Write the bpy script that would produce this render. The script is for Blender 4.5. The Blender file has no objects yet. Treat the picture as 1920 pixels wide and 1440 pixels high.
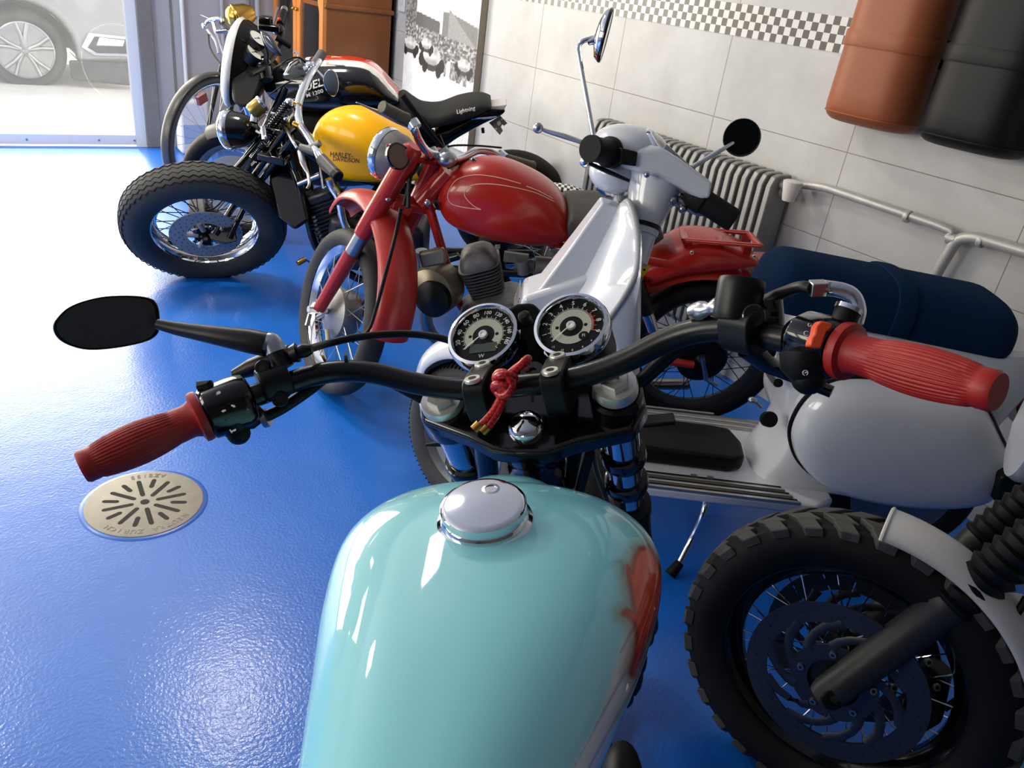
import bpy, math, random
from mathutils import Vector as V, Matrix as MX
random.seed(7)
SC = bpy.context.scene
COL = SC.collection
PI = math.pi
def D(a): return math.radians(a)

# ---------------------------------------------------------------- camera model
FPX, CX, CY, EYE = 1456.19, 960.0, 720.0, V((0, 0, 1.32))
_dn = V((555-CX, 3550-CY, FPX)).normalized()
_yd = V((-163-CX, -190-CY, FPX)).normalized()
_xd = _dn.cross(_yd).normalized()
def ray(px, py):
    d = V((px-CX, py-CY, FPX)).normalized()
    return V((d.dot(_xd), d.dot(_yd), -d.dot(_dn)))
def on_plane(px, py, o, n):
    d = ray(px, py); t = (V(o)-EYE).dot(n)/d.dot(n)
    return EYE + d*t
def on_z(px, py, z=0): return on_plane(px, py, (0, 0, z), V((0, 0, 1)))
def on_x(px, py, x): return on_plane(px, py, (x, 0, 0), V((1, 0, 0)))
def on_y(px, py, y): return on_plane(px, py, (0, y, 0), V((0, 1, 0)))
class Frame:
    """x forward, y left, z up of a vehicle (or of its steered fork)"""
    def __init__(s, o, head, lean=0, pitch=0):
        h, l = D(head), D(lean)
        s.o = V(o); s.x = V((math.cos(h), math.sin(h), 0))
        lf = V((-math.sin(h), math.cos(h), 0)); u = V((0, 0, 1))
        s.z = u*math.cos(l) + lf*math.sin(l); s.y = s.z.cross(s.x)
        if pitch:
            x, z, p = s.x.copy(), s.z.copy(), D(pitch)
            s.x = x*math.cos(p)+z*math.sin(p); s.z = z*math.cos(p)-x*math.sin(p)
    def w(s, x, y, z): return s.o + s.x*x + s.y*y + s.z*z
    def d(s, x, y, z): return s.x*x + s.y*y + s.z*z
    def P(s, px, py, y=0): return on_plane(px, py, s.o + s.y*y, s.y)
    def loc(s, p):
        q = V(p)-s.o; return V((q.dot(s.x), q.dot(s.y), q.dot(s.z)))
    def Ps(s, pts, y=0): return [s.P(a[0], a[1], (a[2] if len(a) > 2 else y)) for a in pts]
    def mx(s, o=None):
        o = s.o if o is None else V(o)
        return MX(((s.x.x, s.y.x, s.z.x, o.x), (s.x.y, s.y.y, s.z.y, o.y), (s.x.z, s.y.z, s.z.z, o.z), (0, 0, 0, 1)))

# ---------------------------------------------------------------- mesh builder
def basis(ax):
    ax = V(ax).normalized()
    t = V((0, 0, 1)) if abs(ax.z) < .9 else V((1, 0, 0))
    u = ax.cross(t).normalized(); return u, ax.cross(u).normalized()
def catmull(pts, k=6, closed=False):
    pts = [V(p) for p in pts]; n = len(pts)
    if n < 3: return pts
    out = []
    rng = range(n if closed else n-1)
    for i in rng:
        p1, p2 = pts[i], pts[(i+1) % n]
        p0 = pts[i-1] if (i > 0 or closed) else p1*2-p2
        p3 = pts[(i+2) % n] if (i+2 < n or closed) else p2*2-p1
        for j in range(k):
            t = j/k
            out.append(.5*((2*p1)+(p2-p0)*t+(2*p0-5*p1+4*p2-p3)*t*t+(3*p1-p0-3*p2+p3)*t**3))
    if not closed: out.append(pts[-1])
    return out
def fillet(pts, r, k=5):
    pts = [V(p) for p in pts]; out = [pts[0]]
    for i in range(1, len(pts)-1):
        a, b, c = pts[i-1], pts[i], pts[i+1]
        rr = min(r, (a-b).length*.49, (c-b).length*.49)
        p, q = b+(a-b).normalized()*rr, b+(c-b).normalized()*rr
        for j in range(k+1):
            t = j/k; out.append(p*(1-t)**2+b*2*t*(1-t)+q*t*t)
    out.append(pts[-1]); return out
class MB:
    def __init__(s): s.v = []; s.f = []; s.m = []; s.cur = 0
    def add(s, vs, fs):
        b = len(s.v); s.v += [V(p) for p in vs]
        for f in fs: s.f.append([b+i for i in f]); s.m.append(s.cur)
        return s
    def rings(s, rs, closed=True, cap0=True, cap1=True, loop=False):
        n = len(rs[0]); vs = [p for r in rs for p in r]; fs = []
        m = len(rs)
        for i in range(m if loop else m-1):
            i2 = (i+1) % m
            for j in range(n if closed else n-1):
                j2 = (j+1) % n
                fs.append([i*n+j, i*n+j2, i2*n+j2, i2*n+j])
        if not loop and closed:
            if cap0: fs.append(list(range(n))[::-1])
            if cap1: fs.append([(m-1)*n+j for j in range(n)])
        return s.add(vs, fs)
    def tube(s, pts, r, n=10, cap=True, closed=False, sq=1.0, up=None):
        pts = [V(p) for p in pts]; m = len(pts)
        if not isinstance(r, (list, tuple)): r = [r]*m
        if len(r) != m:
            r = [r[min(int(i/(m-1)*(len(r)-1)), len(r)-2)]*(1-((i/(m-1)*(len(r)-1)) - min(int(i/(m-1)*(len(r)-1)), len(r)-2))) +
                 r[min(int(i/(m-1)*(len(r)-1)), len(r)-2)+1]*((i/(m-1)*(len(r)-1)) - min(int(i/(m-1)*(len(r)-1)), len(r)-2)) for i in range(m)]
        rs = []; u = None
        for i, p in enumerate(pts):
            if closed: t = pts[(i+1) % m]-pts[i-1]
            else: t = pts[min(i+1, m-1)]-pts[max(i-1, 0)]
            if t.length < 1e-9: t = V((0, 0, 1))
            t.normalize()
            if up is not None: u = V(up)-t*V(up).dot(t); u.normalize()
            elif u is None: u = basis(t)[0]
            else: u = (u-t*u.dot(t)).normalized()
            w = t.cross(u)
            rs.append([p+(u*math.cos(a)+w*math.sin(a)*sq)*r[i] for a in [2*PI*k/n for k in range(n)]])
        return s.rings(rs, True, cap, cap, loop=closed)
    def lathe(s, o, ax, prof, n=24, a0=0, a1=2*PI, u=None, cap=True):
        """prof: list of (radius, height along axis)"""
        o = V(o); ax = V(ax).normalized()
        if u is None: u, w = basis(ax)
        else:
            u = (V(u)-ax*V(u).dot(ax)).normalized(); w = ax.cross(u)
        full = abs(a1-a0-2*PI) < 1e-6
        k = n if full else n+1
        rs = []
        for r, h in prof:
            rs.append([o+ax*h+(u*math.cos(a0+(a1-a0)*i/n)+w*math.sin(a0+(a1-a0)*i/n))*max(r, 1e-5) for i in range(k)])
        op = cap and max(abs(prof[0][0]-prof[-1][0]), abs(prof[0][1]-prof[-1][1])) > 1e-7
        return s.rings(rs, full, op and prof[0][0] > 1e-4, op and prof[-1][0] > 1e-4)
    def cyl(s, a, b, r, n=16, r2=None):
        a, b = V(a), V(b); return s.lathe(a, b-a, [(r, 0), (r if r2 is None else r2, (b-a).length)], n)
    def ball(s, o, r, n=14, m=8, sc=(1, 1, 1), fr=None):
        o = V(o); rs = []
        X, Y, Z = (fr.x, fr.y, fr.z) if fr else (V((1, 0, 0)), V((0, 1, 0)), V((0, 0, 1)))
        for i in range(1, m):
            t = PI*i/m
            rs.append([o+(X*math.cos(a)*math.sin(t)*sc[0]+Y*math.sin(a)*math.sin(t)*sc[1]+Z*math.cos(t)*sc[2])*r for a in [2*PI*k/n for k in range(n)]])
        b = len(s.v); s.rings(rs, True, False, False)
        t0, t1 = len(s.v), len(s.v)+1
        s.v += [o+Z*r*sc[2], o-Z*r*sc[2]]
        for k in range(n):
            s.f.append([t0, b+(k+1) % n, b+k]); s.f.append([t1, b+(m-2)*n+k, b+(m-2)*n+(k+1) % n]); s.m += [s.cur]*2
        return s
    def box(s, o, X, Y, Z):
        """centre o, half-extent vectors"""
        o, X, Y, Z = V(o), V(X), V(Y), V(Z)
        vs = [o+X*a+Y*b+Z*c for a in (-1, 1) for b in (-1, 1) for c in (-1, 1)]
        return s.add(vs, [[0, 1, 3, 2], [4, 6, 7, 5], [0, 4, 5, 1], [2, 3, 7, 6], [0, 2, 6, 4], [1, 5, 7, 3]])
    def abox(s, x0, x1, y0, y1, z0, z1):
        return s.box(((x0+x1)/2, (y0+y1)/2, (z0+z1)/2), ((x1-x0)/2, 0, 0), (0, (y1-y0)/2, 0), (0, 0, (z1-z0)/2))
    def bar(s, a, b, w, h, up=(0, 0, 1)):
        a, b = V(a), V(b); d = b-a; u = V(up)-d*(V(up).dot(d)/d.dot(d)); u.normalize(); k = d.normalized().cross(u)
        return s.box((a+b)/2, d/2, k*w/2, u*h/2)
    def prism(s, poly, dv):
        """extrude polygon (world points) by dv, centred"""
        poly = [V(p) for p in poly]; dv = V(dv); n = len(poly)
        s.rings([[p-dv/2 for p in poly], [p+dv/2 for p in poly]], True); return s
    def quad(s, a, b, c, d): return s.add([a, b, c, d], [[0, 1, 2, 3]])
    def copy_rot(s, o, ax, n, fn):
        """fn(mb) builds one piece; repeat n times round the axis"""
        t = MB(); fn(t)
        for k in range(n):
            R = MX.Translation(V(o)) @ MX.Rotation(2*PI*k/n, 4, V(ax)) @ MX.Translation(-V(o))
            s.add([R @ p for p in t.v], t.f)
        return s

# ---------------------------------------------------------------- objects
def fin(name, mb, mats, parent=None, label=None, bevel=0, sub=0, ang=40, seg=2, flat=False, thick=0):
    me = bpy.data.meshes.new(name)
    pm = INV[parent.name]['_inv'] if parent is not None else None
    vs = [pm @ p for p in mb.v] if pm is not None else mb.v
    me.from_pydata([tuple(p) for p in vs], [], mb.f)
    if not isinstance(mats, (list, tuple)): mats = [mats]
    for m in mats: me.materials.append(m)
    if len(mats) > 1: me.polygons.foreach_set('material_index', [min(i, len(mats)-1) for i in mb.m])
    import bmesh
    bm = bmesh.new(); bm.from_mesh(me); bmesh.ops.recalc_face_normals(bm, faces=bm.faces); bm.to_mesh(me); bm.free()
    if not flat:
        me.polygons.foreach_set('use_smooth', [True]*len(me.polygons))
        me.set_sharp_from_angle(angle=D(ang))
    o = bpy.data.objects.new(name, me); COL.objects.link(o)
    if parent is not None: o.parent = parent
    INV[o.name] = {'_inv': pm if pm is not None else MX.Identity(4)}
    if thick:
        m = o.modifiers.new('thickness', 'SOLIDIFY'); m.thickness = thick; m.offset = 0
    if bevel:
        m = o.modifiers.new('bevel', 'BEVEL'); m.width = bevel; m.segments = seg; m.limit_method = 'ANGLE'; m.angle_limit = D(35); m.harden_normals = False
    if sub:
        m = o.modifiers.new('sub', 'SUBSURF'); m.levels = sub; m.render_levels = sub
    if label: o['label'] = label
    return o
INV = {}
def thing(name, loc, label, cat, group=None, rotz=0):
    o = bpy.data.objects.new(name, None); COL.objects.link(o)
    o.empty_display_size = .1
    o.location = loc; o.rotation_euler = (0, 0, rotz)
    m = MX.Translation(V(loc)) @ MX.Rotation(rotz, 4, 'Z')
    INV[o.name] = {'_inv': m.inverted()}
    return tag(o, label, cat, group)
def tag(o, label, cat, group=None, kind=None):
    if label: o['label'] = label
    if cat: o['category'] = cat
    if group: o['group'] = group
    if kind: o['kind'] = kind
    return o
def struct(name, mb, m, parent=None, **k):
    o = fin(name, mb, m, parent, **k)
    if parent is None: o['kind'] = 'structure'
    return o
def text_mb(mb, body, o, X, Y, size, depth=.0006, align='CENTER', shear=0, bold=0):
    """lettering: body laid out along unit vector X, upright Y, centred at o"""
    cu = bpy.data.curves.new('lettering', 'FONT'); cu.body = body; cu.size = size
    cu.align_x = align; cu.align_y = 'CENTER'; cu.extrude = depth; cu.shear = shear; cu.offset = bold; cu.resolution_u = 3
    ob = bpy.data.objects.new('lettering', cu); COL.objects.link(ob)
    dg = bpy.context.evaluated_depsgraph_get()
    me = bpy.data.meshes.new_from_object(ob.evaluated_get(dg))
    X, Y = V(X).normalized(), V(Y).normalized(); Z = X.cross(Y); o = V(o)
    mb.add([o+X*p.co.x+Y*p.co.y+Z*p.co.z for p in me.vertices], [list(p.vertices) for p in me.polygons])
    bpy.data.objects.remove(ob); bpy.data.curves.remove(cu); bpy.data.meshes.remove(me)
    return mb

# ---------------------------------------------------------------- materials
def s2l(c): return tuple((x/12.92 if x <= .04045 else ((x+.055)/1.055)**2.4) for x in [k/255 for k in c])
def mat(name, rgb, rough=.5, metal=0, coat=0, spec=.5, noise=0, nscale=20, bump=0, bscale=80, sheen=0, emit=0, crough=.03):
    m = bpy.data.materials.new(name); m.use_nodes = True
    nt = m.node_tree; b = nt.nodes['Principled BSDF']
    c = s2l(rgb)
    b.inputs['Base Color'].default_value = (*c, 1); b.inputs['Roughness'].default_value = rough
    b.inputs['Metallic'].default_value = metal; b.inputs['Coat Weight'].default_value = coat; b.inputs['Coat Roughness'].default_value = crough
    b.inputs['Specular IOR Level'].default_value = spec
    if sheen: b.inputs['Sheen Weight'].default_value = sheen
    if emit:
        b.inputs['Emission Color'].default_value = (*c, 1); b.inputs['Emission Strength'].default_value = emit
    tc = None
    if noise or bump:
        tc = nt.nodes.new('ShaderNodeTexCoord')
    if noise:
        n = nt.nodes.new('ShaderNodeTexNoise'); n.inputs['Scale'].default_value = nscale; n.inputs['Detail'].default_value = 5
        nt.links.new(tc.outputs['Object'], n.inputs['Vector'])
        r = nt.nodes.new('ShaderNodeMapRange'); r.inputs['From Min'].default_value = .3; r.inputs['From Max'].default_value = .7
        r.inputs['To Min'].default_value = 1-noise; r.inputs['To Max'].default_value = 1+noise*.6
        nt.links.new(n.outputs['Fac'], r.inputs['Value'])
        mx = nt.nodes.new('ShaderNodeVectorMath'); mx.operation = 'SCALE'; mx.inputs[0].default_value = c
        nt.links.new(r.outputs[0], mx.inputs['Scale']); nt.links.new(mx.outputs[0], b.inputs['Base Color'])
    if bump:
        n2 = nt.nodes.new('ShaderNodeTexNoise'); n2.inputs['Scale'].default_value = bscale; n2.inputs['Detail'].default_value = 3
        nt.links.new(tc.outputs['Object'], n2.inputs['Vector'])
        bp = nt.nodes.new('ShaderNodeBump'); bp.inputs['Strength'].default_value = bump; bp.inputs['Distance'].default_value = .002
        nt.links.new(n2.outputs['Fac'], bp.inputs['Height']); nt.links.new(bp.outputs[0], b.inputs['Normal'])
    return m
M = {}
M['chrome'] = mat('chrome', (225, 228, 232), .07, 1)
M['steel'] = mat('brushed steel', (170, 172, 175), .3, 1, noise=.1)
M['alu'] = mat('cast aluminium', (150, 150, 150), .45, .9, noise=.15, nscale=40)
M['dark_alu'] = mat('dull grey casting', (118, 118, 118), .5, .5, noise=.2, nscale=60)
M['brass'] = mat('brass', (190, 150, 70), .22, 1)
M['black'] = mat('black gloss enamel', (5, 5, 6), .16, 0, coat=.4, spec=.4)
M['satin'] = mat('black satin paint', (8, 8, 9), .4, spec=.3)
M['matte'] = mat('black plastic', (7, 7, 8), .5, spec=.25, bump=.1, bscale=400)
M['rubber'] = mat('tyre rubber', (17, 17, 18), .65, spec=.25, noise=.25, nscale=30)
M['tyre_grey'] = mat('worn tyre rubber', (58, 58, 57), .7, noise=.2, nscale=25)
M['cable'] = mat('black cable', (7, 7, 7), .45, spec=.3)
M['red_grip'] = mat('red rubber grip', (160, 22, 10), .5, noise=.1, nscale=60)
M['drab'] = mat('drab cable sleeve', (88, 84, 66), .5)
M['hole'] = mat('dark recess', (4, 4, 4), .8)
M['white_print'] = mat('white lettering', (225, 225, 220), .5)
M['glass_dark'] = mat('mirror glass', (150, 155, 158), .03, 1)
M['lens'] = mat('lamp glass', (215, 222, 228), .05, .7)
# ================================================================ camera
cam = bpy.data.objects.new('camera', bpy.data.cameras.new('camera')); COL.objects.link(cam)
cam.data.sensor_width = 36; cam.data.lens = 36*FPX/1920; cam.data.clip_start = .02; cam.data.clip_end = 200
R_ = MX(((_xd[0], -_xd[1], -_xd[2]), (_yd[0], -_yd[1], -_yd[2]), (-_dn[0], _dn[1], _dn[2])))
cam.matrix_world = MX.Translation(EYE) @ R_.to_4x4()
SC.camera = cam
SC.view_settings.view_transform = 'Standard'; SC.view_settings.look = 'None'
SC.view_settings.exposure = .27; SC.view_settings.gamma = 1; SC.view_settings.use_curve_mapping = False

# ================================================================ the room
WX, WY, WL, WB, ZC = 2.47, 5.98, -3.6, -2.6, 2.75      # tiled wall, door wall, far left wall, wall behind, ceiling
def nodes(name):
    m = bpy.data.materials.new(name); m.use_nodes = True
    return m, m.node_tree, m.node_tree.nodes['Principled BSDF']
def floor_mat():
    m, nt, b = nodes('blue epoxy floor'); N, L = nt.nodes, nt.links
    tc = N.new('ShaderNodeTexCoord')
    n = N.new('ShaderNodeTexNoise'); n.inputs['Scale'].default_value = 1.4; n.inputs['Detail'].default_value = 6
    L.new(tc.outputs['Object'], n.inputs['Vector'])
    r = N.new('ShaderNodeValToRGB'); r.color_ramp.elements[0].position = .3; r.color_ramp.elements[1].position = .72
    r.color_ramp.elements[0].color = (*s2l((6, 97, 200)), 1); r.color_ramp.elements[1].color = (*s2l((12, 113, 216)), 1)
    L.new(n.outputs['Fac'], r.inputs[0]); L.new(r.outputs[0], b.inputs['Base Color'])
    b.inputs['Roughness'].default_value = .4; b.inputs['Coat Weight'].default_value = .45; b.inputs['Coat Roughness'].default_value = .16; b.inputs['Specular IOR Level'].default_value = .5
    n2 = N.new('ShaderNodeTexNoise'); n2.inputs['Scale'].default_value = 130; n2.inputs['Detail'].default_value = 2
    n3 = N.new('ShaderNodeTexNoise'); n3.inputs['Scale'].default_value = 9; n3.inputs['Detail'].default_value = 2
    L.new(tc.outputs['Object'], n2.inputs['Vector']); L.new(tc.outputs['Object'], n3.inputs['Vector'])
    ad = N.new('ShaderNodeMath'); ad.operation = 'MULTIPLY_ADD'; ad.inputs[1].default_value = 1.5
    L.new(n3.outputs['Fac'], ad.inputs[0]); L.new(n2.outputs['Fac'], ad.inputs[2])
    bp = N.new('ShaderNodeBump'); bp.inputs['Strength'].default_value = .35; bp.inputs['Distance'].default_value = .0022
    L.new(ad.outputs[0], bp.inputs['Height']); L.new(bp.outputs[0], b.inputs['Normal']); L.new(bp.outputs[0], b.inputs['Coat Normal'])
    return m
def tile_mat():
    m, nt, b = nodes('grey stoneware wall tiles'); N, L = nt.nodes, nt.links
    tc = N.new('ShaderNodeTexCoord'); mp = N.new('ShaderNodeMapping')
    sep = N.new('ShaderNodeSeparateXYZ'); L.new(tc.outputs['Object'], sep.inputs[0])
    def grid(sock, off, size):
        a = N.new('ShaderNodeMath'); a.operation = 'SUBTRACT'; L.new(sock, a.inputs[0]); a.inputs[1].default_value = off-30*size
        d = N.new('ShaderNodeMath'); d.operation = 'PINGPONG'; L.new(a.outputs[0], d.inputs[0]); d.inputs[1].default_value = size/2
        return d.outputs[0]
    gy, gz = grid(sep.outputs[1], 1.586, .615), grid(sep.outputs[2], .962, .297)
    mn = N.new('ShaderNodeMath'); mn.operation = 'MINIMUM'; L.new(gy, mn.inputs[0]); L.new(gz, mn.inputs[1])
    lt = N.new('ShaderNodeMapRange'); lt.inputs['From Min'].default_value = .0009; lt.inputs['From Max'].default_value = .002
    L.new(mn.outputs[0], lt.inputs['Value'])
    n = N.new('ShaderNodeTexNoise'); n.inputs['Scale'].default_value = 3.2; n.inputs['Detail'].default_value = 7; n.inputs['Roughness'].default_value = .65
    L.new(tc.outputs['Object'], n.inputs['Vector'])
    r = N.new('ShaderNodeValToRGB'); r.color_ramp.elements[0].position = .3; r.color_ramp.elements[1].position = .7
    r.color_ramp.elements[0].color = (*s2l((180, 179, 177)), 1); r.color_ramp.elements[1].color = (*s2l((203, 203, 203)), 1)
    L.new(n.outputs['Fac'], r.inputs[0])
    mx = N.new('ShaderNodeMix'); mx.data_type = 'RGBA'; mx.inputs['A'].default_value = (*s2l((140, 132, 122)), 1)
    L.new(lt.outputs[0], mx.inputs['Factor']); L.new(r.outputs[0], mx.inputs['B']); L.new(mx.outputs['Result'], b.inputs['Base Color'])
    b.inputs['Roughness'].default_value = .42
    bp = N.new('ShaderNodeBump'); bp.inputs['Strength'].default_value = .5; bp.inputs['Distance'].default_value = .002
    L.new(lt.outputs[0], bp.inputs['Height']); L.new(bp.outputs[0], b.inputs['Normal'])
    return m
def checker_mat(name, c1, c2, size, off=(0, 0, 0), rough=.3):
    m, nt, b = nodes(name); N, L = nt.nodes, nt.links
    tc = N.new('ShaderNodeTexCoord'); mp = N.new('ShaderNodeMapping'); mp.inputs['Location'].default_value = off
    L.new(tc.outputs['Object'], mp.inputs[0]); ck = N.new('ShaderNodeTexChecker'); ck.inputs['Scale'].default_value = 1/size
    ck.inputs['Color1'].default_value = (*s2l(c1), 1); ck.inputs['Color2'].default_value = (*s2l(c2), 1)
    L.new(mp.outputs[0], ck.inputs['Vector']); L.new(ck.outputs[0], b.inputs['Base Color']); b.inputs['Roughness'].default_value = rough
    return m
def glass_mat(name, haze, col=(.9, .95, 1)):
    m = bpy.data.materials.new(name); m.use_nodes = True; nt = m.node_tree; N, L = nt.nodes, nt.links; N.clear()
    out = N.new('ShaderNodeOutputMaterial'); tr = N.new('ShaderNodeBsdfTransparent'); gl = N.new('ShaderNodeBsdfGlossy'); gl.inputs['Roughness'].default_value = .02
    tl = N.new('ShaderNodeBsdfTranslucent'); tl.inputs['Color'].default_value = (.95, .97, 1, 1)
    fr = N.new('ShaderNodeFresnel'); fr.inputs['IOR'].default_value = 1.4
    m1 = N.new('ShaderNodeMixShader'); m2 = N.new('ShaderNodeMixShader')
    n = N.new('ShaderNodeTexNoise'); n.inputs['Scale'].default_value = 6; n.inputs['Detail'].default_value = 6
    tc = N.new('ShaderNodeTexCoord'); L.new(tc.outputs['Object'], n.inputs['Vector'])
    r = N.new('ShaderNodeMapRange'); r.inputs['To Min'].default_value = haze*.5; r.inputs['To Max'].default_value = haze*1.5; L.new(n.outputs['Fac'], r.inputs['Value'])
    L.new(r.outputs[0], m1.inputs[0]); L.new(tr.outputs[0], m1.inputs[1]); L.new(tl.outputs[0], m1.inputs[2])
    L.new(fr.outputs[0], m2.inputs[0]); L.new(m1.outputs[0], m2.inputs[1]); L.new(gl.outputs[0], m2.inputs[2]); L.new(m2.outputs[0], out.inputs[0])
    return m
M['plaster'] = mat('grey plaster', (168, 168, 172), .7, noise=.05, nscale=4)
M['ceil'] = mat('white ceiling', (205, 203, 198), .8)
M['rear_plaster'] = mat('dark grey rear wall', (84, 82, 80), .8)
M['alu_white'] = mat('white coated aluminium', (222, 224, 226), .35)
M['jamb'] = mat('grey metal jamb', (120, 118, 114), .5, noise=.1)
M['pane'] = glass_mat('dusty door glass', .06)

mb = MB(); mb.abox(WL, WX, WB, WY, -.05, 0); struct('floor', mb, floor_mat())
mb = MB(); mb.abox(WL, WX, WB, WY, ZC, ZC+.05); struct('ceiling', mb, M['ceil'])
mb = MB(); mb.abox(WX, WX+.1, WB, WY+.1, 0, ZC); struct('wall_right', mb, tile_mat())
mb = MB(); mb.abox(WX-.003, WX, WB, WY, 1.256, 1.364)
struct('trim_1', mb, checker_mat('grey and white mosaic', (88, 84, 80), (222, 220, 214), .027, (.0005, 0, -1.256+.027*46+.0003)))
mb = MB(); mb.abox(WL, WX, WB-.1, WB, 0, ZC); struct('wall_behind', mb, M['rear_plaster'])
# left wall with two tall windows
mb = MB()
wins = [(1.0, 2.8), (3.4, 5.2)]
yy = [WB]+[v for w in wins for v in w]+[WY]
for i in range(0, len(yy), 2): mb.abox(WL-.1, WL, yy[i], yy[i+1], 0, ZC)
for a, b in wins: mb.abox(WL-.1, WL, a, b, 0, .9); mb.abox(WL-.1, WL, a, b, 2.4, ZC)
struct('wall_left', mb, M['plaster'])
for i, (a, b) in enumerate(wins):
    mb = MB()
    for k in range(4):
        y = a+(b-a)*k/3; mb.abox(WL-.07, WL-.02, y-.025, y+.025, .9, 2.4)
    mb.abox(WL-.07, WL-.02, a, b, .9, .95); mb.abox(WL-.07, WL-.02, a, b, 2.35, 2.4)
    w = struct('window_%d' % (i+1), mb, M['alu_white'])
    mb = MB(); mb.abox(WL-.05, WL-.045, a, b, .95, 2.35); fin('pane', mb, M['pane'], w)
# door wall: the wide glazed door, its jamb and the grey wall right of it
DX = 1.03                                              # right edge of the glass leaf
mb = MB(); mb.abox(1.17, WX, WY, WY+.1, 0, ZC); mb.abox(WL, 1.17, WY, WY+.1, 2.3, ZC); mb.abox(WL, -1.4, WY, WY+.1, 0, 2.3)
struct('wall_front', mb, M['plaster'])
mb = MB(); mb.abox(1.078, 1.17, WY-.03, WY+.1, 0, 2.3); mb.abox(-1.4, 1.17, WY-.03, WY+.1, 2.24, 2.3)
struct('trim_2', mb, M['jamb'], bevel=.004)
mb = MB()
for x0, x1 in ((-1.38, -1.31), (DX-.02, DX+.05)): mb.abox(x0, x1, WY, WY+.05, .0, 2.24)
mb.abox(-1.31, DX-.02, WY+.001, WY+.05, .01, .075); mb.abox(-1.31, DX-.02, WY+.001, WY+.05, 2.17, 2.24)
door = struct('door_1', mb, M['alu_white'], bevel=.004)
mb = MB(); mb.abox(-1.31, DX-.02, WY+.02, WY+.026, .075, 2.17); fin('pane', mb, M['pane'], door)
mb = MB()
for x in (-1.0, -.5, .0, .36, .78, 1.0): mb.lathe((x, WY-.001, .04), (0, -1, 0), [(.007, 0), (.005, .004), (0, .005)], 10)
fin('screw', mb, M['steel'], door)

# ================================================================ light
w = bpy.data.worlds.new('daylight'); SC.world = w; w.use_nodes = True
bg = w.node_tree.nodes['Background']; bg.inputs[0].default_value = (1, .98, .95, 1); bg.inputs[1].default_value = 1.6
def area(name, loc, rot, sx, sy, e, col=(1, 1, 1)):
    l = bpy.data.lights.new(name, 'AREA'); l.shape = 'RECTANGLE'; l.size = sx; l.size_y = sy; l.energy = e; l.color = col
    o = bpy.data.objects.new(name, l); COL.objects.link(o); o.location = loc; o.rotation_euler = rot; return o
sun = bpy.data.objects.new('sun', bpy.data.lights.new('sun', 'SUN')); COL.objects.link(sun); sun.data.energy = 5; sun.data.angle = .05; sun.data.color = (1, .95, .86)
sun.rotation_euler = V((.03, 1, .93)).to_track_quat('Z', 'Y').to_euler()
for a, b in wins: area('window daylight', (WL+.02, (a+b)/2, 1.65), (0, D(-90), 0), 1.4, b-a, 52, (1, .93, .77))
area('door daylight', (-.15, WY-.05, 1.15), (D(-90), 0, 0), 2.4, 2.1, 112, (1, .92, .74))
M['lamp_white'] = mat('lit lamp diffuser', (255, 252, 244), .5, emit=14)
M['fixture'] = mat('white lamp housing', (225, 226, 226), .4)
def ceiling_lamp(x, y, label, rz=0):
    t = thing('ceiling_lamp', (x, y, ZC), label, 'lamp', None, rz)
    X, Y = V((math.cos(rz), math.sin(rz), 0)), V((-math.sin(rz), math.cos(rz), 0))
    mb = MB(); mb.box((x, y, ZC-.025), X*.24, Y*.16, (0, 0, .025)); fin('housing', mb, M['fixture'], t, bevel=.006)
    mb = MB(); c = V((x, y, ZC-.07))
    mb.box((x, y, ZC-.054), X*.2, Y*.13, (0, 0, .004)); fin('diffuser', mb, M['lamp_white'], t)
ceiling_lamp(.80, 3.35, 'square white ceiling lamp over the middle of the blue floor', D(58))
area('lamp glow', (.80, 3.35, ZC-.1), (0, 0, D(58)), .4, .26, 20, (1, .92, .76))
ceiling_lamp(-.75, 4.1, 'square white ceiling lamp nearer to the glass door', D(58))
area('lamp glow', (-.75, 4.1, ZC-.1), (0, 0, D(58)), .4, .26, 26, (1, .92, .76))
# outside ground and the parked car
M['concrete'] = mat('sunlit concrete', (205, 203, 198), .9, noise=.1, nscale=3)
mb = MB(); mb.abox(-20, 20, WY+.1, 40, -.08, -.03); struct('ground', mb, M['concrete'])
# ================================================================ helpers shared by the vehicles
FWD = V((_xd[2], _yd[2], -_dn[2]))
def dep(px, py, d): r = ray(px, py); return EYE + r*(d/r.dot(FWD))
def near(px, py, ref): return dep(px, py, (V(ref)-EYE).dot(FWD))
def pix(p):
    q = V(p)-EYE; c = _xd*q.x+_yd*q.y-_dn*q.z
    return CX+FPX*c.x/c.z, CY+FPX*c.y/c.z
def in_poly(x, y, P):
    s = False; n = len(P)
    for i in range(n):
        x1, y1 = P[i]; x2, y2 = P[i-1]
        if (y1 > y) != (y2 > y) and x < (x2-x1)*(y-y1)/(y2-y1)+x1: s = not s
    return s
def poly_dist(x, y, P):
    d = 1e9
    for i in range(len(P)):
        x1, y1 = P[i-1]; x2, y2 = P[i]; dx, dy = x2-x1, y2-y1
        t = max(0, min(1, ((x-x1)*dx+(y-y1)*dy)/(dx*dx+dy*dy+1e-9)))
        d = min(d, math.hypot(x-x1-t*dx, y-y1-t*dy))
    return -d if in_poly(x, y, P) else d
def smooth(a, b, x):
    t = max(0, min(1, (x-a)/(b-a))); return t*t*(3-2*t)
def lerp(a, b, t): return tuple(a[i]*(1-t)+b[i]*t for i in range(3))
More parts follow.
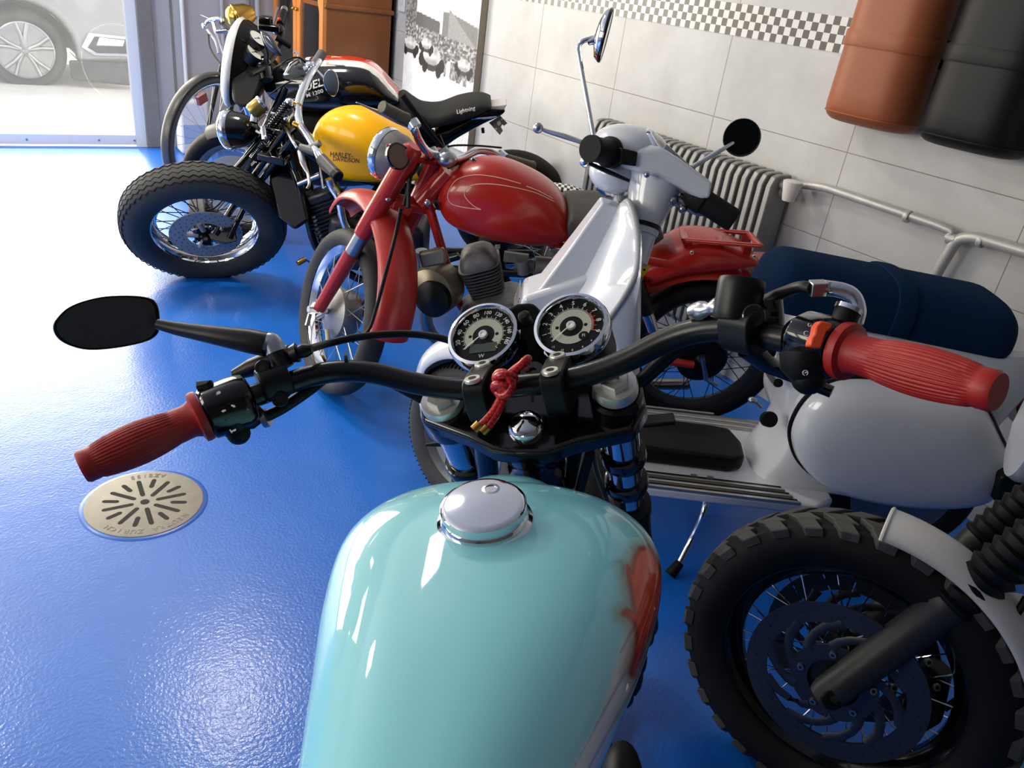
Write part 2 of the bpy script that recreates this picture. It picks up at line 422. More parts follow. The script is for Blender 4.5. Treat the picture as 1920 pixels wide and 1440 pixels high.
def interp(x, xs, ys):
    """monotone-ish cubic through (xs, ys)"""
    n = len(xs)
    if x <= xs[0]: return ys[0]
    if x >= xs[-1]: return ys[-1]
    for i in range(n-1):
        if x <= xs[i+1]: break
    h = xs[i+1]-xs[i]; t = (x-xs[i])/h
    m = lambda k: 0 if k in (0, n-1) and False else ((ys[min(k+1, n-1)]-ys[max(k-1, 0)])/(xs[min(k+1, n-1)]-xs[max(k-1, 0)]))
    return (2*t**3-3*t*t+1)*ys[i]+(t**3-2*t*t+t)*h*m(i)+(-2*t**3+3*t*t)*ys[i+1]+(t**3-t*t)*h*m(i+1)
def paint_mat(name, attr='paint', rough=.2, coat=.7, spec=.5):
    m, nt, b = nodes(name); a = nt.nodes.new('ShaderNodeVertexColor'); a.layer_name = attr
    nt.links.new(a.outputs[0], b.inputs['Base Color']); b.inputs['Roughness'].default_value = rough
    b.inputs['Coat Weight'].default_value = coat; b.inputs['Coat Roughness'].default_value = .03; b.inputs['Specular IOR Level'].default_value = spec
    return m
def paint(o, cols):
    a = o.data.color_attributes.new('paint', 'FLOAT_COLOR', 'POINT')
    for i, c in enumerate(cols): a.data[i].color = (*s2l(c), 1)

def tyre(mb, F, o, R, w, rim, n=56, tread=None, shoulder=.55):
    """tyre of outer radius R, half width w, bead radius rim, axle through o along F.y"""
    prof = [(rim, -w*.62), (rim+.006, -w*.78), (rim+(R-rim)*.35, -w*.98), (rim+(R-rim)*.62, -w), (R-(R-rim)*.16, -w*.82), (R-(R-rim)*.05, -w*shoulder), (R, -w*.2),
            (R, w*.2), (R-(R-rim)*.05, w*shoulder), (R-(R-rim)*.16, w*.82), (rim+(R-rim)*.62, w), (rim+(R-rim)*.35, w*.98), (rim+.006, w*.78), (rim, w*.62)]
    mb.lathe(o, F.y, prof+[prof[0]], n, u=F.x)
def rim_mb(mb, F, o, r, w, depth=.022, n=56):
    prof = [(r, -w), (r+.004, -w), (r+.004, -w*.9), (r-.004, -w*.72), (r-depth*.6, -w*.5), (r-depth, -w*.2), (r-depth, w*.2), (r-depth*.6, w*.5), (r-.004, w*.72), (r+.004, w*.9), (r+.004, w), (r, w)]
    mb.lathe(o, F.y, prof+[prof[0]], n, u=F.x)
def spokes(mb, F, o, rh, rr, hw, n=36, r=.0014):
    for k in range(n):
        a = 2*PI*k/n; s = 1 if k % 2 else -1; b = a+(.55 if (k//2) % 2 else -.55)
        mb.tube([F_pt(F, o, rh, b, s*hw), F_pt(F, o, rr, a, s*.006)], r, 5, False)
def F_pt(F, o, r, a, y=0): return V(o)+F.x*(r*math.cos(a))+F.z*(r*math.sin(a))+F.y*y
def disc_brake(mb, F, o, r0, r1, t, holes=0, y=0, n=48):
    mb.lathe(V(o)+F.y*y, F.y, [(r0, -t/2), (r1, -t/2), (r1, t/2), (r0, t/2), (r0, -t/2)], n, u=F.x)
def grip_mb(mb, a, b, fl, neck, barrel, end, ribs=36, u=None):
    a, b = V(a), V(b); ax = (b-a); Ln = ax.length; ax.normalize(); u, w = basis(ax)
    prof = [(neck*.9, -.004), (fl, -.004), (fl*1.03, 0), (fl, .004), (neck*1.15, .006), (neck, .012), (neck*1.02, Ln*.22)]
    s0, s1 = Ln*.24, Ln*.86
    for i in range(15):
        t = i/14; prof.append((neck*1.03+(end*1.06-neck*1.03)*t+(barrel-(neck+end)/2)*math.sin(PI*t)**.9, s0+(s1-s0)*t))
    prof += [(end*.98, s1+.003), (end, s1+.006), (end, Ln-.003), (end*.9, Ln), (0.0001, Ln)]
    n = ribs*4; rs = []
    for r, h in prof:
        rib = 1 if s0 <= h <= s1 else 0
        rs.append([a+ax*h+(u*math.cos(t)+w*math.sin(t))*max(1e-4, r-(.0007 if rib and (k % 4) in (2, 3) else 0)) for k, t in [(k, 2*PI*k/n) for k in range(n)]])
    mb.rings(rs, True, True, True)
def bolt(mb, o, ax, r, h=.004, hexr=True):
    ax = V(ax).normalized(); mb.cur = 0; mb.lathe(o, ax, [(r, 0), (r, h*.7), (r*.9, h), (r*.52, h), (r*.5, h-.0005)], 20)
    mb.cur = 1; mb.lathe(V(o)+ax*(h+.0001), ax, [(r*.5, 0), (0, .0001)], 6); mb.cur = 0

# ================================================================ turquoise motorcycle (ridden by the photographer)
HC = V((.46, .593, .938))
TB = Frame(HC, 43.35, 19.71)                    # handlebar
TT = Frame(HC, 46.5, 11.2)                      # body
FD = V((.469, .193, -.862)).normalized()        # down the fork
TF = Frame(HC, 43.35, 11); TF.z = -FD; TF.y = (TF.y-FD*TF.y.dot(FD)).normalized(); TF.x = TF.y.cross(TF.z)
bike = thing('motorcycle', (.45, .42, 0), 'turquoise cafe-style motorcycle in the foreground with red grips, twin dials and flame on its tank', 'motorcycle')
M['turq'] = paint_mat('turquoise lacquer with flames', rough=.4, coat=1, spec=.25)
CAP = TT.w(-.175, .006, -.053)
# --- tank
xs = [-.50, -.46, -.38, -.27, -.16, -.06, .02, .07, .10, .118, .126]
ws = [.055, .072, .078, .090, .117, .146, .160, .152, .128, .085, .03]
zt = [-.085, -.068, -.045, -.022, -.006, -.001, .0, -.008, -.022, -.042, -.06]
zb = [-.15, -.16, -.17, -.185, -.20, -.205, -.205, -.20, -.19, -.165, -.12]
mb = MB(); rs = []; N = 320
for i in range(401):
    x = xs[0]+(xs[-1]-xs[0])*math.sin(i/400*PI/2)**.9
    w, t, b = interp(x, xs, ws), interp(x, xs, zt), interp(x, xs, zb)
    hu = min(.078, (t-b)*.5); r = []
    for k in range(N):
        a = 2*PI*k/N; c, s = math.cos(a), math.sin(a)
        y = w*math.copysign(abs(c)**.84, c)
        z = (t-hu)+hu*abs(s)**.86 if s >= 0 else (t-hu)-(t-hu-b)*abs(s)**.8
        if s < 0: y *= 1-.25*abs(s)**2
        r.append(CAP+TT.x*x+TT.y*y+TT.z*z)
    rs.append(r)
mb.rings(rs)
nv = len(mb.v)
# raised collar where the tank meets the steering head
rs = []
for i in range(13):
    x = .06+.075*i/12; w = .072*(1-.35*(i/12)**2); t = -.016-.012*(i/12)-.05*max(0, (i-9)/3)**2
    rs.append([CAP+TT.x*x+TT.y*(w*math.copysign(abs(math.cos(a))**.8, math.cos(a)))+TT.z*(t-.06+.06*abs(math.sin(a))**.7) for a in [PI*k/24 for k in range(25)]])
mb.rings(rs, closed=False)
tank = fin('fuel_tank', mb, M['turq'], bike, 'turquoise tank with an orange flame and a white stripe on its right side', ang=60)
FL = [(1201, 1029), (1214, 1026), (1227, 1040), (1236, 1060), (1244, 1080), (1246, 1110), (1238, 1147), (1226, 1175), (1212, 1196), (1202, 1232), (1188, 1266), (1183, 1262), (1192, 1226), (1195, 1196), (1191, 1171), (1181, 1156), (1168, 1150), (1175, 1144), (1191, 1150), (1186, 1116), (1178, 1079), (1176, 1062), (1186, 1073), (1190, 1046)]
WS = [(1186, 1165), (1196, 1196), (1200, 1232), (1215, 1225), (1190, 1290), (1160, 1345), (1120, 1440), (1100, 1500), (1050, 1500), (1075, 1440), (1100, 1394), (1126, 1342), (1147, 1275), (1170, 1200)]
cols = []
for i, p in enumerate(mb.v):
    q = TT.loc(p); c = (146, 222, 230)
    if q.y < -.01:
        x, y = pix(p)
        if x > 980 and y > 980:
            d = poly_dist(x, y, FL); e = poly_dist(x, y, WS)
            c = lerp((238, 236, 230), c, smooth(-10, 12, e))
            if e < 0: c = lerp(c, (150, 150, 150), .55*smooth(.72, 1, math.sin(x*.21+y*.115)))
            h = smooth(34, 0, d)
            c = lerp(c, (150, 138, 122), .75*h)
            fl = lerp((226, 66, 12), (158, 56, 18), smooth(-7, 0, d)); fl = lerp(fl, (240, 104, 40), .5*smooth(.4, 1, math.sin(x*.3+y*.06))*smooth(-4, -9, d) if d < -4 else 0)
            c = lerp(fl, c, smooth(-1, 9, d))
    cols.append(c)
paint(tank, cols)
mb = MB(); up = (TT.z-TT.x*.06).normalized()
mb.lathe(CAP-up*.006, up, [(.046, .0), (.044, .006), (.0405, .008), (.040, .013), (.0385, .0145), (.0385, .0155), (.0395, .0165), (.0395, .023), (.037, .0255), (.034, .0258), (.02, .0275), (0, .028)], 64)
cap = fin('filler_cap', mb, M['chrome'], tank, 'round chrome filler cap')
mb = MB(); mb.lathe(CAP+up*.0215+TT.x*.018-TT.y*.004, up, [(.0085, 0), (.0085, .0012), (.006, .0016), (.006, .0006), (0, .0006)], 24)
mb.box(CAP+up*.0222+TT.x*.018-TT.y*.004, TT.y*.0008, TT.x*.0055, up*.0003); fin('lock', mb, M['steel'], cap)
# --- handlebar and what is clamped to it
def hb(a, b, c): return TB.w(b, -a, c)
half = [(.082, -.002, 0), (.199, -.005, .05), (.315, -.112, .049)]
pts = [hb(-.392, -.188, .0435)]+[hb(-a, b, c) for a, b, c in half[::-1]]+[hb(a, b, c) for a, b, c in half]+[hb(.392, -.188, .0435)]
mb = MB(); mb.tube(fillet(pts, .055, 8), .0125, 16)
M['bar'] = mat('black powder coat', (10, 10, 11), .3, spec=.35)
bars = fin('handlebar', mb, M['bar'], bike)
M['clip'] = M['cable']
for s in (-1, 1):
    mb = MB(); c0 = hb(s*.194, -.004, .0475); mb.lathe(c0-TB.y*.003, hb(s*.23, -.03, .05)-hb(s*.17, 0, .035), [(.0135, 0), (.0135, .004)], 18); fin('cable_tie', mb, M['cable'], bars)
# grips
gl0, gl1 = hb(-.315, -.112, .049), hb(-.401, -.196, .043)
gr0, gr1 = hb(.315, -.112, .049), hb(.401, -.196, .043)
mb = MB(); grip_mb(mb, gl0, gl1, .027, .0178, .0215, .0172); fin('grip', mb, M['red_grip'], bike, 'red ribbed left grip')
mb = MB(); grip_mb(mb, gr0, gr1, .0235, .0160, .0190, .0150); fin('grip', mb, M['red_grip'], bike, 'red ribbed right grip')
# clamps with bolts
M['bolt_pale'] = mat('zinc bolt head', (215, 212, 200), .3, .6)
for s in (-1, 1):
    mb = MB(); c = hb(s*.043, 0, 0); rs = []
    for k, dy in enumerate((-.0125, .0125)):
        r = []
        for j in range(28):
            a = 2*PI*j/28; x = .031*math.copysign(abs(math.cos(a))**.5, math.cos(a)); z = .0205*math.copysign(abs(math.sin(a))**.6, math.sin(a))
            if math.sin(a) < -.1: z *= 1.6
            r.append(c+TB.x*x+TB.z*z+TB.y*dy)
        rs.append(r)
    mb.rings(rs); cl = fin('bar_clamp', mb, M['satin'], bike, bevel=.002)
    for b in (-.0205, .0205):
        mb = MB(); bolt(mb, c+TB.x*b+TB.z*.0185, TB.z, .0092); fin('bolt', mb, [M['bolt_pale'], M['hole']], cl)
# top yoke, stem nut, fork
ca = {s: hb(s*.1, .016, -.025) for s in (-1, 1)}
mid = (ca[1]+ca[-1])/2
mb = MB()
for z0, z1, g in ((-.032, -.006, 0),):
    pl = []
    for x, y in ((.03, .125), (.0, .132), (-.03, .12), (-.05, .06), (-.065, .03), (-.068, 0), (-.065, -.03), (-.05, -.06), (-.03, -.12), (0, -.132), (.03, -.125), (.035, -.06), (.035, .06)):
        pl.append(mid+TF.x*x+TF.y*y+TF.z*-.02)
    mb.prism(pl, TF.z*.026)
fin('top_yoke', mb, M['black'], bike, bevel=.006, seg=3)
nut = TB.P(986, 800)
mb = MB(); mb.lathe(nut-TF.z*.012, TF.z, [(.027, -.006), (.027, .004), (.0245, .006)], 6); mb.lathe(nut-TF.z*.006, TF.z, [(.021, 0), (.021, .008), (.0185, .013), (.012, .018), (0, .0205)], 32)
fin('stem_nut', mb, M['chrome'], bike)
mb = MB(); mb.lathe(nut-TF.z*.02, -TF.z, [(.036, -.004), (.036, .012), (.03, .02), (.03, .05), (.034, .055), (.034, .07), (.029, .075), (.029, .2)], 36); fin('steering_head', mb, M['black'], bike)
AX = HC+TF.x*.035+FD*.735
def leg_t(s, py):
    lo, hi = 0, .8
    for _ in range(40):
        m = (lo+hi)/2
        if pix(ca[s]+FD*m)[1] < py: lo = m
        else: hi = m
    return lo
M['cap_alu'] = mat('machined fork cap', (218, 216, 208), .35, .6)
M['tube_chrome'] = mat('chromed fork tube', (215, 218, 222), .06, 1)
for s in (-1, 1):
    o = ca[s]
    mb = MB(); mb.lathe(o, FD, [(.0215, -.012), (.0215, .4)], 32); leg = fin('fork_tube', mb, M['tube_chrome'], bike)
    mb = MB(); mb.lathe(o-FD*.012, -FD, [(.0245, -.012), (.0245, -.001), (.023, .002), (.0165, .0022)], 36); mb.lathe(o-FD*.012, -FD, [(.0165, .002), (.0165, .009), (.015, .0105), (.006, .0105), (.006, .006), (0, .006)], 6); fin('fork_cap', mb, M['cap_alu'], leg)
    mb = MB(); mb.lathe(o, FD, [(.026, .002), (.0295, .006), (.0295, .034), (.027, .04), (.0222, .041)], 32); fin('fork_clamp', mb, M['black'], leg)
    ys = (852, 902) if s > 0 else (868,)
    for py in ys:
        t = leg_t(s, py); mb = MB(); mb.lathe(o+FD*t, FD, [(.022, -.012), (.027, -.009), (.0285, 0), (.027, .009), (.022, .012)], 32); fin('rubber_ring', mb, M['black'], leg)
    t = leg_t(s, 940) if s > 0 else leg_t(s, 892)
    mb = MB(); mb.lathe(o+FD*t, FD, [(.022, 0), (.0295, .003), (.0295, .02), (.027, .03), (.027, .735-t-.03), (.02, .735-t)], 32); fin('fork_lower', mb, M['satin'], leg)
# black tube standing beside the left fork leg
mb = MB(); a = near(908, 822, ca[-1]); mb.tube([a, near(915, 895, ca[-1]+FD*.09)], .014, 16); fin('bracket_tube', mb, M['black'], bike)
# front wheel
WF = Frame(AX, 43.35, 11)
WF.y = TF.y.copy(); WF.x = (TF.x-WF.y*TF.x.dot(WF.y)).normalized(); WF.z = WF.x.cross(WF.y)
Rw = AX.z/abs(math.sqrt(WF.x.z**2+WF.z.z**2))-.001
mb = MB(); tyre(mb, WF, AX, Rw, .043, Rw-.07); wh = fin('front_wheel', mb, M['rubber'], bike)
mb = MB(); rim_mb(mb, WF, AX, Rw-.07, .03); fin('rim', mb, M['alu'], wh)
mb = MB(); spokes(mb, WF, AX, .035, Rw-.085, .03); fin('spokes', mb, M['steel'], wh)
mb = MB(); mb.lathe(AX-WF.y*.105, WF.y, [(.012, 0), (.012, .06), (.04, .062), (.04, .148), (.012, .15), (.012, .21)], 24); fin('hub', mb, M['alu'], wh)
# --- dials
M['dial'] = mat('black dial', (13, 14, 14), .6, spec=.15)
M['dial_cream'] = mat('cream dial ring', (172, 174, 158), .6, spec=.2)
M['lcd'] = mat('green grey display', (58, 66, 56), .25)
M['dial_red'] = mat('red dial line', (190, 60, 30), .5)
M['print'] = mat('pale dial figures', (205, 206, 200), .5)
M['dial_black'] = mat('black bezel', (30, 31, 32), .25, .6)
GN = (TB.z*math.sin(D(55))-TB.x*math.cos(D(55))).normalized(); GU = (TB.x*math.sin(D(55))+TB.z*math.cos(D(55))).normalized(); GX = -TB.y
def dial(a, label, name, marks, numbers, step, zero, lcd):
    g = near(*((905, 626) if a < 0 else (1070, 609)), hb(a, .069, .037))
    mb = MB(); mb.lathe(g, GN, [(.030, -.062), (.041, -.058), (.0425, -.012), (.0435, -.01)], 48); d = fin(name, mb, M['satin'], bike, label)
    mb = MB(); mb.lathe(g, GN, [(.0432, -.016), (.0445, -.012), (.0445, -.004), (.0425, .002), (.039, .003), (.0372, .001), (.0365, -.003)], 64, cap=False); fin('bezel', mb, M['chrome'], d, 'chrome bezel')
    mb = MB(); mb.cur = 0; mb.lathe(g-GN*.0034, GN, [(.0372, 0), (0, .0002)], 48)
    mb.cur = 1; mb.lathe(g-GN*.0030, GN, [(.0235, 0), (.0135, .0001)], 48, u=GX, a0=(D(-30) if lcd else 0), a1=(D(210) if lcd else 2*PI))
    if lcd: mb.lathe(g-GN*.0030, GN, [(.0235, 0), (.0135, .0001)], 12, u=GX, a0=D(210), a1=D(218)); mb.lathe(g-GN*.0030, GN, [(.0235, 0), (.0135, .0001)], 12, u=GX, a0=D(-38), a1=D(-30))
    mb.cur = 2
    for k in range(marks+1):
        t = zero-step/2*k if lcd or True else 0
        e = GX*math.cos(D(t))+GU*math.sin(D(t)); f = GX*-math.sin(D(t))+GU*math.cos(D(t)); big = k % 2 == 0
        mb.box(g-GN*.0027+e*.0258, e*(.0018 if big else .0012), f*(.0004 if big else .0002), GN*.00005)
    mb.lathe(g-GN*.0028, GN, [(.0246, 0), (.0242, .0001)], 64, u=GX, a0=D(zero-step/2*marks), a1=D(zero))
    for k, s in enumerate(numbers):
        if not s: continue
        t = zero-step*k; e = GX*math.cos(D(t))+GU*math.sin(D(t)); f = GX*math.sin(D(t))-GU*math.cos(D(t))
        text_mb(mb, s, g-GN*.0027+e*.0316, f, e, .0078 if len(s) < 3 else .0068, .00005, bold=.0001)
    mb.cur = 3
    if lcd:
        mb.box(g-GN*.0028-GU*.0175+GX*.001, GX*.0165, GU*.0062, GN*.00004)
        mb.cur = 2; text_mb(mb, 'W', g-GN*.0026-GU*.0288, GX, GU, .007, .00005)
    else:
        mb.cur = 4
        mb.lathe(g-GN*.0027, GN, [(.0262, 0), (.025, .0001)], 32, u=GX, a0=D(zero-step*9), a1=D(zero-step*7))
        for k in range(5):
            t = zero-step*(7+k/2); e = GX*math.cos(D(t))+GU*math.sin(D(t)); f = GX*-math.sin(D(t))+GU*math.cos(D(t)); mb.box(g-GN*.0026+e*.0268, e*.0024, f*.0004, GN*.00005)
        mb.cur = 0; c = g-GN*.0028+GX*.0145-GU*.0145; mb.lathe(c, GN, [(.0058, 0), (0, .0003)], 24)
        mb.cur = 2; text_mb(mb, 'FI', c+GN*.0004, GX, GU, .0055, .00005)
        for k, s in enumerate(('12', '10', '8', '6', '4')):
            t = 232+k*21; e = GX*math.cos(D(t))+GU*math.sin(D(t)); text_mb(mb, s, g-GN*.0027+e*.0325, GX, GU, .0038, .00004)
    mb.cur = 0; mb.lathe(g-GN*.0028, GN, [(.0136, 0), (0, .0004)], 40)
    for s in (-1, 1): mb.lathe(g-GN*.0028+GX*s*.0165, GN, [(.0022, 0), (0, .0004)], 12)
    fin('dial_face', mb, [M['dial'], M['dial_cream'], M['print'], M['lcd'], M['dial_red']], d, flat=True)
    mb = MB(); t = D(zero+2); e = GX*math.cos(t)+GU*math.sin(t); f = GX*-math.sin(t)+GU*math.cos(t)
    mb.add([g-e*.004+f*.0009, g-e*.004-f*.0009, g+e*.029-f*.0004, g+e*.029+f*.0004], [[0, 1, 2, 3]]); mb.lathe(g-GN*.0024, GN, [(.0055, 0), (.005, .003), (0, .0036)], 24)
    fin('needle', mb, [M['print']], d, thick=.0004)
dial(-.053, 'speedometer with green grey display', 'speedometer', 20, ['', '20', '40', '60', '80', '100', '120', '140', '160', '180'], 26.5, 218, True)
dial(.053, 'rev counter with red line', 'rev_counter', 18, ['', '1', '2', '3', '4', '5', '6', '7', '8', '9'], 26.5, 220, False)
# black carrier between the dials and the ignition switch below it
mb = MB(); c = near(985, 650, hb(0, .075, .02))
pl = [near(x, y, c-GN*.05) for x, y in ((948, 590), (975, 578), (1008, 576), (1025, 600), (1040, 672), (1020, 700), (960, 708), (930, 690), (935, 660))]
mb.prism(pl, GN*.03); car = fin('dial_carrier', mb, M['matte'], bike, bevel=.008, seg=3)
mb = MB(); q = near(984, 596, c+GN*.004); mb.lathe(q-GN*.01, GN, [(.0075, 0), (.0075, .014), (.005, .017), (0, .0175)], 20); fin('warning_lamp', mb, M['matte'], car)
ign = near(996, 694, hb(0, .045, .014))
mb = MB(); mb.lathe(ign-GN*.02, GN, [(.017, -.02), (.017, .012), (.014, .016), (.006, .016), (.006, .013), (0, .013)], 28); fin('ignition_switch', mb, M['black'], bike)
mb = MB(); mb.box(ign+GN*.004-GX*.004, GX*.0012, GU*.004, GN*.012); mb.lathe(ign+GN*.016-GX*.004, GX, [(.0065, -.0012), (.0065, .0012), (.003, .0012), (.003, -.0012), (.0065, -.0012)], 20); fin('ignition_key', mb, M['brass'], bike)
# --- left controls
bl = (gl0-hb(-.199, -.005, .05)).normalized()*-1        # from the grip inwards
def body(name, o, ax, rs_, m, n=28, sq=1.0, parent=bike, label=None, up=TB.z):
    """rounded housing swept along ax: list of (h, r_fore_aft, r_vertical)"""
    ax = V(ax).normalized(); u = (up-ax*up.dot(ax)).normalized(); w = ax.cross(u); rr = []
    for h, a, b in rs_:
        rr.append([V(o)+ax*h+w*a*math.copysign(abs(math.cos(t))**.7, math.cos(t))+u*b*math.copysign(abs(math.sin(t))**.7, math.sin(t)) for t in [2*PI*k/n for k in range(n)]])
    mb = MB(); mb.rings(rr); return fin(name, mb, m, parent, label, bevel=.0012)
sw = body('switch_block', gl0+bl*.004, bl, [(0, .023, .024), (.004, .026, .027), (.04, .027, .028), (.049, .023, .026), (.052, .019, .02)], M['black'])
lo = near(444, 808, gl0+bl*.03)
mb = MB(); mb.tube([near(436, 785, lo), near(442, 800, lo), near(447, 812, lo)], [.02, .0185, .0125], 20); mb.ball(near(447, 812, lo), .0128, 16, 8); fin('horn_button', mb, M['matte'], sw)
mb = MB(); mb.tube([near(374, 728, gl0), near(388, 724, gl0), near(400, 745, gl0)], .008, 8); fin('dip_switch', mb, M['matte'], sw)
mb = MB(); mb.tube([near(492, 772, gl0+bl*.06), near(470, 790, gl0+bl*.04), near(452, 792, gl0+bl*.03)], .009, 12); fin('wire_boot', mb, M['matte'], sw)
mb = MB(); mb.lathe(near(497, 784, gl0+bl*.06), near(500, 783, gl0+bl*.06)-near(490, 787, gl0+bl*.06), [(.0105, -.003), (.0105, .003)], 18); fin('wire_clamp', mb, M['steel'], sw)
# printed symbols on the switch block (headlamp, arrows, horn)
mb = MB(); fr0 = near(420, 770, gl0+bl*.02)-FWD*.031
def sym(poly): mb.prism([near(x, y, fr0) for x, y in poly], FWD*.0006)
for cx, cy, s in ((419, 770, 1), (438, 761, -1)):
    sym([(cx-s*4, cy+1.5), (cx, cy-2.5), (cx, cy-1), (cx+s*4, cy-2.5), (cx+s*4.5, cy+.5), (cx+s*.5, cy+2), (cx+s*.5, cy+3.5)])
sym([(405, 738), (408, 734), (411, 733), (414, 735), (413, 738), (410, 739.5)]); sym([(405.5, 740), (408, 739), (408.5, 740), (406, 741.2)])
sym([(430, 806), (432, 805), (434, 808), (441, 804), (443, 805), (442, 808), (435, 810), (436, 812), (434, 812)])
fin('symbols', mb, M['white_print'], sw, flat=True)
# lever perch, its bolts, mirror
pc = near(515, 715, hb(-.262, -.065, .05))
body('clutch_perch', pc-bl*.0165, bl, [(0, .0165, .0165), (.002, .018, .018), (.03, .018, .018), (.032, .0165, .0165)], M['satin'])
mb = MB(); mb.bar(near(497, 690, pc), near(531, 749, pc), .02, .016, FWD); prc = fin('perch_lug', mb, M['satin'], bike, bevel=.004)
for x, y in ((499, 690), (530, 748)):
    mb = MB(); q = near(x, y, pc)-FWD*.008; bolt(mb, q, -FWD, .0085, .006); fin('bolt', mb, [M['satin'], M['hole']], prc)
mb = MB(); mb.tube([near(438, 703, pc+TB.x*.03), near(470, 690, pc+TB.x*.03), near(520, 672, pc+TB.x*.02), near(545, 664, pc+TB.x*.02)], [.006, .010, .012, .011], 12); fin('clutch_lever', mb, M['satin'], bike)
mb = MB(); mb.tube([near(546, 665, pc), near(558, 661, pc), near(560, 661, pc), near(572, 657, pc), near(585, 654, pc)], [.009, .011, .007, .008, .005], 14); fin('cable_adjuster', mb, M['satin'], bike)
# the wing mirror: stem, joint, arm, head
MD = pc+TB.x*.0
mb = MB(); mb.tube([near(534, 690, pc), near(511, 648, pc)], .0105, 18); mir = fin('mirror', mb, M['satin'], bike, 'black oval wing mirror on the left bar end')
mb = MB(); mb.tube(fillet([near(518, 661, pc), near(509, 640, pc), near(494, 646, pc)], .012, 5), .0112, 18); fin('joint', mb, M['steel'], mir, 'silver joint')
mb = MB(); mb.tube([near(500, 646, pc), near(470, 640, pc), near(392, 627, pc+TB.y*.04), near(330, 616, pc+TB.y*.07), near(296, 608, pc+TB.y*.08)], [.0135, .0135, .010, .0075, .006], 16); fin('arm', mb, M['satin'], mir)
mh = near(200, 605, pc+TB.y*.12); mn_ = (-(mh-EYE).normalized()+V((0, 0, -.12))+V((.1, 0, 0))).normalized()
out = [(99, 612), (108, 594), (128, 576), (160, 563), (200, 555), (250, 554), (284, 560), (296, 574), (300, 598), (299, 618), (290, 632), (266, 643), (215, 653), (165, 656), (128, 647), (106, 632)]
def mpts(off, k): return [on_plane(px, py, mh+mn_*off, mn_) for px, py in [(200+(x-200)*k, 605+(y-605)*k) for x, y in out]]
mb = MB(); mb.rings([catmull(mpts(-.022, .55), 4, True), catmull(mpts(-.012, .93), 4, True), catmull(mpts(-.004, 1), 4, True), catmull(mpts(0, .985), 4, True), catmull(mpts(0, .94), 4, True), catmull(mpts(-.002, .93), 4, True)]); fin('shell', mb, M['satin'], mir)
M['mirror_refl_grey'] = mat('mirror glass with painted grey reflection', (84, 90, 90), .12, .55)  # grey of the reflected room is painted into the glass colour
mb = MB(); mb.rings([catmull(mpts(-.0025, .935), 4, True), catmull(mpts(-.0005, .93), 4, True)]); fin('mirror_glass', mb, M['mirror_refl_grey'], mir, ang=20)
# --- right controls
br = (gr0-hb(.199, -.005, .05)).normalized()*-1
th = body('throttle_housing', gr0+br*.005, br, [(0, .021, .022), (.003, .023, .024), (.036, .024, .026), (.043, .020, .022), (.046, .0165, .017)], M['black'])
lo = near(1508, 700, gr0+br*.02)
mb = MB(); mb.tube([near(1512, 660, lo), near(1512, 690, lo), near(1516, 708, lo)], [.022, .021, .014], 18); mb.ball(near(1516, 708, lo), .0145, 16, 8); fin('starter_button', mb, M['matte'], th)
M['orange'] = mat('orange plastic', (226, 78, 34), .35)
mb = MB(); q = near(1533, 629, gr0+br*.025)-FWD*.026
mb.prism([near(x, y, q) for x, y in ((1534, 602), (1556, 607), (1553, 618), (1545, 624), (1534, 655), (1513, 650), (1517, 634), (1522, 628), (1525, 612))], FWD*.012); fin('kill_switch', mb, M['orange'], th, 'orange kill switch', bevel=.0015)
mb = MB(); fr0 = near(1512, 628, gr0+br*.02)-FWD*.025
def arc(cx, cy, r, a0, a1, w=1.3):
    n = 10; A = [(cx+r*math.cos(a0+(a1-a0)*i/n), cy+r*math.sin(a0+(a1-a0)*i/n)) for i in range(n+1)]; B = [(cx+(r-w)*math.cos(a0+(a1-a0)*i/n), cy+(r-w)*math.sin(a0+(a1-a0)*i/n)) for i in range(n+1)]
    for i in range(n): sym([A[i], A[i+1], B[i+1], B[i]])
arc(1512, 625, 5, D(60), D(320)); arc(1510, 699, 5.5, D(100), D(420)); arc(1518, 609, 3.5, D(0), D(250)); sym([(1509, 698), (1513, 697), (1513, 699), (1509, 700)])
fin('symbols', mb, M['white_print'], th, flat=True)
mcp = near(1398, 618, hb(.25, -.05, .05))
body('brake_perch', mcp-br*.018, br, [(0, .017, .017), (.002, .019, .021), (.034, .019, .021), (.036, .017, .017)], M['satin'])
rc = near(1391, 530, mcp)
mb = MB(); b_ = near(1380, 588, mcp); ax = (rc-b_).normalized()
mb.lathe(rc, ax, [(.0185, -.036), (.0205, -.03), (.0212, -.004), (.0214, .0), (.0205, .0025), (.018, .003), (.017, .0022), (0, .002)], 40); rs_ = fin('brake_reservoir', mb, M['satin'], bike)
mb = MB(); mb.tube([b_-ax*.004, near(1408, 640, mcp)], .0135, 18); mb.tube([near(1440, 565, mcp), near(1444, 610, mcp)], .013, 14); mb.tube([near(1405, 600, mcp), near(1450, 600, mcp)], .014, 14); fin('master_cylinder', mb, M['black'], bike)
mb = MB(); bolt(mb, near(1400, 596, mcp)-FWD*.019, -FWD, .0105, .003); fin('bolt', mb, [M['black'], M['hole']], bike)
mb = MB(); mb.tube([near(1402, 650, mcp+FWD*.02), near(1440, 683, mcp+FWD*.03), near(1470, 698, mcp+FWD*.05), near(1560, 735, mcp+FWD*.03)], [.012, .009, .007, .006], 12); fin('brake_lever', mb, M['black'], bike)
mb = MB(); mb.tube(catmull([near(1360, 572, mcp+FWD*.02), near(1330, 580, mcp+FWD*.03), near(1300, 585, mcp+FWD*.05)], 5), [.006, .010, .006, .010, .008], 14); fin('hose_union', mb, M['steel'], bike)
tc = gr0+br*.012
mb = MB(); mb.tube(fillet([near(1571, 628, tc), near(1592, 578, tc)], .01), .0105, 18); fin('cable_boot', mb, M['matte'], th)
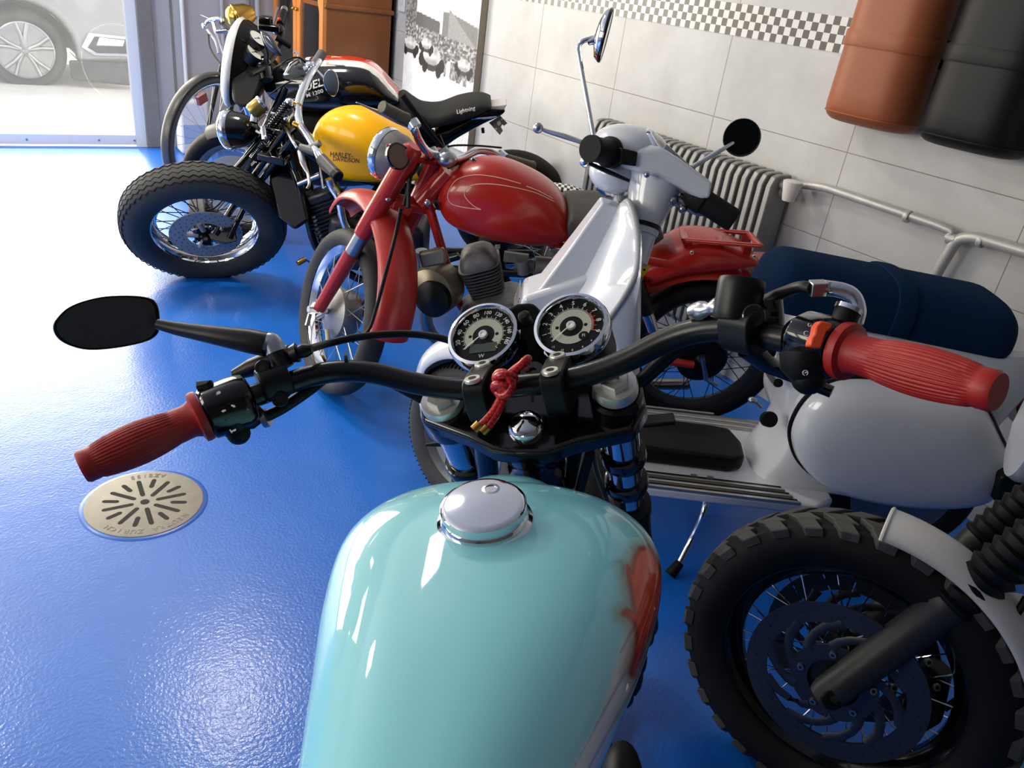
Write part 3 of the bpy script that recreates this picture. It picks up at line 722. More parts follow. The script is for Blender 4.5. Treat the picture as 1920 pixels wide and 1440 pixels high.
mb = MB(); mb.tube([near(1589, 584, tc), near(1593, 576, tc)], .0115, 18); fin('cable_ferrule', mb, M['chrome'], th)
mb = MB(); mb.tube(catmull([near(1604, 606, tc+FWD*.01), near(1609, 582, tc+FWD*.01), near(1600, 556, tc+FWD*.01), near(1577, 544, tc+FWD*.01), near(1543, 539, tc+FWD*.01)], 6), .0066, 14); fin('throttle_elbow', mb, M['chrome'], th, 'chrome throttle cable elbow')
mb = MB(); mb.bar(near(1518, 541, tc+FWD*.01), near(1548, 540, tc+FWD*.01), .012, .012); mb.bar(near(1545, 531, tc+FWD*.01), near(1549, 549, tc+FWD*.01), .006, .013); fin('cable_nut', mb, M['steel'], th, bevel=.001)
mb = MB(); mb.tube(catmull([near(1520, 541, tc+FWD*.01), near(1500, 538, tc+FWD*.02), near(1470, 548, tc+FWD*.05), near(1440, 560, tc+FWD*.08), near(1415, 575, tc+FWD*.12)], 5), .0052, 10); fin('throttle_cable', mb, M['cable'], bike)
# --- cables and wires
def cable(name, pp, r, m='cable', parent=bike):
    mb = MB(); mb.tube(catmull(pp, 6), r, 10); return fin(name, mb, M[m], parent)
cable('clutch_cable', [near(572, 657, pc), near(612, 645, hb(-.21, .02, .06)), near(660, 634, hb(-.18, .05, .06)), near(720, 627, hb(-.15, .08, .05)), near(780, 627, hb(-.12, .1, .04)), near(838, 637, hb(-.09, .1, .02)), near(880, 660, hb(-.05, .11, 0))], .0045)
cable('switch_wires', [near(495, 783, gl0+bl*.06), near(530, 765, hb(-.25, -.06, .02)), near(575, 735, hb(-.22, -.03, .03)), near(605, 712, hb(-.2, -.01, .03)), near(640, 690, hb(-.19, .01, .03)), near(720, 712, hb(-.15, .02, .0)), near(800, 752, hb(-.1, .03, -.02))], .0065)
cable('brake_wires', [near(1450, 660, mcp+FWD*.03), near(1400, 648, mcp+FWD*.03), near(1340, 630, hb(.21, .02, .03)), near(1260, 660, hb(.18, .02, .0)), near(1190, 722, hb(.13, .03, -.02))], .0065)
cable('throttle_cable', [near(1420, 575, tc+FWD*.12), near(1330, 610, hb(.2, .08, .03)), near(1240, 690, hb(.15, .08, 0)), near(1180, 745, hb(.12, .08, -.03))], .0042)
for i, pp in enumerate([[(1108, 770), (1108, 820), (1118, 880), (1140, 945)], [(1092, 800), (1082, 850), (1070, 910)], [(1106, 850), (1092, 900), (1085, 930)], [(1075, 800), (1072, 850), (1068, 900)]]):
    r0 = HC+TF.z*-.06+TF.x*.02-TF.y*.06
    cable('control_cable', [near(x, y, r0+FD*(k*.05)) for k, (x, y) in enumerate(pp)], .0034 if i == 0 else .006, 'cable' if i else 'drab')
# --- engine, frame, seat and rear wheel below the tank
mb = MB()
e0 = CAP+TT.x*-.1-TT.z*.23
for s in (-1, 1):
    c = e0+TT.y*s*.0
for k in range(9): mb.box(e0-TT.z*(k*.014), TT.x*.075, TT.y*.075, TT.z*.004)
mb.box(e0-TT.z*.06, TT.x*.055, TT.y*.055, TT.z*.065); mb.box(e0-TT.z*.24-TT.x*.05, TT.x*.19, TT.y*.10, TT.z*.11)
fin('engine', mb, M['satin'], bike, bevel=.004)
mb = MB(); er = dep(1222, 1190, 1.0)
for px, py, r in ((1228, 1188, .014), (1214, 1236, .016), (1206, 1265, .022), (1190, 1300, .014)): q = dep(px-8, py, 1.0); mb.lathe(q-TT.y*-.03, -TT.y-TT.x*.2, [(r*.8, 0), (r, .01), (r, .03), (r*.6, .034)], 16)
fin('engine_bolts', mb, M['matte'], bike)
mb = MB()
mb.tube(catmull([nut-TF.z*.1, CAP-TT.z*.12-TT.x*.05, CAP-TT.z*.12-TT.x*.5], 5), .02, 14); mb.tube(fillet([nut-TF.z*.13, e0+TT.x*.1-TT.z*.34, e0-TT.x*.3-TT.z*.36, CAP-TT.z*.14-TT.x*.52], .08), .016, 12)
fin('frame', mb, M['satin'], bike)
mb = MB(); rs = []
for i in range(20):
    t = i/19; x = -.50-.55*t; w = .075+.06*math.sin(PI*min(1, t*1.3)*.6); z = -.10-.03*math.sin(PI*t)
    rs.append([CAP+TT.x*x+TT.y*(w*math.cos(a))+TT.z*(z+.045*math.sin(a)*(abs(math.sin(a))**-.3 if abs(math.sin(a)) > .02 else 1)) for a in [2*PI*k/24 for k in range(24)]])
mb.rings(rs); fin('seat', mb, M['satin'], bike)
# dark rounded side cover on the right, just inside the lower edge of the picture
mb = MB(); sc_ = dep(1165, 1480, .93); mb.ball(sc_, .06, 24, 14, (1, .45, .75), TT); fin('side_cover', mb, M['matte'], bike)
RA = AX-TT.x*1.44; RA.z = .315
WR = Frame(RA, 46.5, 11.2)
mb = MB(); tyre(mb, WR, RA, .318, .06, .23); wr = fin('rear_wheel', mb, M['rubber'], bike)
mb = MB(); rim_mb(mb, WR, RA, .23, .045); mb.lathe(RA-WR.y*.06, WR.y, [(.05, 0), (.05, .12)], 20); fin('rim', mb, M['alu'], wr)
mb = MB(); spokes(mb, WR, RA, .05, .215, .04); fin('spokes', mb, M['steel'], wr)
mb = MB()
for s in (-1, 1): mb.tube([RA+WR.y*s*.1, e0-TT.z*.3-TT.x*.2+TT.y*s*.09], .016, 10); mb.tube([RA+WR.y*s*.11, RA+WR.y*s*.11+WR.z*.34+WR.x*.08], .022, 12)
fin('swing_arm', mb, M['satin'], bike)
# ---------------------------------------------------------------- red cord on the ignition key
M['cord'] = checker_mat('red braided cord', (206, 40, 34), (146, 10, 12), .0034, rough=.3)
kc = thing('key_cord', near(945, 740, ign), 'knotted red braided cord with two metal tips hanging from the ignition key', 'cord')
kr = hb(0, -.02, .022)
def kp(x, y, d=0): return near(x, y, kr-FWD*d)
mb = MB(); mb.tube(catmull([kp(984, 692), kp(986, 680, -.004), kp(990, 673, 0), kp(986, 676, .006), kp(972, 689, .006), kp(952, 703, .004)], 6), .0046, 12); mb.tube(catmull([kp(985, 678, -.006), kp(968, 690, 0), kp(950, 706)], 5), .0044, 12)
for s in ([(945, 735), (926, 770), (912, 787), (902, 797)], [(948, 738), (933, 772), (922, 790), (914, 803)]):
    mb.tube(catmull([kp(x, y, .006) for x, y in s], 5), .0044, 12)
fin('cord', mb, M['cord'], kc)
mb = MB(); kc0 = kp(945, 714, .006)
for r, tl, off in ((.0105, .25, (0, 0)), (.0105, -.5, (2, 8)), (.0085, .9, (-3, 14)), (.009, 1.4, (4, -8))):
    c = kp(944+off[0], 716+off[1], .007); ax = (FWD*.35+V((math.cos(tl), math.sin(tl)*.5, math.sin(tl)))).normalized(); u, w_ = basis(ax)
    mb.tube([c+(u*math.cos(2*PI*k/18)+w_*math.sin(2*PI*k/18))*r for k in range(18)], .0046, 10, closed=True)
mb.ball(kp(945, 722, .004), .0105, 14, 8); fin('knot', mb, M['cord'], kc)
mb = MB()
for a, b in (((900, 795), (889, 806)), ((914, 800), (903, 810))): mb.tube([kp(*a, .006), kp(*b, .006)], .0056, 14)
fin('cord_tip', mb, M['brass'], kc, 'shiny metal tips')
# ================================================================ red motorcycle
from mathutils.bvhtree import BVHTree
def bvh(mbs):
    vs, fs = [], []
    for m in mbs:
        b = len(vs); vs += [tuple(p) for p in m.v]; fs += [[b+i for i in f] for f in m.f]
    return BVHTree.FromPolygons(vs, fs)
def stick(tree, px, py, off=.0008):
    h = tree.ray_cast(EYE, ray(px, py))
    return (h[0]-ray(px, py)*off) if h[0] is not None else None
def spans(poly, x):
    zs = []
    for i in range(len(poly)):
        a, b = poly[i-1], poly[i]
        if (a[0] > x) != (b[0] > x): zs.append(a[1]+(b[1]-a[1])*(x-a[0])/(b[0]-a[0]))
    return (min(zs), max(zs)) if len(zs) >= 2 else None
def loft_outline(fr, outline, yref, hw, n=40, seg=48, ex=.82, exz=.82, smooth_k=4):
    """body with the given side outline (pixels read off the plane y = yref) and half width hw(t), t 0 at the rear"""
    pl = [fr.loc(p) for p in catmull([fr.P(x, y, yref) for x, y in outline], smooth_k, True)]
    pl = [(p.x, p.z) for p in pl]; x0, x1 = min(p[0] for p in pl), max(p[0] for p in pl)
    rs = []
    for i in range(n+1):
        t = .5-.5*math.cos(PI*i/n); x = x0+(x1-x0)*min(max(t, .002), .998); sp = spans(pl, x)
        if not sp: continue
        zc, h = (sp[0]+sp[1])/2, (sp[1]-sp[0])/2; w = hw(t)
        rs.append([fr.w(x, w*math.copysign(abs(math.cos(a))**ex, math.cos(a)), zc+h*math.copysign(abs(math.sin(a))**exz, math.sin(a))) for a in [2*PI*k/seg for k in range(seg)]])
    mb = MB(); mb.rings(rs); return mb
def arch(mb, F, o, r, a0, a1, w, t=.002, n=24, drop=.35, wf=None):
    """mudguard: curved strip round the wheel axle with turned-down sides"""
    rs = []
    for i in range(n+1):
        a = D(a0+(a1-a0)*i/n); ww = w*(wf(i/n) if wf else 1); ring = []
        for k in range(13):
            s = -1+2*k/12; y = ww*math.sin(s*PI/2); d = drop*w*(1-math.cos(s*PI/2))
            ring.append(F_pt(F, o, r-d, a, y))
        for k in range(12, -1, -1):
            s = -1+2*k/12; y = (ww-t)*math.sin(s*PI/2); d = drop*w*(1-math.cos(s*PI/2))
            ring.append(F_pt(F, o, r-t-d, a, y))
        rs.append(ring)
    mb.rings(rs)
RB = Frame((2.114, 1.58, 0), 149, 8)
RF = Frame((.97, 2.274, .275), 89.6, -12)
red = thing('motorcycle', RB.w(.65, 0, 0)*1.0, 'red vintage motorcycle with pinstriped tank and luggage rack, in front of the radiator', 'motorcycle')
M['redp'] = mat('aged red enamel', (172, 30, 16), .3, coat=.35, spec=.35, noise=.12, nscale=7)
M['redf'] = mat('faded red enamel', (178, 44, 34), .34, coat=.2, noise=.18, nscale=9)
M['pin'] = mat('cream pinstripe', (236, 196, 170), .5)
TO = [(820, 385), (824, 362), (838, 340), (862, 321), (890, 310), (915, 306), (950, 311), (1000, 332), (1038, 356), (1060, 382), (1066, 410), (1062, 440), (1048, 455), (1010, 460), (960, 456), (900, 446), (852, 430), (830, 412)]
mbt = loft_outline(RB, TO, .04, lambda t: .03+.095*math.sin(PI*min(1, .16+t*.86))**.55)
rt = fin('fuel_tank', mbt, M['redp'], red, ang=70)
tr = bvh([mbt]); mb = MB()
for line in ([(976, 344), (930, 332), (890, 328), (858, 336), (843, 355), (840, 372), (848, 383), (870, 389), (902, 393)], [(902, 393), (888, 386), (874, 372), (871, 360), (880, 350), (900, 345), (940, 347), (1000, 360), (1040, 378)], [(987, 349), (1010, 358), (1036, 372)]):
    pp = [stick(tr, *p) for p in catmull([V((x, y, 0)) for x, y in line], 8) for p in [(p.x, p.y)]]
    mb.tube([p for p in pp if p is not None], .0011, 6)
fin('pinstripe', mb, M['pin'], rt, 'fine cream pinstripe')
q = stick(tr, 915, 312); q = RB.P(912, 308, 0)
mb = MB(); mb.lathe(q-RB.z*.004, RB.z, [(.03, -.006), (.03, .004), (.027, .006), (.012, .009), (.006, .012), (0, .012)], 32); mb.bar(q+RB.x*.03+RB.z*.004, q+RB.x*.045+RB.z*.012, .012, .01); fin('filler_cap', mb, M['chrome'], rt, bevel=.001)
# steering head, frame, fork
HT, AC = V((1.12, 2.048, .845)), V((.97, 2.274, .275)); RD = (AC-HT).normalized(); RN = RF.y
mb = MB()
hd = RB.P(812, 345, 0)
mb.tube([RB.P(842, 322, 0), RB.P(790, 380, 0)], .028, 16)
mb.tube(fillet([RB.P(800, 372, 0), RB.P(862, 580, 0), RB.P(960, 640, 0), RB.P(1090, 600, 0)], .06), .0145, 12)
mb.tube(fillet([RB.P(840, 335, 0), RB.P(1055, 468, 0), RB.P(1200, 520, 0)], .1), .017, 12)
mb.tube(fillet([RB.P(1060, 455, .05), RB.P(1150, 480, .07), RB.P(1290, 500, .09)], .1), .013, 10)
mb.tube(fillet([RB.P(1060, 455, -.05), RB.P(1150, 480, -.07), RB.P(1290, 500, -.09)], .1), .013, 10)
for s in (-1, 1): mb.tube([RB.w(.62, s*.07, .3), RB.w(.15, s*.09, .285)], .014, 10); mb.tube([RB.w(.45, s*.075, .60), RB.w(.58, s*.07, .30)], .013, 10)
fin('frame', mb, M['redp'], red)
tops = {1: near(768, 290, HT+RN*.08), -1: near(822, 300, HT-RN*.08)}
for s in (1, -1):
    a, b = tops[s], AC+RN*s*.082; d = (b-a).normalized(); L_ = (b-a).length
    def tfor(py):
        lo, hi = 0, L_
        for _ in range(30):
            m = (lo+hi)/2
            if pix(a+d*m)[1] < py: lo = m
            else: hi = m
        return lo
    t1, t2 = tfor(440), tfor(474)
    mb = MB(); mb.lathe(a, d, [(.020, -.03), (.029, -.02), (.031, 0), (.030, t1-.02), (.028, t1), (.02, t1)], 24); lg = fin('fork_leg', mb, M['redp'], red)
    mb = MB(); mb.lathe(a, d, [(.0235, t1-.01), (.0235, t2+.01)], 20); fin('stanchion', mb, M['steel'], lg, 'bare grey steel')
    mb = MB(); mb.lathe(a, d, [(.0265, t2), (.0255, t2+.01), (.021, L_-.05), (.021, L_-.01), (.012, L_)], 20); fin('slider', mb, M['redp'], lg)
    mb = MB(); mb.tube([b-RN*s*.03, b+RN*s*.035], .011, 12); mb.tube([b+RN*s*.02+d*.02, b+RN*s*.025+d*.06-RF.x*.03], .008, 8); fin('axle_nut', mb, M['steel'], lg)
mb = MB()
y0 = (tops[1]+tops[-1])/2
mb.bar(tops[1]-RD*.0, tops[-1]-RD*.0, .05, .018, RD); fin('fork_yoke', mb, M['redp'], red, bevel=.006)
mb = MB(); ym = HT+RD*.14; mb.bar(near(733, 376, ym+RN*.06), near(812, 390, ym-RN*.06), .05, .03, RD); mb.bar(near(733, 376, ym+RN*.06), near(770, 395, ym), .035, .035, RD)
fin('fork_yoke', mb, M['redp'], red, bevel=.006)
for x, y in ((730, 376), (803, 383)):
    mb = MB(); q = near(x, y, ym+RN*.07)-FWD*.02; mb.lathe(q, -FWD, [(.0085, -.02), (.0085, .006), (.006, .008), (0, .0085)], 16); fin('rubber_button', mb, M['steel'], red)
mb = MB(); arch(mb, RF, RF.w(-.045, 0, .09), .335, 42, 186, .066, .003, 30, .62, lambda t: .5+.5*min(1, t*4+.25) if t < .2 else 1)
fd = fin('front_mudguard', mb, M['redf'], red, 'faded red front mudguard', ang=60)
mb = MB(); mb.tube(catmull([near(x, y, AC+RF.x*-.44+RN*.08+RF.z*z) for x, y, z in ((752, 390, .35), (744, 430, .25), (733, 475, .2), (720, 525, .1), (705, 580, 0), (690, 620, -.05), (660, 640, -.08))], 5), .0055, 10); fin('speedometer_cable', mb, M['cable'], red)
mb = MB(); mb.tube(catmull([near(x, y, HT-FWD*.04+RD*.05) for x, y in ((790, 300), (775, 320), (765, 350), (757, 385))], 5), .005, 8); mb.tube(catmull([near(x, y, HT-FWD*.02) for x, y in ((782, 310), (768, 335), (765, 390))], 5), .007, 8); fin('control_cable', mb, M['cable'], red)
mb = MB(); tyre(mb, RF, AC, .28, .04, .222); fw = fin('front_wheel', mb, M['tyre_grey'], red)
mb = MB(); rim_mb(mb, RF, AC, .222, .026); fin('rim', mb, M['chrome'], fw, 'chrome rim')
mb = MB(); spokes(mb, RF, AC, .062, .205, .025, 36, .0016); fin('spokes', mb, M['steel'], fw)
mb = MB(); mb.lathe(AC, RF.y, [(.02, -.05), (.07, -.045), (.078, -.03), (.078, .012), (.088, .014), (.088, .03), (.075, .036), (.05, .04), (.02, .05)], 40); mb.tube([AC+RN*.045, AC+RN*.045+RF.x*.07-RF.z*.05], .008, 8); hb_ = fin('brake_drum', mb, M['alu'], fw)
mb = MB(); mb.tube([AC+RN*.05-RF.x*.03-RF.z*.055, AC+RN*.05-RF.x*.055-RF.z*.085], .0075, 10); fin('cable_end', mb, mat('cream plastic', (206, 196, 160), .5), hb_)
# handlebar, levers, headlamp
hc = near(822, 292, HT-RD*.04)
mb = MB(); mb.ball(near(838, 298, hc), .03, 20, 10, (1, 1, .8)); mb.tube([near(806, 282, hc), near(815, 296, hc)], .02, 14); mb.tube([near(828, 285, hc), near(842, 300, hc)], .022, 14); fin('bar_clamp', mb, M['steel'], red)
lr = lambda k: hc+RN*k
mb = MB(); mb.tube(catmull([near(773, 230, lr(.22)), near(777, 242, lr(.2)), near(785, 262, lr(.13)), near(800, 283, lr(.06)), near(822, 292, lr(0)), near(846, 300, lr(-.04)), near(868, 296, lr(-.1)), near(893, 283, lr(-.17)), near(917, 284, lr(-.23)), near(940, 295, lr(-.28))], 6), .0115, 14); fin('handlebar', mb, M['chrome'], red)
M['olive'] = mat('olive rubber', (92, 88, 68), .5)
for p, q, kk in (((764, 224), (716, 200), (.22, .34)), ((944, 296), (1000, 312), (-.28, -.40))):
    a, b = near(*p, lr(kk[0])), near(*q, lr(kk[1])); mb = MB(); mb.lathe(a, b-a, [(.012, 0), (.0165, .002), (.0165, .012), (.0155, .015), (.0155, (b-a).length-.008), (.0175, (b-a).length-.004), (.016, (b-a).length), (0, (b-a).length)], 20); fin('grip', mb, M['olive'], red)
for p, q, k in (((772, 228), (780, 240), .21), ((934, 288), (946, 298), -.28)): mb = MB(); mb.tube([near(*p, lr(k)), near(*q, lr(k))], .018, 14); fin('lever_clamp', mb, M['chrome'], red)
mb = MB(); mb.tube(catmull([near(764, 238, lr(.2)), near(740, 226, lr(.26)), near(700, 206, lr(.33)), near(668, 192, lr(.4))], 5), [.006, .010, .0095, .006, .003], 10, sq=.5); fin('clutch_lever', mb, M['steel'], red)
mb = MB(); mb.tube(catmull([near(915, 312, lr(-.22)), near(890, 300, lr(-.15)), near(860, 307, lr(-.08)), near(840, 315, lr(-.03))], 5), .004, 8); mb.tube(catmull([near(940, 277, lr(-.25)), near(890, 273, lr(-.12)), near(840, 275, lr(-.05)), near(800, 300, lr(.02))], 5), .003, 8); fin('brake_cable', mb, M['cable'], red)
hl = near(727, 290, HT+RF.x*.13); ax = (RF.x*.86+RN*.5).normalized()
mb = MB(); mb.lathe(hl, ax, [(0, -.105), (.03, -.1), (.055, -.08), (.072, -.045), (.077, 0)], 36); hlo = fin('headlamp', mb, M['dark_alu'], red, 'headlamp with dark shell and chrome rim')
mb = MB(); mb.lathe(hl, ax, [(.0775, -.008), (.081, 0), (.081, .012), (.076, .02), (.07, .022)], 40, cap=False); fin('rim', mb, M['chrome'], hlo)
mb = MB(); mb.lathe(hl, ax, [(.071, .02), (.05, .03), (0, .036)], 30); fin('lens', mb, M['lens'], hlo)
mb = MB(); mb.prism([near(x, y, HT+RF.x*.04+RN*.06) for x, y in ((724, 272), (738, 270), (760, 300), (772, 320), (750, 330), (728, 296))], FWD*.02); fin('lamp_bracket', mb, M['redp'], red, bevel=.003)
rl = near(746, 293, HT+RN*.1-FWD*.03)
rn_ = (-(rl-EYE).normalized()+V((.55, .0, .1))).normalized()
mb = MB(); mb.lathe(rl, rn_, [(.03, -.012), (.037, -.008), (.038, .004), (.035, .007), (.033, .006), (.033, .002)], 32); rr = fin('reflector', mb, M['black'], red)
mb = MB(); mb.lathe(rl, rn_, [(.0335, .0035), (0, .0045)], 32); fin('reflector_face', mb, mat('amber brown glass', (112, 88, 70), .25), rr)
# engine
eA, eB = RB.P(893, 474, .0), RB.P(926, 578, .0); ed = (eB-eA).normalized(); ex_ = (RB.x-ed*RB.x.dot(ed)).normalized()
mb = MB()
def sq(c, a, b, ex=.5): return [c+ex_*a*math.copysign(abs(math.cos(t))**ex, math.cos(t))+RB.y*b*math.copysign(abs(math.sin(t))**ex, math.sin(t)) for t in [2*PI*k/32 for k in range(32)]]
for k in range(12):
    c = eA+ed*(.03+.0115*k); s = 1-.02*k; mb.rings([sq(c, .068*s, .076*s), sq(c+ed*.0022, .068*s, .076*s)])
mb.rings([sq(eA+ed*.02, .043, .05), sq(eA+ed*.18, .043, .05)])
en = fin('cylinder', mb, M['dark_alu'], red, 'finned grey cylinder', ang=50)
mb = MB(); mb.rings([sq(eA+ed*.032, .06, .07), sq(eA+ed*.022, .061, .071), sq(eA+ed*.0, .052, .06), sq(eA-ed*.018, .036, .04), sq(eA-ed*.024, .012, .015)]); fin('cylinder_head', mb, M['dark_alu'], en)
mb = MB()
c = RB.w(.86, 0, .32)
pl = [RB.P(x, y, .06) for x, y in ((868, 575), (900, 560), (960, 548), (1010, 560), (1040, 620), (1010, 700), (900, 690), (850, 640))]
mb.prism(pl, RB.y*.19); fin('crankcase', mb, M['dark_alu'], red, bevel=.025, seg=4)
M['alu_warm'] = mat('stained aluminium cover', (138, 130, 112), .38, .7, noise=.2, nscale=12)
c = RB.P(812, 545, .06)
mb = MB(); mb.lathe(c, RB.y+RB.x*.45+RB.z*.1, [(.082, -.06), (.082, .0), (.075, .02), (.05, .034), (0, .042)], 40); gc = fin('generator_cover', mb, M['alu_warm'], red)
mb = MB(); mb.lathe(RB.P(812, 560, .1), RB.y+RB.x*.45+RB.z*.1, [(.06, -.01), (.058, .012), (.03, .022), (0, .025)], 36); fin('cover_cap', mb, M['satin'], gc)
mb = MB(); mb.bar(RB.P(788, 487, .08), RB.P(836, 478, .08), .03, .05); fin('cover_lug', mb, M['alu_warm'], gc, bevel=.008)
mb = MB(); mb.tube([RB.P(1002, 500, .03), RB.P(1036, 503, .03)], .034, 24); mb.tube([RB.P(965, 495, .03), RB.P(1000, 498, .03)], .02, 16); cb = fin('carburettor', mb, M['dark_alu'], red)
mb = MB(); mb.tube([RB.P(980, 488, .05), RB.P(982, 512, .05)], .02, 16); mb.bar(RB.P(945, 480, .03), RB.P(990, 486, .03), .02, .03); fin('float_bowl', mb, M['dark_alu'], cb)
for a, b in (((928, 463), (938, 463)), ((1030, 468), (1050, 470))): mb = MB(); mb.bar(RB.P(*a, .05), RB.P(*b, .05), .012, .012); fin('fuel_tap', mb, M['steel'], red, bevel=.002)
mb = MB(); mb.ball(RB.P(1068, 510, .02), .075, 20, 12, (1, .9, .95), RB); fin('air_box', mb, M['redp'], red)
mb = MB(); mb.tube(fillet([RB.P(790, 470, -.02), RB.P(800, 640, -.02), RB.P(1100, 720, -.09), RB.P(1290, 720, -.12)], .1), .022, 14); fin('exhaust', mb, M['steel'], red)
# saddle
M['worn'] = mat('worn brown leatherette', (62, 56, 52), .6, noise=.25, nscale=20)
SO = [(1064, 395), (1090, 388), (1150, 392), (1220, 402), (1235, 430), (1190, 462), (1120, 450), (1066, 442)]
mb = loft_outline(RB, SO, .05, lambda t: .09+.05*math.sin(PI*t*.5+.8), 24, 32, .6, .6); fin('saddle', mb, M['worn'], red, ang=60)
# tail
TL = [(1197, 505), (1225, 478), (1262, 460), (1300, 446), (1350, 450), (1396, 468), (1418, 482), (1412, 494), (1370, 502), (1318, 506), (1262, 515), (1222, 532), (1203, 528)]
mb = loft_outline(RB, TL, .04, lambda t: .052+.05*math.sin(PI*min(1, t*.75+.1)), 30, 32, .7, .7); tl = fin('tail', mb, M['redp'], red, ang=60)
mb = MB(); arch(mb, RB, RB.w(.15, 0, .285), .345, 30, 148, .07, .003, 26, .5); fin('rear_mudguard', mb, M['redp'], red)
mb = MB()
ra = [RB.P(1278, 427, -.075), RB.P(1404, 437, -.075), RB.P(1425, 461, .075), RB.P(1284, 450, .075)]
mb.tube(fillet(ra+[ra[0]], .0), .006, 8)
for i in range(4): mb.bar(ra[i], ra[(i+1) % 4], .022, .007, RB.z)
mb.bar((ra[0]+ra[1])/2, (ra[2]+ra[3])/2, .03, .007, RB.z)
rk = fin('luggage_rack', mb, M['redp'], red, bevel=.0015)
for x, y, x2, y2, yy in ((1288, 452, 1295, 475, .075), (1404, 458, 1398, 480, .075), (1290, 430, 1300, 455, -.07), (1398, 440, 1396, 470, -.07)): mb = MB(); mb.bar(RB.P(x, y, yy), RB.P(x2, y2, yy*.8), .025, .006, RB.y); fin('rack_stay', mb, M['redp'], rk)
for x, y in ((1297, 473), (1414, 480)):
    mb = MB(); bolt(mb, RB.P(x, y, .1), RB.y, .006); fin('bolt', mb, [M['bolt_pale'], M['hole']], rk)
mb = MB(); mb.prism([RB.P(x, y, 0) for x, y in ((1415, 481), (1497, 482), (1496, 500), (1440, 503), (1410, 497))], RB.y*.08); fin('tail_bracket', mb, M['redf'], red, bevel=.006)
mb = MB(); mb.prism([RB.P(x, y, 0) for x, y in ((1496, 482), (1530, 480), (1537, 486), (1534, 502), (1515, 505), (1495, 499))], RB.y*.09); fin('tail_lamp', mb, M['black'], red, bevel=.008, seg=3)
RC = RB.w(.11, 0, .285); M['rim_dark'] = mat('dark painted rim', (48, 50, 54), .3, .6)
mb = MB(); tyre(mb, RB, RC, .285, .045, .225); rw = fin('rear_wheel', mb, M['rubber'], red)
mb = MB(); rim_mb(mb, RB, RC, .225, .03); fin('rim', mb, M['rim_dark'], rw)
mb = MB(); spokes(mb, RB, RC, .08, .206, .03, 36, .0016); fin('spokes', mb, M['satin'], rw)
mb = MB(); mb.lathe(RC, RB.y, [(.03, -.06), (.085, -.05), (.088, .05), (.08, .058), (.03, .062), (.015, .09)], 36); dr = fin('brake_drum', mb, M['satin'], rw)
mb = MB(); mb.tube([RB.P(1316, 668, .085), RB.P(1324, 712, .085)], .009, 8); mb.tube([RB.P(1324, 712, .085), RB.P(1345, 722, .085)], .005, 8); fin('brake_arm', mb, M['steel'], dr)
for s in (-1, 1):
    a, b = RB.P(1196, 535, s*.1), RB.P(1224, 618, s*.1); mb = MB(); mb.lathe(a, b-a, [(.024, -.02), (.024, (b-a).length*.6), (.018, (b-a).length*.62)], 16); sh = fin('shock_absorber', mb, M['satin'], red)
    mb = MB(); mb.lathe(a, b-a, [(.019, (b-a).length*.6), (.019, (b-a).length)], 16); fin('shock_rod', mb, M['chrome'], sh)
# ================================================================ yellow-tanked chopper
def text_px(tree, body, cx, cy, size, ang=0, squash=1, shear=0, off=.0012, bold=0):
    """lettering laid on a curved surface; cx, cy, size in pixels of the photograph"""
    t = MB(); text_mb(t, body, (0, 0, 0), (1, 0, 0), (0, 1, 0), 1, 0, shear=shear, bold=bold)
    ca_, sa = math.cos(D(ang)), math.sin(D(ang)); mb = MB(); vs = []
    for p in t.v:
        x, y = p.x*size*squash, -p.y*size
        q = stick(tree, cx+x*ca_-y*sa, cy+x*sa+y*ca_, off); vs.append(q if q is not None else V((0, 0, 0)))
    mb.add(vs, t.f); return mb
def helix(a, b, r, turns, wire, n=10):
    a, b = V(a), V(b); ax = b-a; L_ = ax.length; ax.normalize(); u, w_ = basis(ax); m = turns*n
    return [a+ax*(L_*i/m)+(u*math.cos(2*PI*i/n)+w_*math.sin(2*PI*i/n))*r for i in range(m+1)]
HB = Frame((.82+1.5*.777, 3.42-1.5*.629, 0), 141, 8)
HW = Frame((.79, 3.282, .282), 167.5, 33.4); HC_ = HW.o
harley = thing('motorcycle', HB.w(.75, 0, 0), 'chopper with a bright yellow tank, fat black front tyre and drilled brake disc', 'motorcycle')
M['yellow'] = mat('yellow lacquer', (254, 186, 0), .3, coat=.25, spec=.2)
M['brown_print'] = mat('dark brown lettering', (84, 48, 16), .5)
TO = [(582, 268), (584, 248), (596, 226), (618, 211), (650, 205), (690, 212), (725, 231), (760, 258), (790, 290), (806, 316), (800, 332), (770, 340), (700, 342), (640, 339), (606, 325), (588, 300)]
mbt = loft_outline(HB, TO, .04, lambda t: .035+.095*math.sin(PI*min(1, .1+t*.92))**.6)
ht = fin('fuel_tank', mbt, M['yellow'], harley, 'glossy yellow tank', ang=70); tr = bvh([mbt])
mb = text_px(tr, 'HARLEY-', 640, 291, 12.5, 5, .88, bold=.012); b2 = text_px(tr, 'DAVIDSON', 649, 300, 11.5, 5, .86, bold=.012); mb.add(b2.v, b2.f)
fin('lettering', mb, M['brown_print'], ht, flat=True)
q = HB.P(655, 210, 0)
mb = MB(); mb.lathe(q-HB.z*.008, HB.z, [(.034, 0), (.034, .008), (.030, .011), (.029, .015), (.012, .0175), (0, .018)], 32); fin('filler_cap', mb, M['chrome'], ht)
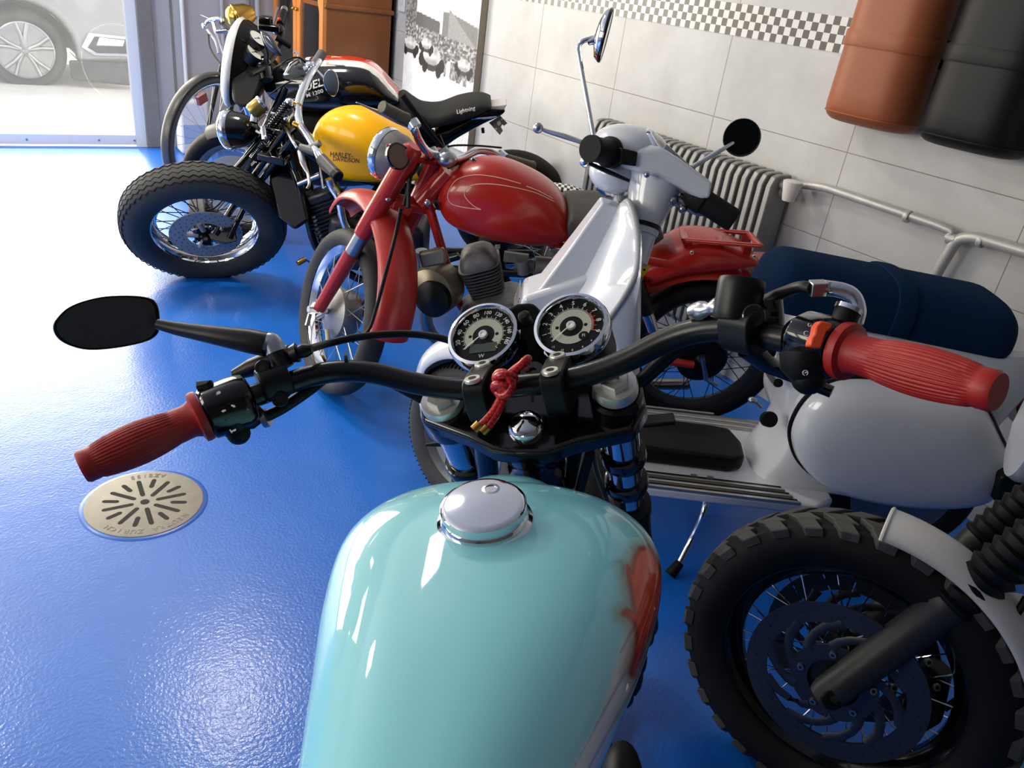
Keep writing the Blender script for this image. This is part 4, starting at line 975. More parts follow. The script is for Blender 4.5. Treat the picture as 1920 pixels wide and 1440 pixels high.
# wheel
mb = MB(); tyre(mb, HW, HC_, .325, .068, .208, 72, shoulder=.62)
wf = fin('front_wheel', mb, mat('fat balloon tyre', (56, 56, 55), .7, noise=.15, nscale=30), harley, 'fat front tyre with a zigzag tread')
mb = MB()
for yy in (-.034, -.012, .012, .034, .052):
    pts = []
    for k in range(112):
        a = 2*PI*k/112; y = yy+(.005 if k % 2 else -.005); r = .325-.0005-(abs(y)/.06)**2*.0085
        if abs(y) > .044: r -= .006
        pts.append(F_pt(HW, HC_, r, a, y))
    mb.tube(pts, .0026, 4, closed=True)
fin('tread_groove', mb, M['hole'], wf)
mb = MB(); rim_mb(mb, HW, HC_, .206, .045, .02); fin('rim', mb, M['chrome'], wf)
mb = MB(); spokes(mb, HW, HC_, .035, .19, .035, 40, .0021); fin('spokes', mb, M['satin'], wf)
mb = MB(); mb.lathe(HC_, HW.y, [(.015, -.1), (.03, -.06), (.045, -.055), (.04, -.04), (.025, -.03), (.025, .03), (.04, .04), (.05, .05), (.05, .06), (.018, .065), (.018, .1)], 28); fin('hub', mb, M['satin'], wf)
mb = MB(); mb.cur = 0; disc_brake(mb, HW, HC_, .075, .142, .005, y=.058); mb.lathe(HC_+HW.y*.058, HW.y, [(.03, -.002), (.03, .002)], 24)
for k in range(5):
    a = 2*PI*k/5; mb.tube([F_pt(HW, HC_, .03, a, .058), F_pt(HW, HC_, .08, a, .058)], .012, 8)
mb.cur = 1
for k in range(40):
    for j, r in enumerate((.135, .12, .105, .09)):
        if (k+j) % 2: mb.lathe(F_pt(HW, HC_, r, 2*PI*k/40, .061), HW.y, [(.0028, 0), (0, .0004)], 6)
M['disc'] = mat('brake disc steel', (158, 157, 155), .5, .2)
bd = fin('brake_disc', mb, [M['disc'], M['hole']], wf)
for k in range(5):
    a = 2*PI*(k+.5)/5; mb = MB(); bolt(mb, F_pt(HW, HC_, .055, a, .062), HW.y, .009, .006); fin('bolt', mb, [M['steel'], M['hole']], bd)
# fork: sprung legs, rockers
HH = HB.w(1.1, 0, .74)
ax1 = lambda x, y, o=.09: near(x, y, HC_+HW.y*o)
mb = MB()
mb.tube([near(535, 245, HH+HB.y*.06), ax1(447, 372), ax1(404, 440)], .0125, 12); leg1 = fin('fork_leg', mb, M['black'], harley)
mb = MB(); mb.tube([near(548, 262, HH+HB.y*.06), ax1(470, 365), ax1(430, 447)], .0125, 12); fin('fork_leg', mb, M['black'], harley)
mb = MB(); mb.tube([near(515, 230, HH-HB.y*.08), near(457, 300, HC_-HW.y*.1+HB.z*.2), near(435, 325, HC_-HW.y*.1+HB.z*.15)], .0125, 12); fin('fork_leg', mb, M['black'], harley)
mb = MB(); mb.tube([near(528, 245, HH-HB.y*.08), near(475, 312, HC_-HW.y*.1+HB.z*.2)], .0125, 12); fin('fork_leg', mb, M['black'], harley)
mb = MB(); mb.prism([ax1(x, y, .085) for x, y in ((352, 360), (380, 356), (386, 400), (384, 432), (362, 430), (354, 405))], HW.y*.035); cal = fin('caliper', mb, M['dark_alu'], harley, bevel=.006)
mb = MB(); mb.lathe(ax1(369, 418, .105), HW.y, [(.014, -.01), (.014, .006), (.009, .006), (.009, 0), (0, 0)], 24); fin('axle_cap', mb, M['chrome'], cal)
mb = MB(); mb.prism([ax1(x, y, .075) for x, y in ((366, 415), (400, 405), (440, 425), (446, 448), (424, 452), (370, 440))], HW.y*.03); fin('rocker', mb, M['black'], harley, bevel=.006)
mb = MB(); mb.tube([ax1(392, 373, .06), ax1(468, 371, .06)], .007, 10); fin('brake_rod', mb, M['chrome'], harley)
mb = MB(); mb.tube(catmull([ax1(380, 396), ax1(405, 388), ax1(430, 360), ax1(450, 338), near(470, 326, HH-HB.z*.25)], 5), .0035, 8); fin('brake_hose', mb, M['cable'], harley)
for i, (p, q_, r) in enumerate((((543, 193), (508, 236), .017), ((537, 224), (505, 262), .015), ((497, 270), (476, 298), .017), ((510, 282), (486, 308), .014))):
    a, b = near(*p, HH+HB.y*(.05-.03*i)), near(*q_, HH+HB.y*(.05-.03*i)-HB.z*.05)
    mb = MB(); mb.tube(helix(a, b, r, 11, .004), .0036, 6); mb.tube([a, b], r*.45, 10); sp = fin('fork_spring', mb, M['black'], harley)
    if i < 2: mb = MB(); mb.ball(a, r*1.1, 16, 8); fin('spring_cap', mb, M['chrome'], sp)
mb = MB(); mb.tube([near(530, 228, HH), near(560, 330, HH-HB.z*.2)], .03, 14); mb.bar(near(500, 236, HH), near(550, 248, HH), .09, .022, HB.z); mb.bar(near(490, 288, HH), near(540, 300, HH), .08, .03, HB.z); fin('fork_yoke', mb, M['black'], harley, bevel=.005)
mb = MB(); mb.tube([near(493, 238, HH+HB.y*.07), near(496, 262, HH+HB.y*.07)], .011, 14); mb.tube([near(489, 251, HH+HB.y*.06), near(480, 246, HH+HB.y*.06)], .006, 8); fin('lamp_post', mb, M['chrome'], harley)
mb = MB(); mb.lathe(near(498, 259, HH+HB.y*.08), -FWD, [(.009, -.02), (.009, .008), (.006, .01), (0, .0105)], 16); fin('pivot_nut', mb, M['steel'], harley)
hl = near(434, 244, HB.w(1.34, 0, .64)); ax = (HB.x*.97-HB.y*.02-HB.z*.16).normalized()
mb = MB(); mb.lathe(hl, ax, [(0, -.115), (.02, -.11), (.045, -.09), (.065, -.05), (.074, 0)], 36); hlo = fin('headlamp', mb, M['black'], harley, 'round black headlamp with chrome rim')
mb = MB(); mb.lathe(hl, ax, [(.074, -.012), (.0785, -.006), (.08, .006), (.076, .02), (.07, .026)], 40, cap=False); fin('rim', mb, M['chrome'], hlo)
mb = MB(); mb.lathe(hl, ax, [(.071, .024), (.05, .036), (0, .044)], 30); fin('lens', mb, M['lens'], hlo)
M['olive_gold'] = mat('gold anodised metal', (150, 134, 74), .35, .8)
sa_, sb_ = near(470, 212, HH+HB.y*.03), near(494, 192, HH+HB.y*.03)
mb = MB(); mb.lathe(sa_, sb_-sa_, [(.026, 0), (.031, .01), (.031, .055), (.029, .06)], 28); spd = fin('speedometer', mb, M['olive_gold'], harley, 'small gold speedometer')
mb = MB(); mb.lathe(sa_+(sb_-sa_).normalized()*.058, sb_-sa_, [(.031, -.006), (.033, 0), (.031, .006), (.027, .005), (.026, .003), (0, .003)], 28, cap=False); fin('bezel', mb, M['chrome'], spd)
mb = MB(); mb.tube([near(476, 230, HH+HB.y*.02), near(480, 210, HH+HB.y*.02)], .016, 14); fin('speedometer_bracket', mb, M['chrome'], harley)
# tall handlebar
nr = HB.w(.87, .38, .69); fr_ = HB.w(1.04, -.38, .9)
bp = lambda x, y, t: near(x, y, fr_*(1-t)+nr*t)
mb = MB(); mb.tube(catmull([bp(597, 115, 0), bp(586, 133, .15), bp(572, 160, .35), bp(561, 190, .45), bp(559, 212, .52), bp(564, 236, .6), bp(580, 260, .75), bp(594, 283, .88), bp(604, 300, .93)], 6), .0165, 16); hbr = fin('handlebar', mb, M['chrome'], harley, 'wide chrome handlebar')
for x, y, t, dx in ((558, 199, .47, 18), (563, 238, .6, 20)):
    mb = MB(); mb.bar(bp(x-dx*.6, y-5, t), bp(x+dx*.5, y+4, t), .045, .02, FWD.cross(V((0, 0, 1)))); fin('bar_clamp', mb, M['brass'], hbr, 'brass clamp', bevel=.005)
M['grip_grey'] = mat('dark grey grip', (74, 74, 76), .45)
a, b = bp(602, 297, .93), bp(629, 326, 1)
mb = MB(); mb.lathe(a, b-a, [(.017, 0), (.021, .002), (.0205, (b-a).length)], 20); g = fin('grip', mb, M['grip_grey'], harley)
mb = MB(); mb.lathe(b, b-a, [(.022, -.002), (.022, .018), (.018, .022), (0, .022)], 20); fin('grip_end', mb, M['cable'], g)
a, b = bp(585, 130, .05), bp(604, 100, -.05)
mb = MB(); mb.lathe(a, b-a, [(.016, 0), (.02, .004), (.02, (b-a).length), (.015, (b-a).length+.004), (0, (b-a).length+.004)], 18); fin('grip', mb, M['grip_grey'], harley)
mb = MB(); mb.ball(bp(581, 126, .1), .024, 16, 8); mb.tube([bp(572, 134, .1), bp(592, 122, .1)], .02, 14); fin('switch_housing', mb, M['chrome'], harley)
mb = MB(); mb.tube([bp(562, 276, .85), bp(590, 284, .85)], [.014, .018], 12); mb.tube([bp(580, 278, .85), bp(600, 268, .88)], .012, 12); pe = fin('lever_perch', mb, M['dark_alu'], harley)
mb = MB(); mb.tube(catmull([bp(563, 283, .85), bp(568, 305, .88), bp(577, 325, .9), bp(580, 345, .95), bp(576, 354, .95)], 5), [.011, .011, .006, .005, .006], 10, sq=.6); fin('clutch_lever', mb, M['steel'], pe)
mb = MB(); mb.tube(catmull([bp(600, 312, .9), bp(603, 335, .92), bp(606, 352, .92), bp(612, 350, .92)], 4), .0035, 8); fin('wire_hook', mb, M['chrome'], harley)
mb = MB(); mb.tube(catmull([near(508, 212, HH), near(520, 217, HH), near(534, 238, HH), bp(547, 262, .8), bp(557, 278, .85)], 5), .0055, 10); fin('clutch_cable', mb, M['steel'], harley)
mb = MB(); mb.tube(catmull([bp(528, 120, .2), bp(540, 112, .2), bp(560, 108, .15), bp(578, 122, .1)], 5), .004, 8); fin('control_cable', mb, M['cable'], harley); mb = MB(); mb.tube(catmull([bp(505, 178, .35), bp(530, 160, .3), bp(548, 152, .25)], 5), .003, 8); fin('control_cable', mb, M['cable'], harley)
mb = MB(); mb.tube([bp(533, 141, .2), bp(545, 122, .15), bp(560, 112, .12)], [.004, .008, .01], 8); mb.tube(catmull([bp(551, 97, .1), bp(557, 100, .1), bp(562, 115, .1), bp(566, 125, .1)], 4), .005, 8); fin('brake_lever', mb, M['chrome'], harley)
mb = MB(); mb.ball(bp(563, 124, .1), .025, 14, 8, (1, .7, .6)); fin('brake_reservoir', mb, M['dark_alu'], harley)
# oval mirror with its polished face to the rider
mc = bp(620, 156, .3); mnv = (-(mc-EYE).normalized()*.75+V((-.1, -.35, .25))).normalized(); mo = [(606, 155), (609, 138), (619, 130), (630, 137), (635, 155), (633, 172), (626, 181), (615, 175)]
mp = lambda off, k: catmull([on_plane(620+(x-620)*k, 156+(y-156)*k, mc+mnv*off, mnv) for x, y in mo], 5, True)
mb = MB(); mb.rings([mp(-.02, .5), mp(-.01, .95), mp(0, 1), mp(.002, .95)]); mi = fin('mirror', mb, M['chrome'], harley)
mb = MB(); mb.rings([mp(.0022, .94), mp(.0026, .9)]); fin('mirror_glass', mb, M['glass_dark'], mi)
mb = MB(); mb.tube([mc-mnv*.01, bp(590, 128, .1)], .005, 8); fin('mirror_stem', mb, M['chrome'], mi)
# frame and engine
mb = MB(); mb.tube(fillet([near(545, 300, HH-HB.z*.15), HB.P(562, 345, .05), HB.P(592, 470, .06), HB.P(680, 530, .06), HB.P(860, 480, .08)], .06), .017, 12); mb.tube(catmull([near(550, 270, HH), HB.w(.8, 0, .56), HB.w(.2, 0, .55)], 5), .02, 12); mb.tube(fillet([HB.w(1.05, -.06, .6), HB.w(1.0, -.06, .16), HB.w(.3, -.06, .16)], .08), .017, 10); fin('frame', mb, M['black'], harley)
M['black_engine'] = mat('black engine enamel', (34, 34, 36), .35, .3)
for nm, p, q_ in (('cylinder', (612, 372), (652, 448)), ('cylinder', (735, 365), (690, 448))):
    a, b = HB.P(*p, .0), HB.P(*q_, .0); d = (b-a).normalized(); u = (HB.x-d*HB.x.dot(d)).normalized(); mb = MB()
    for k in range(13):
        c = a+d*((b-a).length*k/12); s = 1 if k > 3 else .9
        mb.box(c, u*.085*s, HB.y*.08*s, d*.0022)
    mb.box((a+b)/2, u*.055, HB.y*.055, d*(b-a).length/2); cy = fin(nm, mb, M['black_engine'], harley, bevel=.0008, seg=1)
    mb = MB(); mb.box(a-d*.02, u*.06, HB.y*.06, d*.025); fin('rocker_box', mb, M['black_engine'], cy, bevel=.015)
mb = MB(); mb.box(HB.w(.72, 0, .3), HB.x*.2, HB.y*.1, HB.z*.12); fin('crankcase', mb, M['black_engine'], harley, bevel=.04, seg=4)
mb = MB(); mb.tube(catmull([HB.P(618, 335, .1), HB.P(624, 352, .1), HB.P(636, 372, .11), HB.P(660, 440, .12), HB.P(760, 490, .13)], 5), .02, 14); fin('exhaust', mb, M['chrome'], harley)
mb = MB(); mb.tube([HB.P(558, 494, .22), HB.P(572, 486, .19)], .011, 14); pg = fin('foot_peg', mb, M['brass'], harley, 'brass foot peg')
mb = MB(); mb.tube([HB.P(572, 486, .19), HB.P(600, 505, .07)], .004, 8); fin('peg_arm', mb, M['steel'], pg)
mb = MB(); mb.tube([HB.P(560, 345, .06), HB.P(600, 328, .06)], .012, 10); fin('cross_bolt', mb, M['steel'], harley)
mb = MB(); mb.prism([near(x, y, HB.w(.95, .0, .5)) for x, y in ((505, 275), (545, 268), (572, 330), (588, 405), (560, 425), (528, 400), (512, 340))], HB.y*.1); fin('black_mass', mb, M['black'], harley, bevel=.015, seg=3)  # black block added to fill in for overlapping dark parts behind the fork
HR = HB.w(0, 0, .31)
mb = MB(); tyre(mb, HB, HR, .31, .068, .205); rw = fin('rear_wheel', mb, M['rubber'], harley)
mb = MB(); rim_mb(mb, HB, HR, .205, .045); mb.lathe(HR-HB.y*.06, HB.y, [(.06, 0), (.06, .12)], 24); fin('rim', mb, M['satin'], rw)
mb = MB(); spokes(mb, HB, HR, .05, .19, .04); fin('spokes', mb, M['steel'], rw)
mb = MB(); arch(mb, HB, HR, .338, 30, 165, .085, .003, 24, .4); rm = fin('rear_mudguard', mb, M['black'], harley, 'black mudguard with a checkered band along its crown')
mb = MB()
for k in range(58):
    for j in range(3):
        mb.cur = (k+j) % 2; a0, a1 = D(40+2*k), D(42+2*k); y0, y1 = -.052+.03*j, -.022+.03*j
        dr = lambda y: .341-.4*.085*(1-math.cos(math.asin(max(-1, min(1, y/.085)))))
        mb.add([F_pt(HB, HR, dr(y0), a0, y0), F_pt(HB, HR, dr(y0), a1, y0), F_pt(HB, HR, dr(y1), a1, y1), F_pt(HB, HR, dr(y1), a0, y1)], [[0, 1, 2, 3]])
fin('checkered_band', mb, [M['white_print'], M['cable']], rm, 'black and white checkered band', flat=True)
mb = loft_outline(HB, [(790, 290), (830, 300), (900, 330), (930, 345), (900, 352), (800, 335)], .0, lambda t: .1, 20, 24); fin('saddle', mb, M['satin'], harley)
for s in (-1, 1): mb = MB(); mb.tube([HR+HB.y*s*.1, HB.w(.5, s*.08, .25)], .017, 10); fin('swing_arm', mb, M['black'], harley)
# ================================================================ black roadster with a red and white tank stripe
BB = Frame((1.13+1.4*.866, 3.98-.7, 0), 150, 8)
buell = thing('motorcycle', BB.w(.7, 0, 0), 'black sports roadster with red and white tank stripe, small fairing and long black seat', 'motorcycle')
M['tankblack'] = paint_mat('black lacquer with stripes', rough=.12, coat=.8)
TO = [(502, 150), (512, 128), (540, 116), (575, 110), (620, 107), (662, 108), (690, 114), (712, 130), (732, 154), (750, 177), (738, 192), (700, 202), (650, 206), (600, 206), (545, 200), (510, 180)]
mbt = loft_outline(BB, TO, .0, lambda t: .06+.085*math.sin(PI*min(1, .15+t*.8))**.7, 90, 120)
bt = fin('fuel_tank', mbt, M['tankblack'], buell, 'black tank with red and white stripe and white lettering', ang=70); tr = bvh([mbt])
cols = []
for p in mbt.v:
    q = BB.loc(p); c = (14, 14, 15); x, y = pix(p)
    if x > 585 and q.z > .74:
        k = q.y
        if -.03 < k < .042: c = (208, 44, 30)
        elif .042 <= k < .088: c = (232, 231, 224)
    cols.append(c)
paint(bt, cols)
mb = text_px(tr, 'BUELL', 586, 160, 21, -17, 1.0, .25, bold=.02); b2 = text_px(tr, 'M 1200', 590, 175, 10, -17, 1.1, 0, bold=.02); mb.add(b2.v, b2.f)
fin('lettering', mb, M['white_print'], bt, flat=True)
q = BB.P(586, 112, .0); mb = MB(); mb.lathe(q, BB.z, [(.032, -.006), (.032, .002), (.03, .004), (0, .005)], 28); fin('filler_cap', mb, M['white_print'], bt, 'white round cap')
# paper card lying on the tank
qs = [stick(tr, x, y, .005) for x, y in ((610, 120), (629, 121), (640, 106), (622, 106))]
pc_ = sum(qs, V((0, 0, 0)))/4
cd = thing('card', pc_, 'small white and orange card lying on the striped black tank', 'card')
M['paper'] = mat('white paper', (226, 224, 214), .7); M['paper_orange'] = mat('orange print', (226, 150, 60), .7); M['ink'] = mat('grey print', (96, 96, 96), .7)
u, v = (qs[1]-qs[0]), (qs[3]-qs[0]); nn = u.cross(v).normalized()
if nn.z < 0: nn = -nn
mb = MB(); mb.prism([qs[0], qs[0]+u, qs[0]+u+v, qs[0]+v], nn*.001); ca0 = fin('sheet', mb, M['paper'], cd)
mb = MB(); mb.prism([qs[0]+v*.05+u*.02+nn*.0008, qs[0]+u*.3+v*.05+nn*.0008, qs[0]+u*.3+v*.95+nn*.0008, qs[0]+u*.02+v*.95+nn*.0008], nn*.0006); fin('orange_band', mb, M['paper_orange'], cd)
mb = MB(); mb.prism([qs[0]+u*.5+v*.25+nn*.0008, qs[0]+u*.8+v*.25+nn*.0008, qs[0]+u*.8+v*.75+nn*.0008, qs[0]+u*.5+v*.75+nn*.0008], nn*.0006); fin('grey_print', mb, M['ink'], cd)
# seat and tail
SO = [(753, 174), (772, 186), (790, 197), (823, 200), (860, 187), (893, 181), (913, 185), (921, 194), (908, 207), (873, 221), (833, 231), (795, 240), (768, 236), (742, 214), (738, 190)]
M['black_cloth'] = mat('black seat cloth', (24, 24, 25), .75, bump=.3, bscale=500)
mbs = loft_outline(BB, SO, .03, lambda t: .065+.06*math.sin(PI*min(1, .2+t*.75)), 60, 48, .75, .7, 5); se = fin('seat', mbs, M['black_cloth'], buell, ang=70)
mb = text_px(bvh([mbs]), 'Lightning', 873, 206.5, 11, -13, .9, .15, .002, .012); fin('lettering', mb, M['white_print'], se, flat=True)
mb = loft_outline(BB, [(915, 197), (944, 199), (941, 214), (905, 232), (860, 256), (835, 272), (822, 262), (815, 244), (850, 228)], .02, lambda t: .05+.03*t, 30, 28, .6, .7); tl = fin('tail', mb, M['black'], buell)
mb = MB(); mb.tube([BB.P(884, 223, .08), BB.P(910, 221, .08), BB.P(931, 219, .07)], .005, 8); fin('trim_strip', mb, M['chrome'], tl)
mb = MB(); mb.prism([BB.P(x, y, 0) for x, y in ((918, 193), (950, 190), (944, 200), (916, 199))], BB.y*.11); fin('tail_lamp', mb, mat('clear tail lamp', (196, 190, 184), .2), tl, bevel=.004)
pr = BB.P(932, 238, 0)
mb = MB(); mb.cur = 0; mb.prism([near(x, y, pr) for x, y in ((917, 230), (938, 217), (951, 231), (945, 236), (942, 233), (939, 238), (943, 245), (937, 253))], FWD*.004); mb.cur = 1
for x, y, r in ((941, 224, 2), (930, 242, 2)): mb.lathe(near(x, y, pr)-FWD*.0022, FWD, [(.005, 0), (0, -.0003)], 10)
mb.prism([near(x, y, pr)-FWD*.0023 for x, y in ((932, 229), (937, 226), (940, 232), (936, 236), (932, 234))], FWD*.0004)
fin('plate_bracket', mb, [M['jamb'], M['white_print']], buell, 'grey number plate bracket')
mb = MB(); mb.tube([BB.P(905, 240, .05), BB.P(906, 249, .05)], .008, 10); fin('indicator', mb, M['satin'], buell)
# body under seat, frame, engine
mb = loft_outline(BB, [(560, 200), (640, 205), (735, 196), (800, 240), (838, 275), (835, 300), (780, 330), (640, 345), (560, 330), (530, 260)], .0, lambda t: .11, 24, 28, .6, .7); fin('engine', mb, M['satin'], buell)
for x, y in ((812, 250), (826, 262)): mb = MB(); mb.tube([BB.P(x, y-8, .11), BB.P(x+8, y+12, .11)], .003, 6); fin('weld', mb, M['dark_alu'], buell)
mb = MB(); mb.tube([BB.P(515, 165, .05), BB.P(640, 190, .12), BB.P(770, 235, .1)], .02, 12); fin('frame', mb, M['black'], buell)
mb = MB(); mb.tube([BB.P(755, 178, .12), BB.P(835, 285, .11)], .016, 10); fin('frame', mb, M['satin'], buell)
BW = BB.w(1.379, 0, .28)
BWF = Frame(BW, 152, 10)
mb = MB(); tyre(mb, BWF, BW, .28, .062, .21); w1 = fin('front_wheel', mb, M['rubber'], buell)
mb = MB(); rim_mb(mb, BWF, BW, .21, .04, .03)
for k in range(3):
    a = 2*PI*k/3+.3
    for da in (-.12, .12): mb.tube([F_pt(BWF, BW, .03, a+da*1.5, .0), F_pt(BWF, BW, .19, a+da, 0)], .014, 10)
mb.lathe(BW-BWF.y*.05, BWF.y, [(.04, 0), (.04, .1)], 24); fin('rim', mb, M['steel'], w1)
mb = MB(); disc_brake(mb, BWF, BW, .11, .165, .005, y=.07); fin('brake_disc', mb, M['disc'], w1)
mb = MB(); arch(mb, BWF, BW, .3, 62, 150, .075, .003, 20, .5); fin('front_mudguard', mb, mat('dark grey mudguard', (78, 78, 76), .45), buell)
for s in (-1, 1): mb = MB(); mb.tube([BW+BWF.y*s*.1, BB.w(1.12, s*.1, .80)], [.03, .028, .022], 16); fin('fork_leg', mb, M['black'], buell)
BR = BB.w(0.02, 0, .3)
mb = MB(); tyre(mb, BB, BR, .3, .075, .21); w2 = fin('rear_wheel', mb, M['rubber'], buell)
mb = MB(); rim_mb(mb, BB, BR, .21, .05); mb.lathe(BR-BB.y*.05, BB.y, [(.19, 0), (.19, .02), (.05, .02), (.05, .1)], 24); fin('rim', mb, M['satin'], w2)
mb = MB(); mb.tube([BR+BB.y*.11, BB.w(.5, .1, .33)], .03, 12); mb.tube([BR-BB.y*.11, BB.w(.5, -.1, .33)], .03, 12); mb.tube([BR+BB.y*.11, BR-BB.y*.11], .015, 10); mb.tube([BB.w(.5, .12, .33), BB.w(.5, -.12, .33)], .03, 12); fin('swing_arm', mb, M['satin'], buell)
# fairing: shallow white dome, black instrument body behind it
fc = BB.P(442, 118, 0); M['white_lac'] = mat('white lacquer', (226, 226, 224), .2, coat=.5)
def fr_ring(k, dx, ey=1): return [fc+BB.x*dx+BB.y*(.155*k*ey*math.copysign(abs(math.cos(a))**.85, math.cos(a)))+(BB.z*.985-BB.x*.17)*(.20*k*math.copysign(abs(math.sin(a))**.9, math.sin(a))) for a in [2*PI*i/40 for i in range(40)]]
mb = MB(); mb.rings([fr_ring(.96, -.012), fr_ring(1, 0), fr_ring(.96, .014), fr_ring(.8, .032), fr_ring(.45, .046), fr_ring(.05, .052)]); fa = fin('fairing', mb, M['white_lac'], buell, 'small white headlamp fairing', ang=60)
mb = MB(); mb.rings([fr_ring(.8, -.07, .95), fr_ring(.95, -.013, .97)]); fin('inner_panel', mb, M['matte'], fa)
BH = BB.w(1.2, 0, .9)
mb = MB(); mb.prism([near(x, y, BH) for x, y in ((448, 62), (470, 60), (492, 80), (508, 110), (500, 150), (484, 190), (460, 192), (444, 180), (440, 130))], BB.y*.2); fin('instrument_body', mb, M['matte'], buell, bevel=.02, seg=3)
M['dial_white'] = mat('white dial', (206, 206, 200), .4)
for x, y, r in ((484, 73, .043), (479, 99, .043), (458, 73, .028)):
    c = near(x, y, BH+BB.y*.115-FWD*.02); nv = (-(c-EYE).normalized()*.45+V((.55, -.1, .75))).normalized()
    mb = MB(); mb.lathe(c, nv, [(r*.8, -.05), (r, -.01), (r*1.08, 0), (r*1.05, .006), (r*.95, .004)], 28); dl = fin('dial', mb, M['satin'], buell)
    mb = MB(); mb.cur = 0; mb.lathe(c+nv*.0048, nv, [(r*.96, 0), (0, .0004)], 28); mb.cur = 1; mb.lathe(c+nv*.0056, nv, [(r*.14, 0), (0, .0004)], 10); mb.box(c+nv*.0056+basis(nv)[0]*r*.35, basis(nv)[0]*r*.4, basis(nv)[1]*r*.03, nv*.0003); fin('dial_face', mb, [M['dial_white'], M['hole']], dl)
mb = MB(); mb.ball(near(494, 120, BH+BB.y*.1), .035, 16, 8); mb.tube([near(493, 118, BH+BB.y*.1), near(500, 150, BH+BB.y*.1)], .03, 14); fin('clutch_reservoir', mb, M['black'], buell)
ref = lambda k: BB.w(1.08, k, .95)
mb = MB(); mb.tube(catmull([near(470, 140, ref(.3)), near(490, 130, ref(.15)), near(505, 118, ref(0)), near(522, 90, ref(-.2)), near(530, 60, ref(-.32)), near(535, 35, ref(-.42))], 5), .0115, 12); fin('handlebar', mb, M['satin'], buell)
a, b = near(525, 45, ref(-.34)), near(532, 22, ref(-.44)); mb = MB(); mb.lathe(a, b-a, [(.017, 0), (.017, (b-a).length), (.012, (b-a).length+.004), (0, (b-a).length+.004)], 16); g = fin('grip', mb, M['cable'], buell)
mb = MB(); mb.lathe(b, b-a, [(.016, .002), (.017, .03), (0, .032)], 16); fin('bar_weight', mb, M['steel'], g)
mb = MB(); mb.tube([near(512, 50, ref(-.3)), near(521, 15, ref(-.42))], .006, 8); fin('brake_lever', mb, M['steel'], buell)
mb = MB(); mb.box(near(498, 43, ref(-.25)), BB.x*.03, BB.y*.025, BB.z*.03); mb.ball(near(523, 57, ref(-.3)), .03, 14, 8); mb.box(near(505, 52, ref(-.25)), BB.x*.05, BB.y*.02, BB.z*.015); fin('brake_reservoir', mb, M['black'], buell, bevel=.006)
mb = MB(); mb.ball(near(524, 36, ref(-.33)), .009, 10, 6); fin('red_button', mb, mat('red button', (190, 30, 40), .3), buell)
mb = MB(); mb.tube([near(517, 70, ref(-.2)), near(545, 88, ref(-.25))], .014, 12); fin('cable_boot', mb, M['cable'], buell)
c = near(508, 82, ref(.3)); mnv = (BB.x*.8+V((.55, -.75, .25))).normalized(); mo = [(489, 60), (500, 62), (514, 76), (526, 96), (528, 104), (518, 104), (503, 92), (493, 76)]
mp = lambda off, k: catmull([near(508+(x-508)*k, 82+(y-82)*k, c)+FWD*off for x, y in mo], 5, True)
mb = MB(); mb.rings([mp(-.025, .3), mp(-.02, .7), mp(-.008, .96), mp(0, 1), mp(.006, .9), mp(.007, .3)]); mi = fin('mirror', mb, mat('smoked grey mirror shell', (58, 64, 74), .2, .4), buell)
mb = MB(); mb.tube([near(494, 74, ref(.3)), near(502, 100, ref(.25)), near(502, 118, ref(.2))], .005, 8); fin('mirror_stem', mb, M['satin'], mi)
# ================================================================ old bicycle behind the motorcycles
BC = Frame((1.16, 4.63, 0), 236, 4); bo = BC.w(0, 0, .34); BS = Frame(bo, 213, 4)     # the front wheel is steered
cyc = thing('bicycle', BC.w(-.5, 0, 0), 'old grey bicycle with rod brakes and a brass lamp, beside the glass door', 'bicycle')
M['cycle_grey'] = mat('dull grey tyre', (70, 69, 68), .7, noise=.1)
for nm, o, Fw in (('front_wheel', bo, BS), ('rear_wheel', BC.w(-.98, 0, .34), BC)):
    mb = MB(); tyre(mb, Fw, o, .34, .021, .302); w = fin(nm, mb, M['cycle_grey'], cyc)
    mb = MB(); rim_mb(mb, Fw, o, .302, .016, .014); fin('rim', mb, M['chrome'], w)
    mb = MB(); spokes(mb, Fw, o, .02, .29, .03, 32, .0011); fin('spokes', mb, M['steel'], w)
    mb = MB(); mb.lathe(o, Fw.y, [(.006, -.06), (.02, -.035), (.012, -.03), (.012, .03), (.02, .035), (.006, .06)], 16); fin('hub', mb, M['steel'], w)
mb = MB(); mb.prism([F_pt(BS, bo, r, a, .0) for r, a in ((.27, D(62)), (.27, D(75)), (.225, D(77)), (.225, D(60)))], BS.y*.02); fin('reflector', mb, mat('red reflector', (130, 40, 36), .3), cyc, 'red spoke reflector')
mb = MB(); arch(mb, BS, bo, .362, -20, 112, .028, .002, 24, .3); fin('front_mudguard', mb, mat('black enamelled steel', (52, 52, 52), .35), cyc)
mb = MB(); arch(mb, BC, BC.w(-.98, 0, .34), .362, -10, 170, .028, .002, 24, .3); fin('rear_mudguard', mb, M['satin'], cyc)
HTp = BC.w(-.2, 0, .72); HTt = BC.w(-.26, 0, .9)
for s in (-1, 1):
    mb = MB(); mb.tube(catmull([bo+BC.y*s*.05, BC.w(-.06, s*.052, .40), BC.w(-.15, s*.05, .55), HTp+BC.y*s*.03], 6), [.007, .011, .013, .014], 10); fin('fork_blade', mb, M['satin'], cyc)
mb = MB(); mb.tube([bo+BC.y*.06, BC.w(-.23, .06, .84), BC.w(-.25, .08, 1.0)], .0045, 8); fin('brake_rod', mb, M['cable'], cyc)
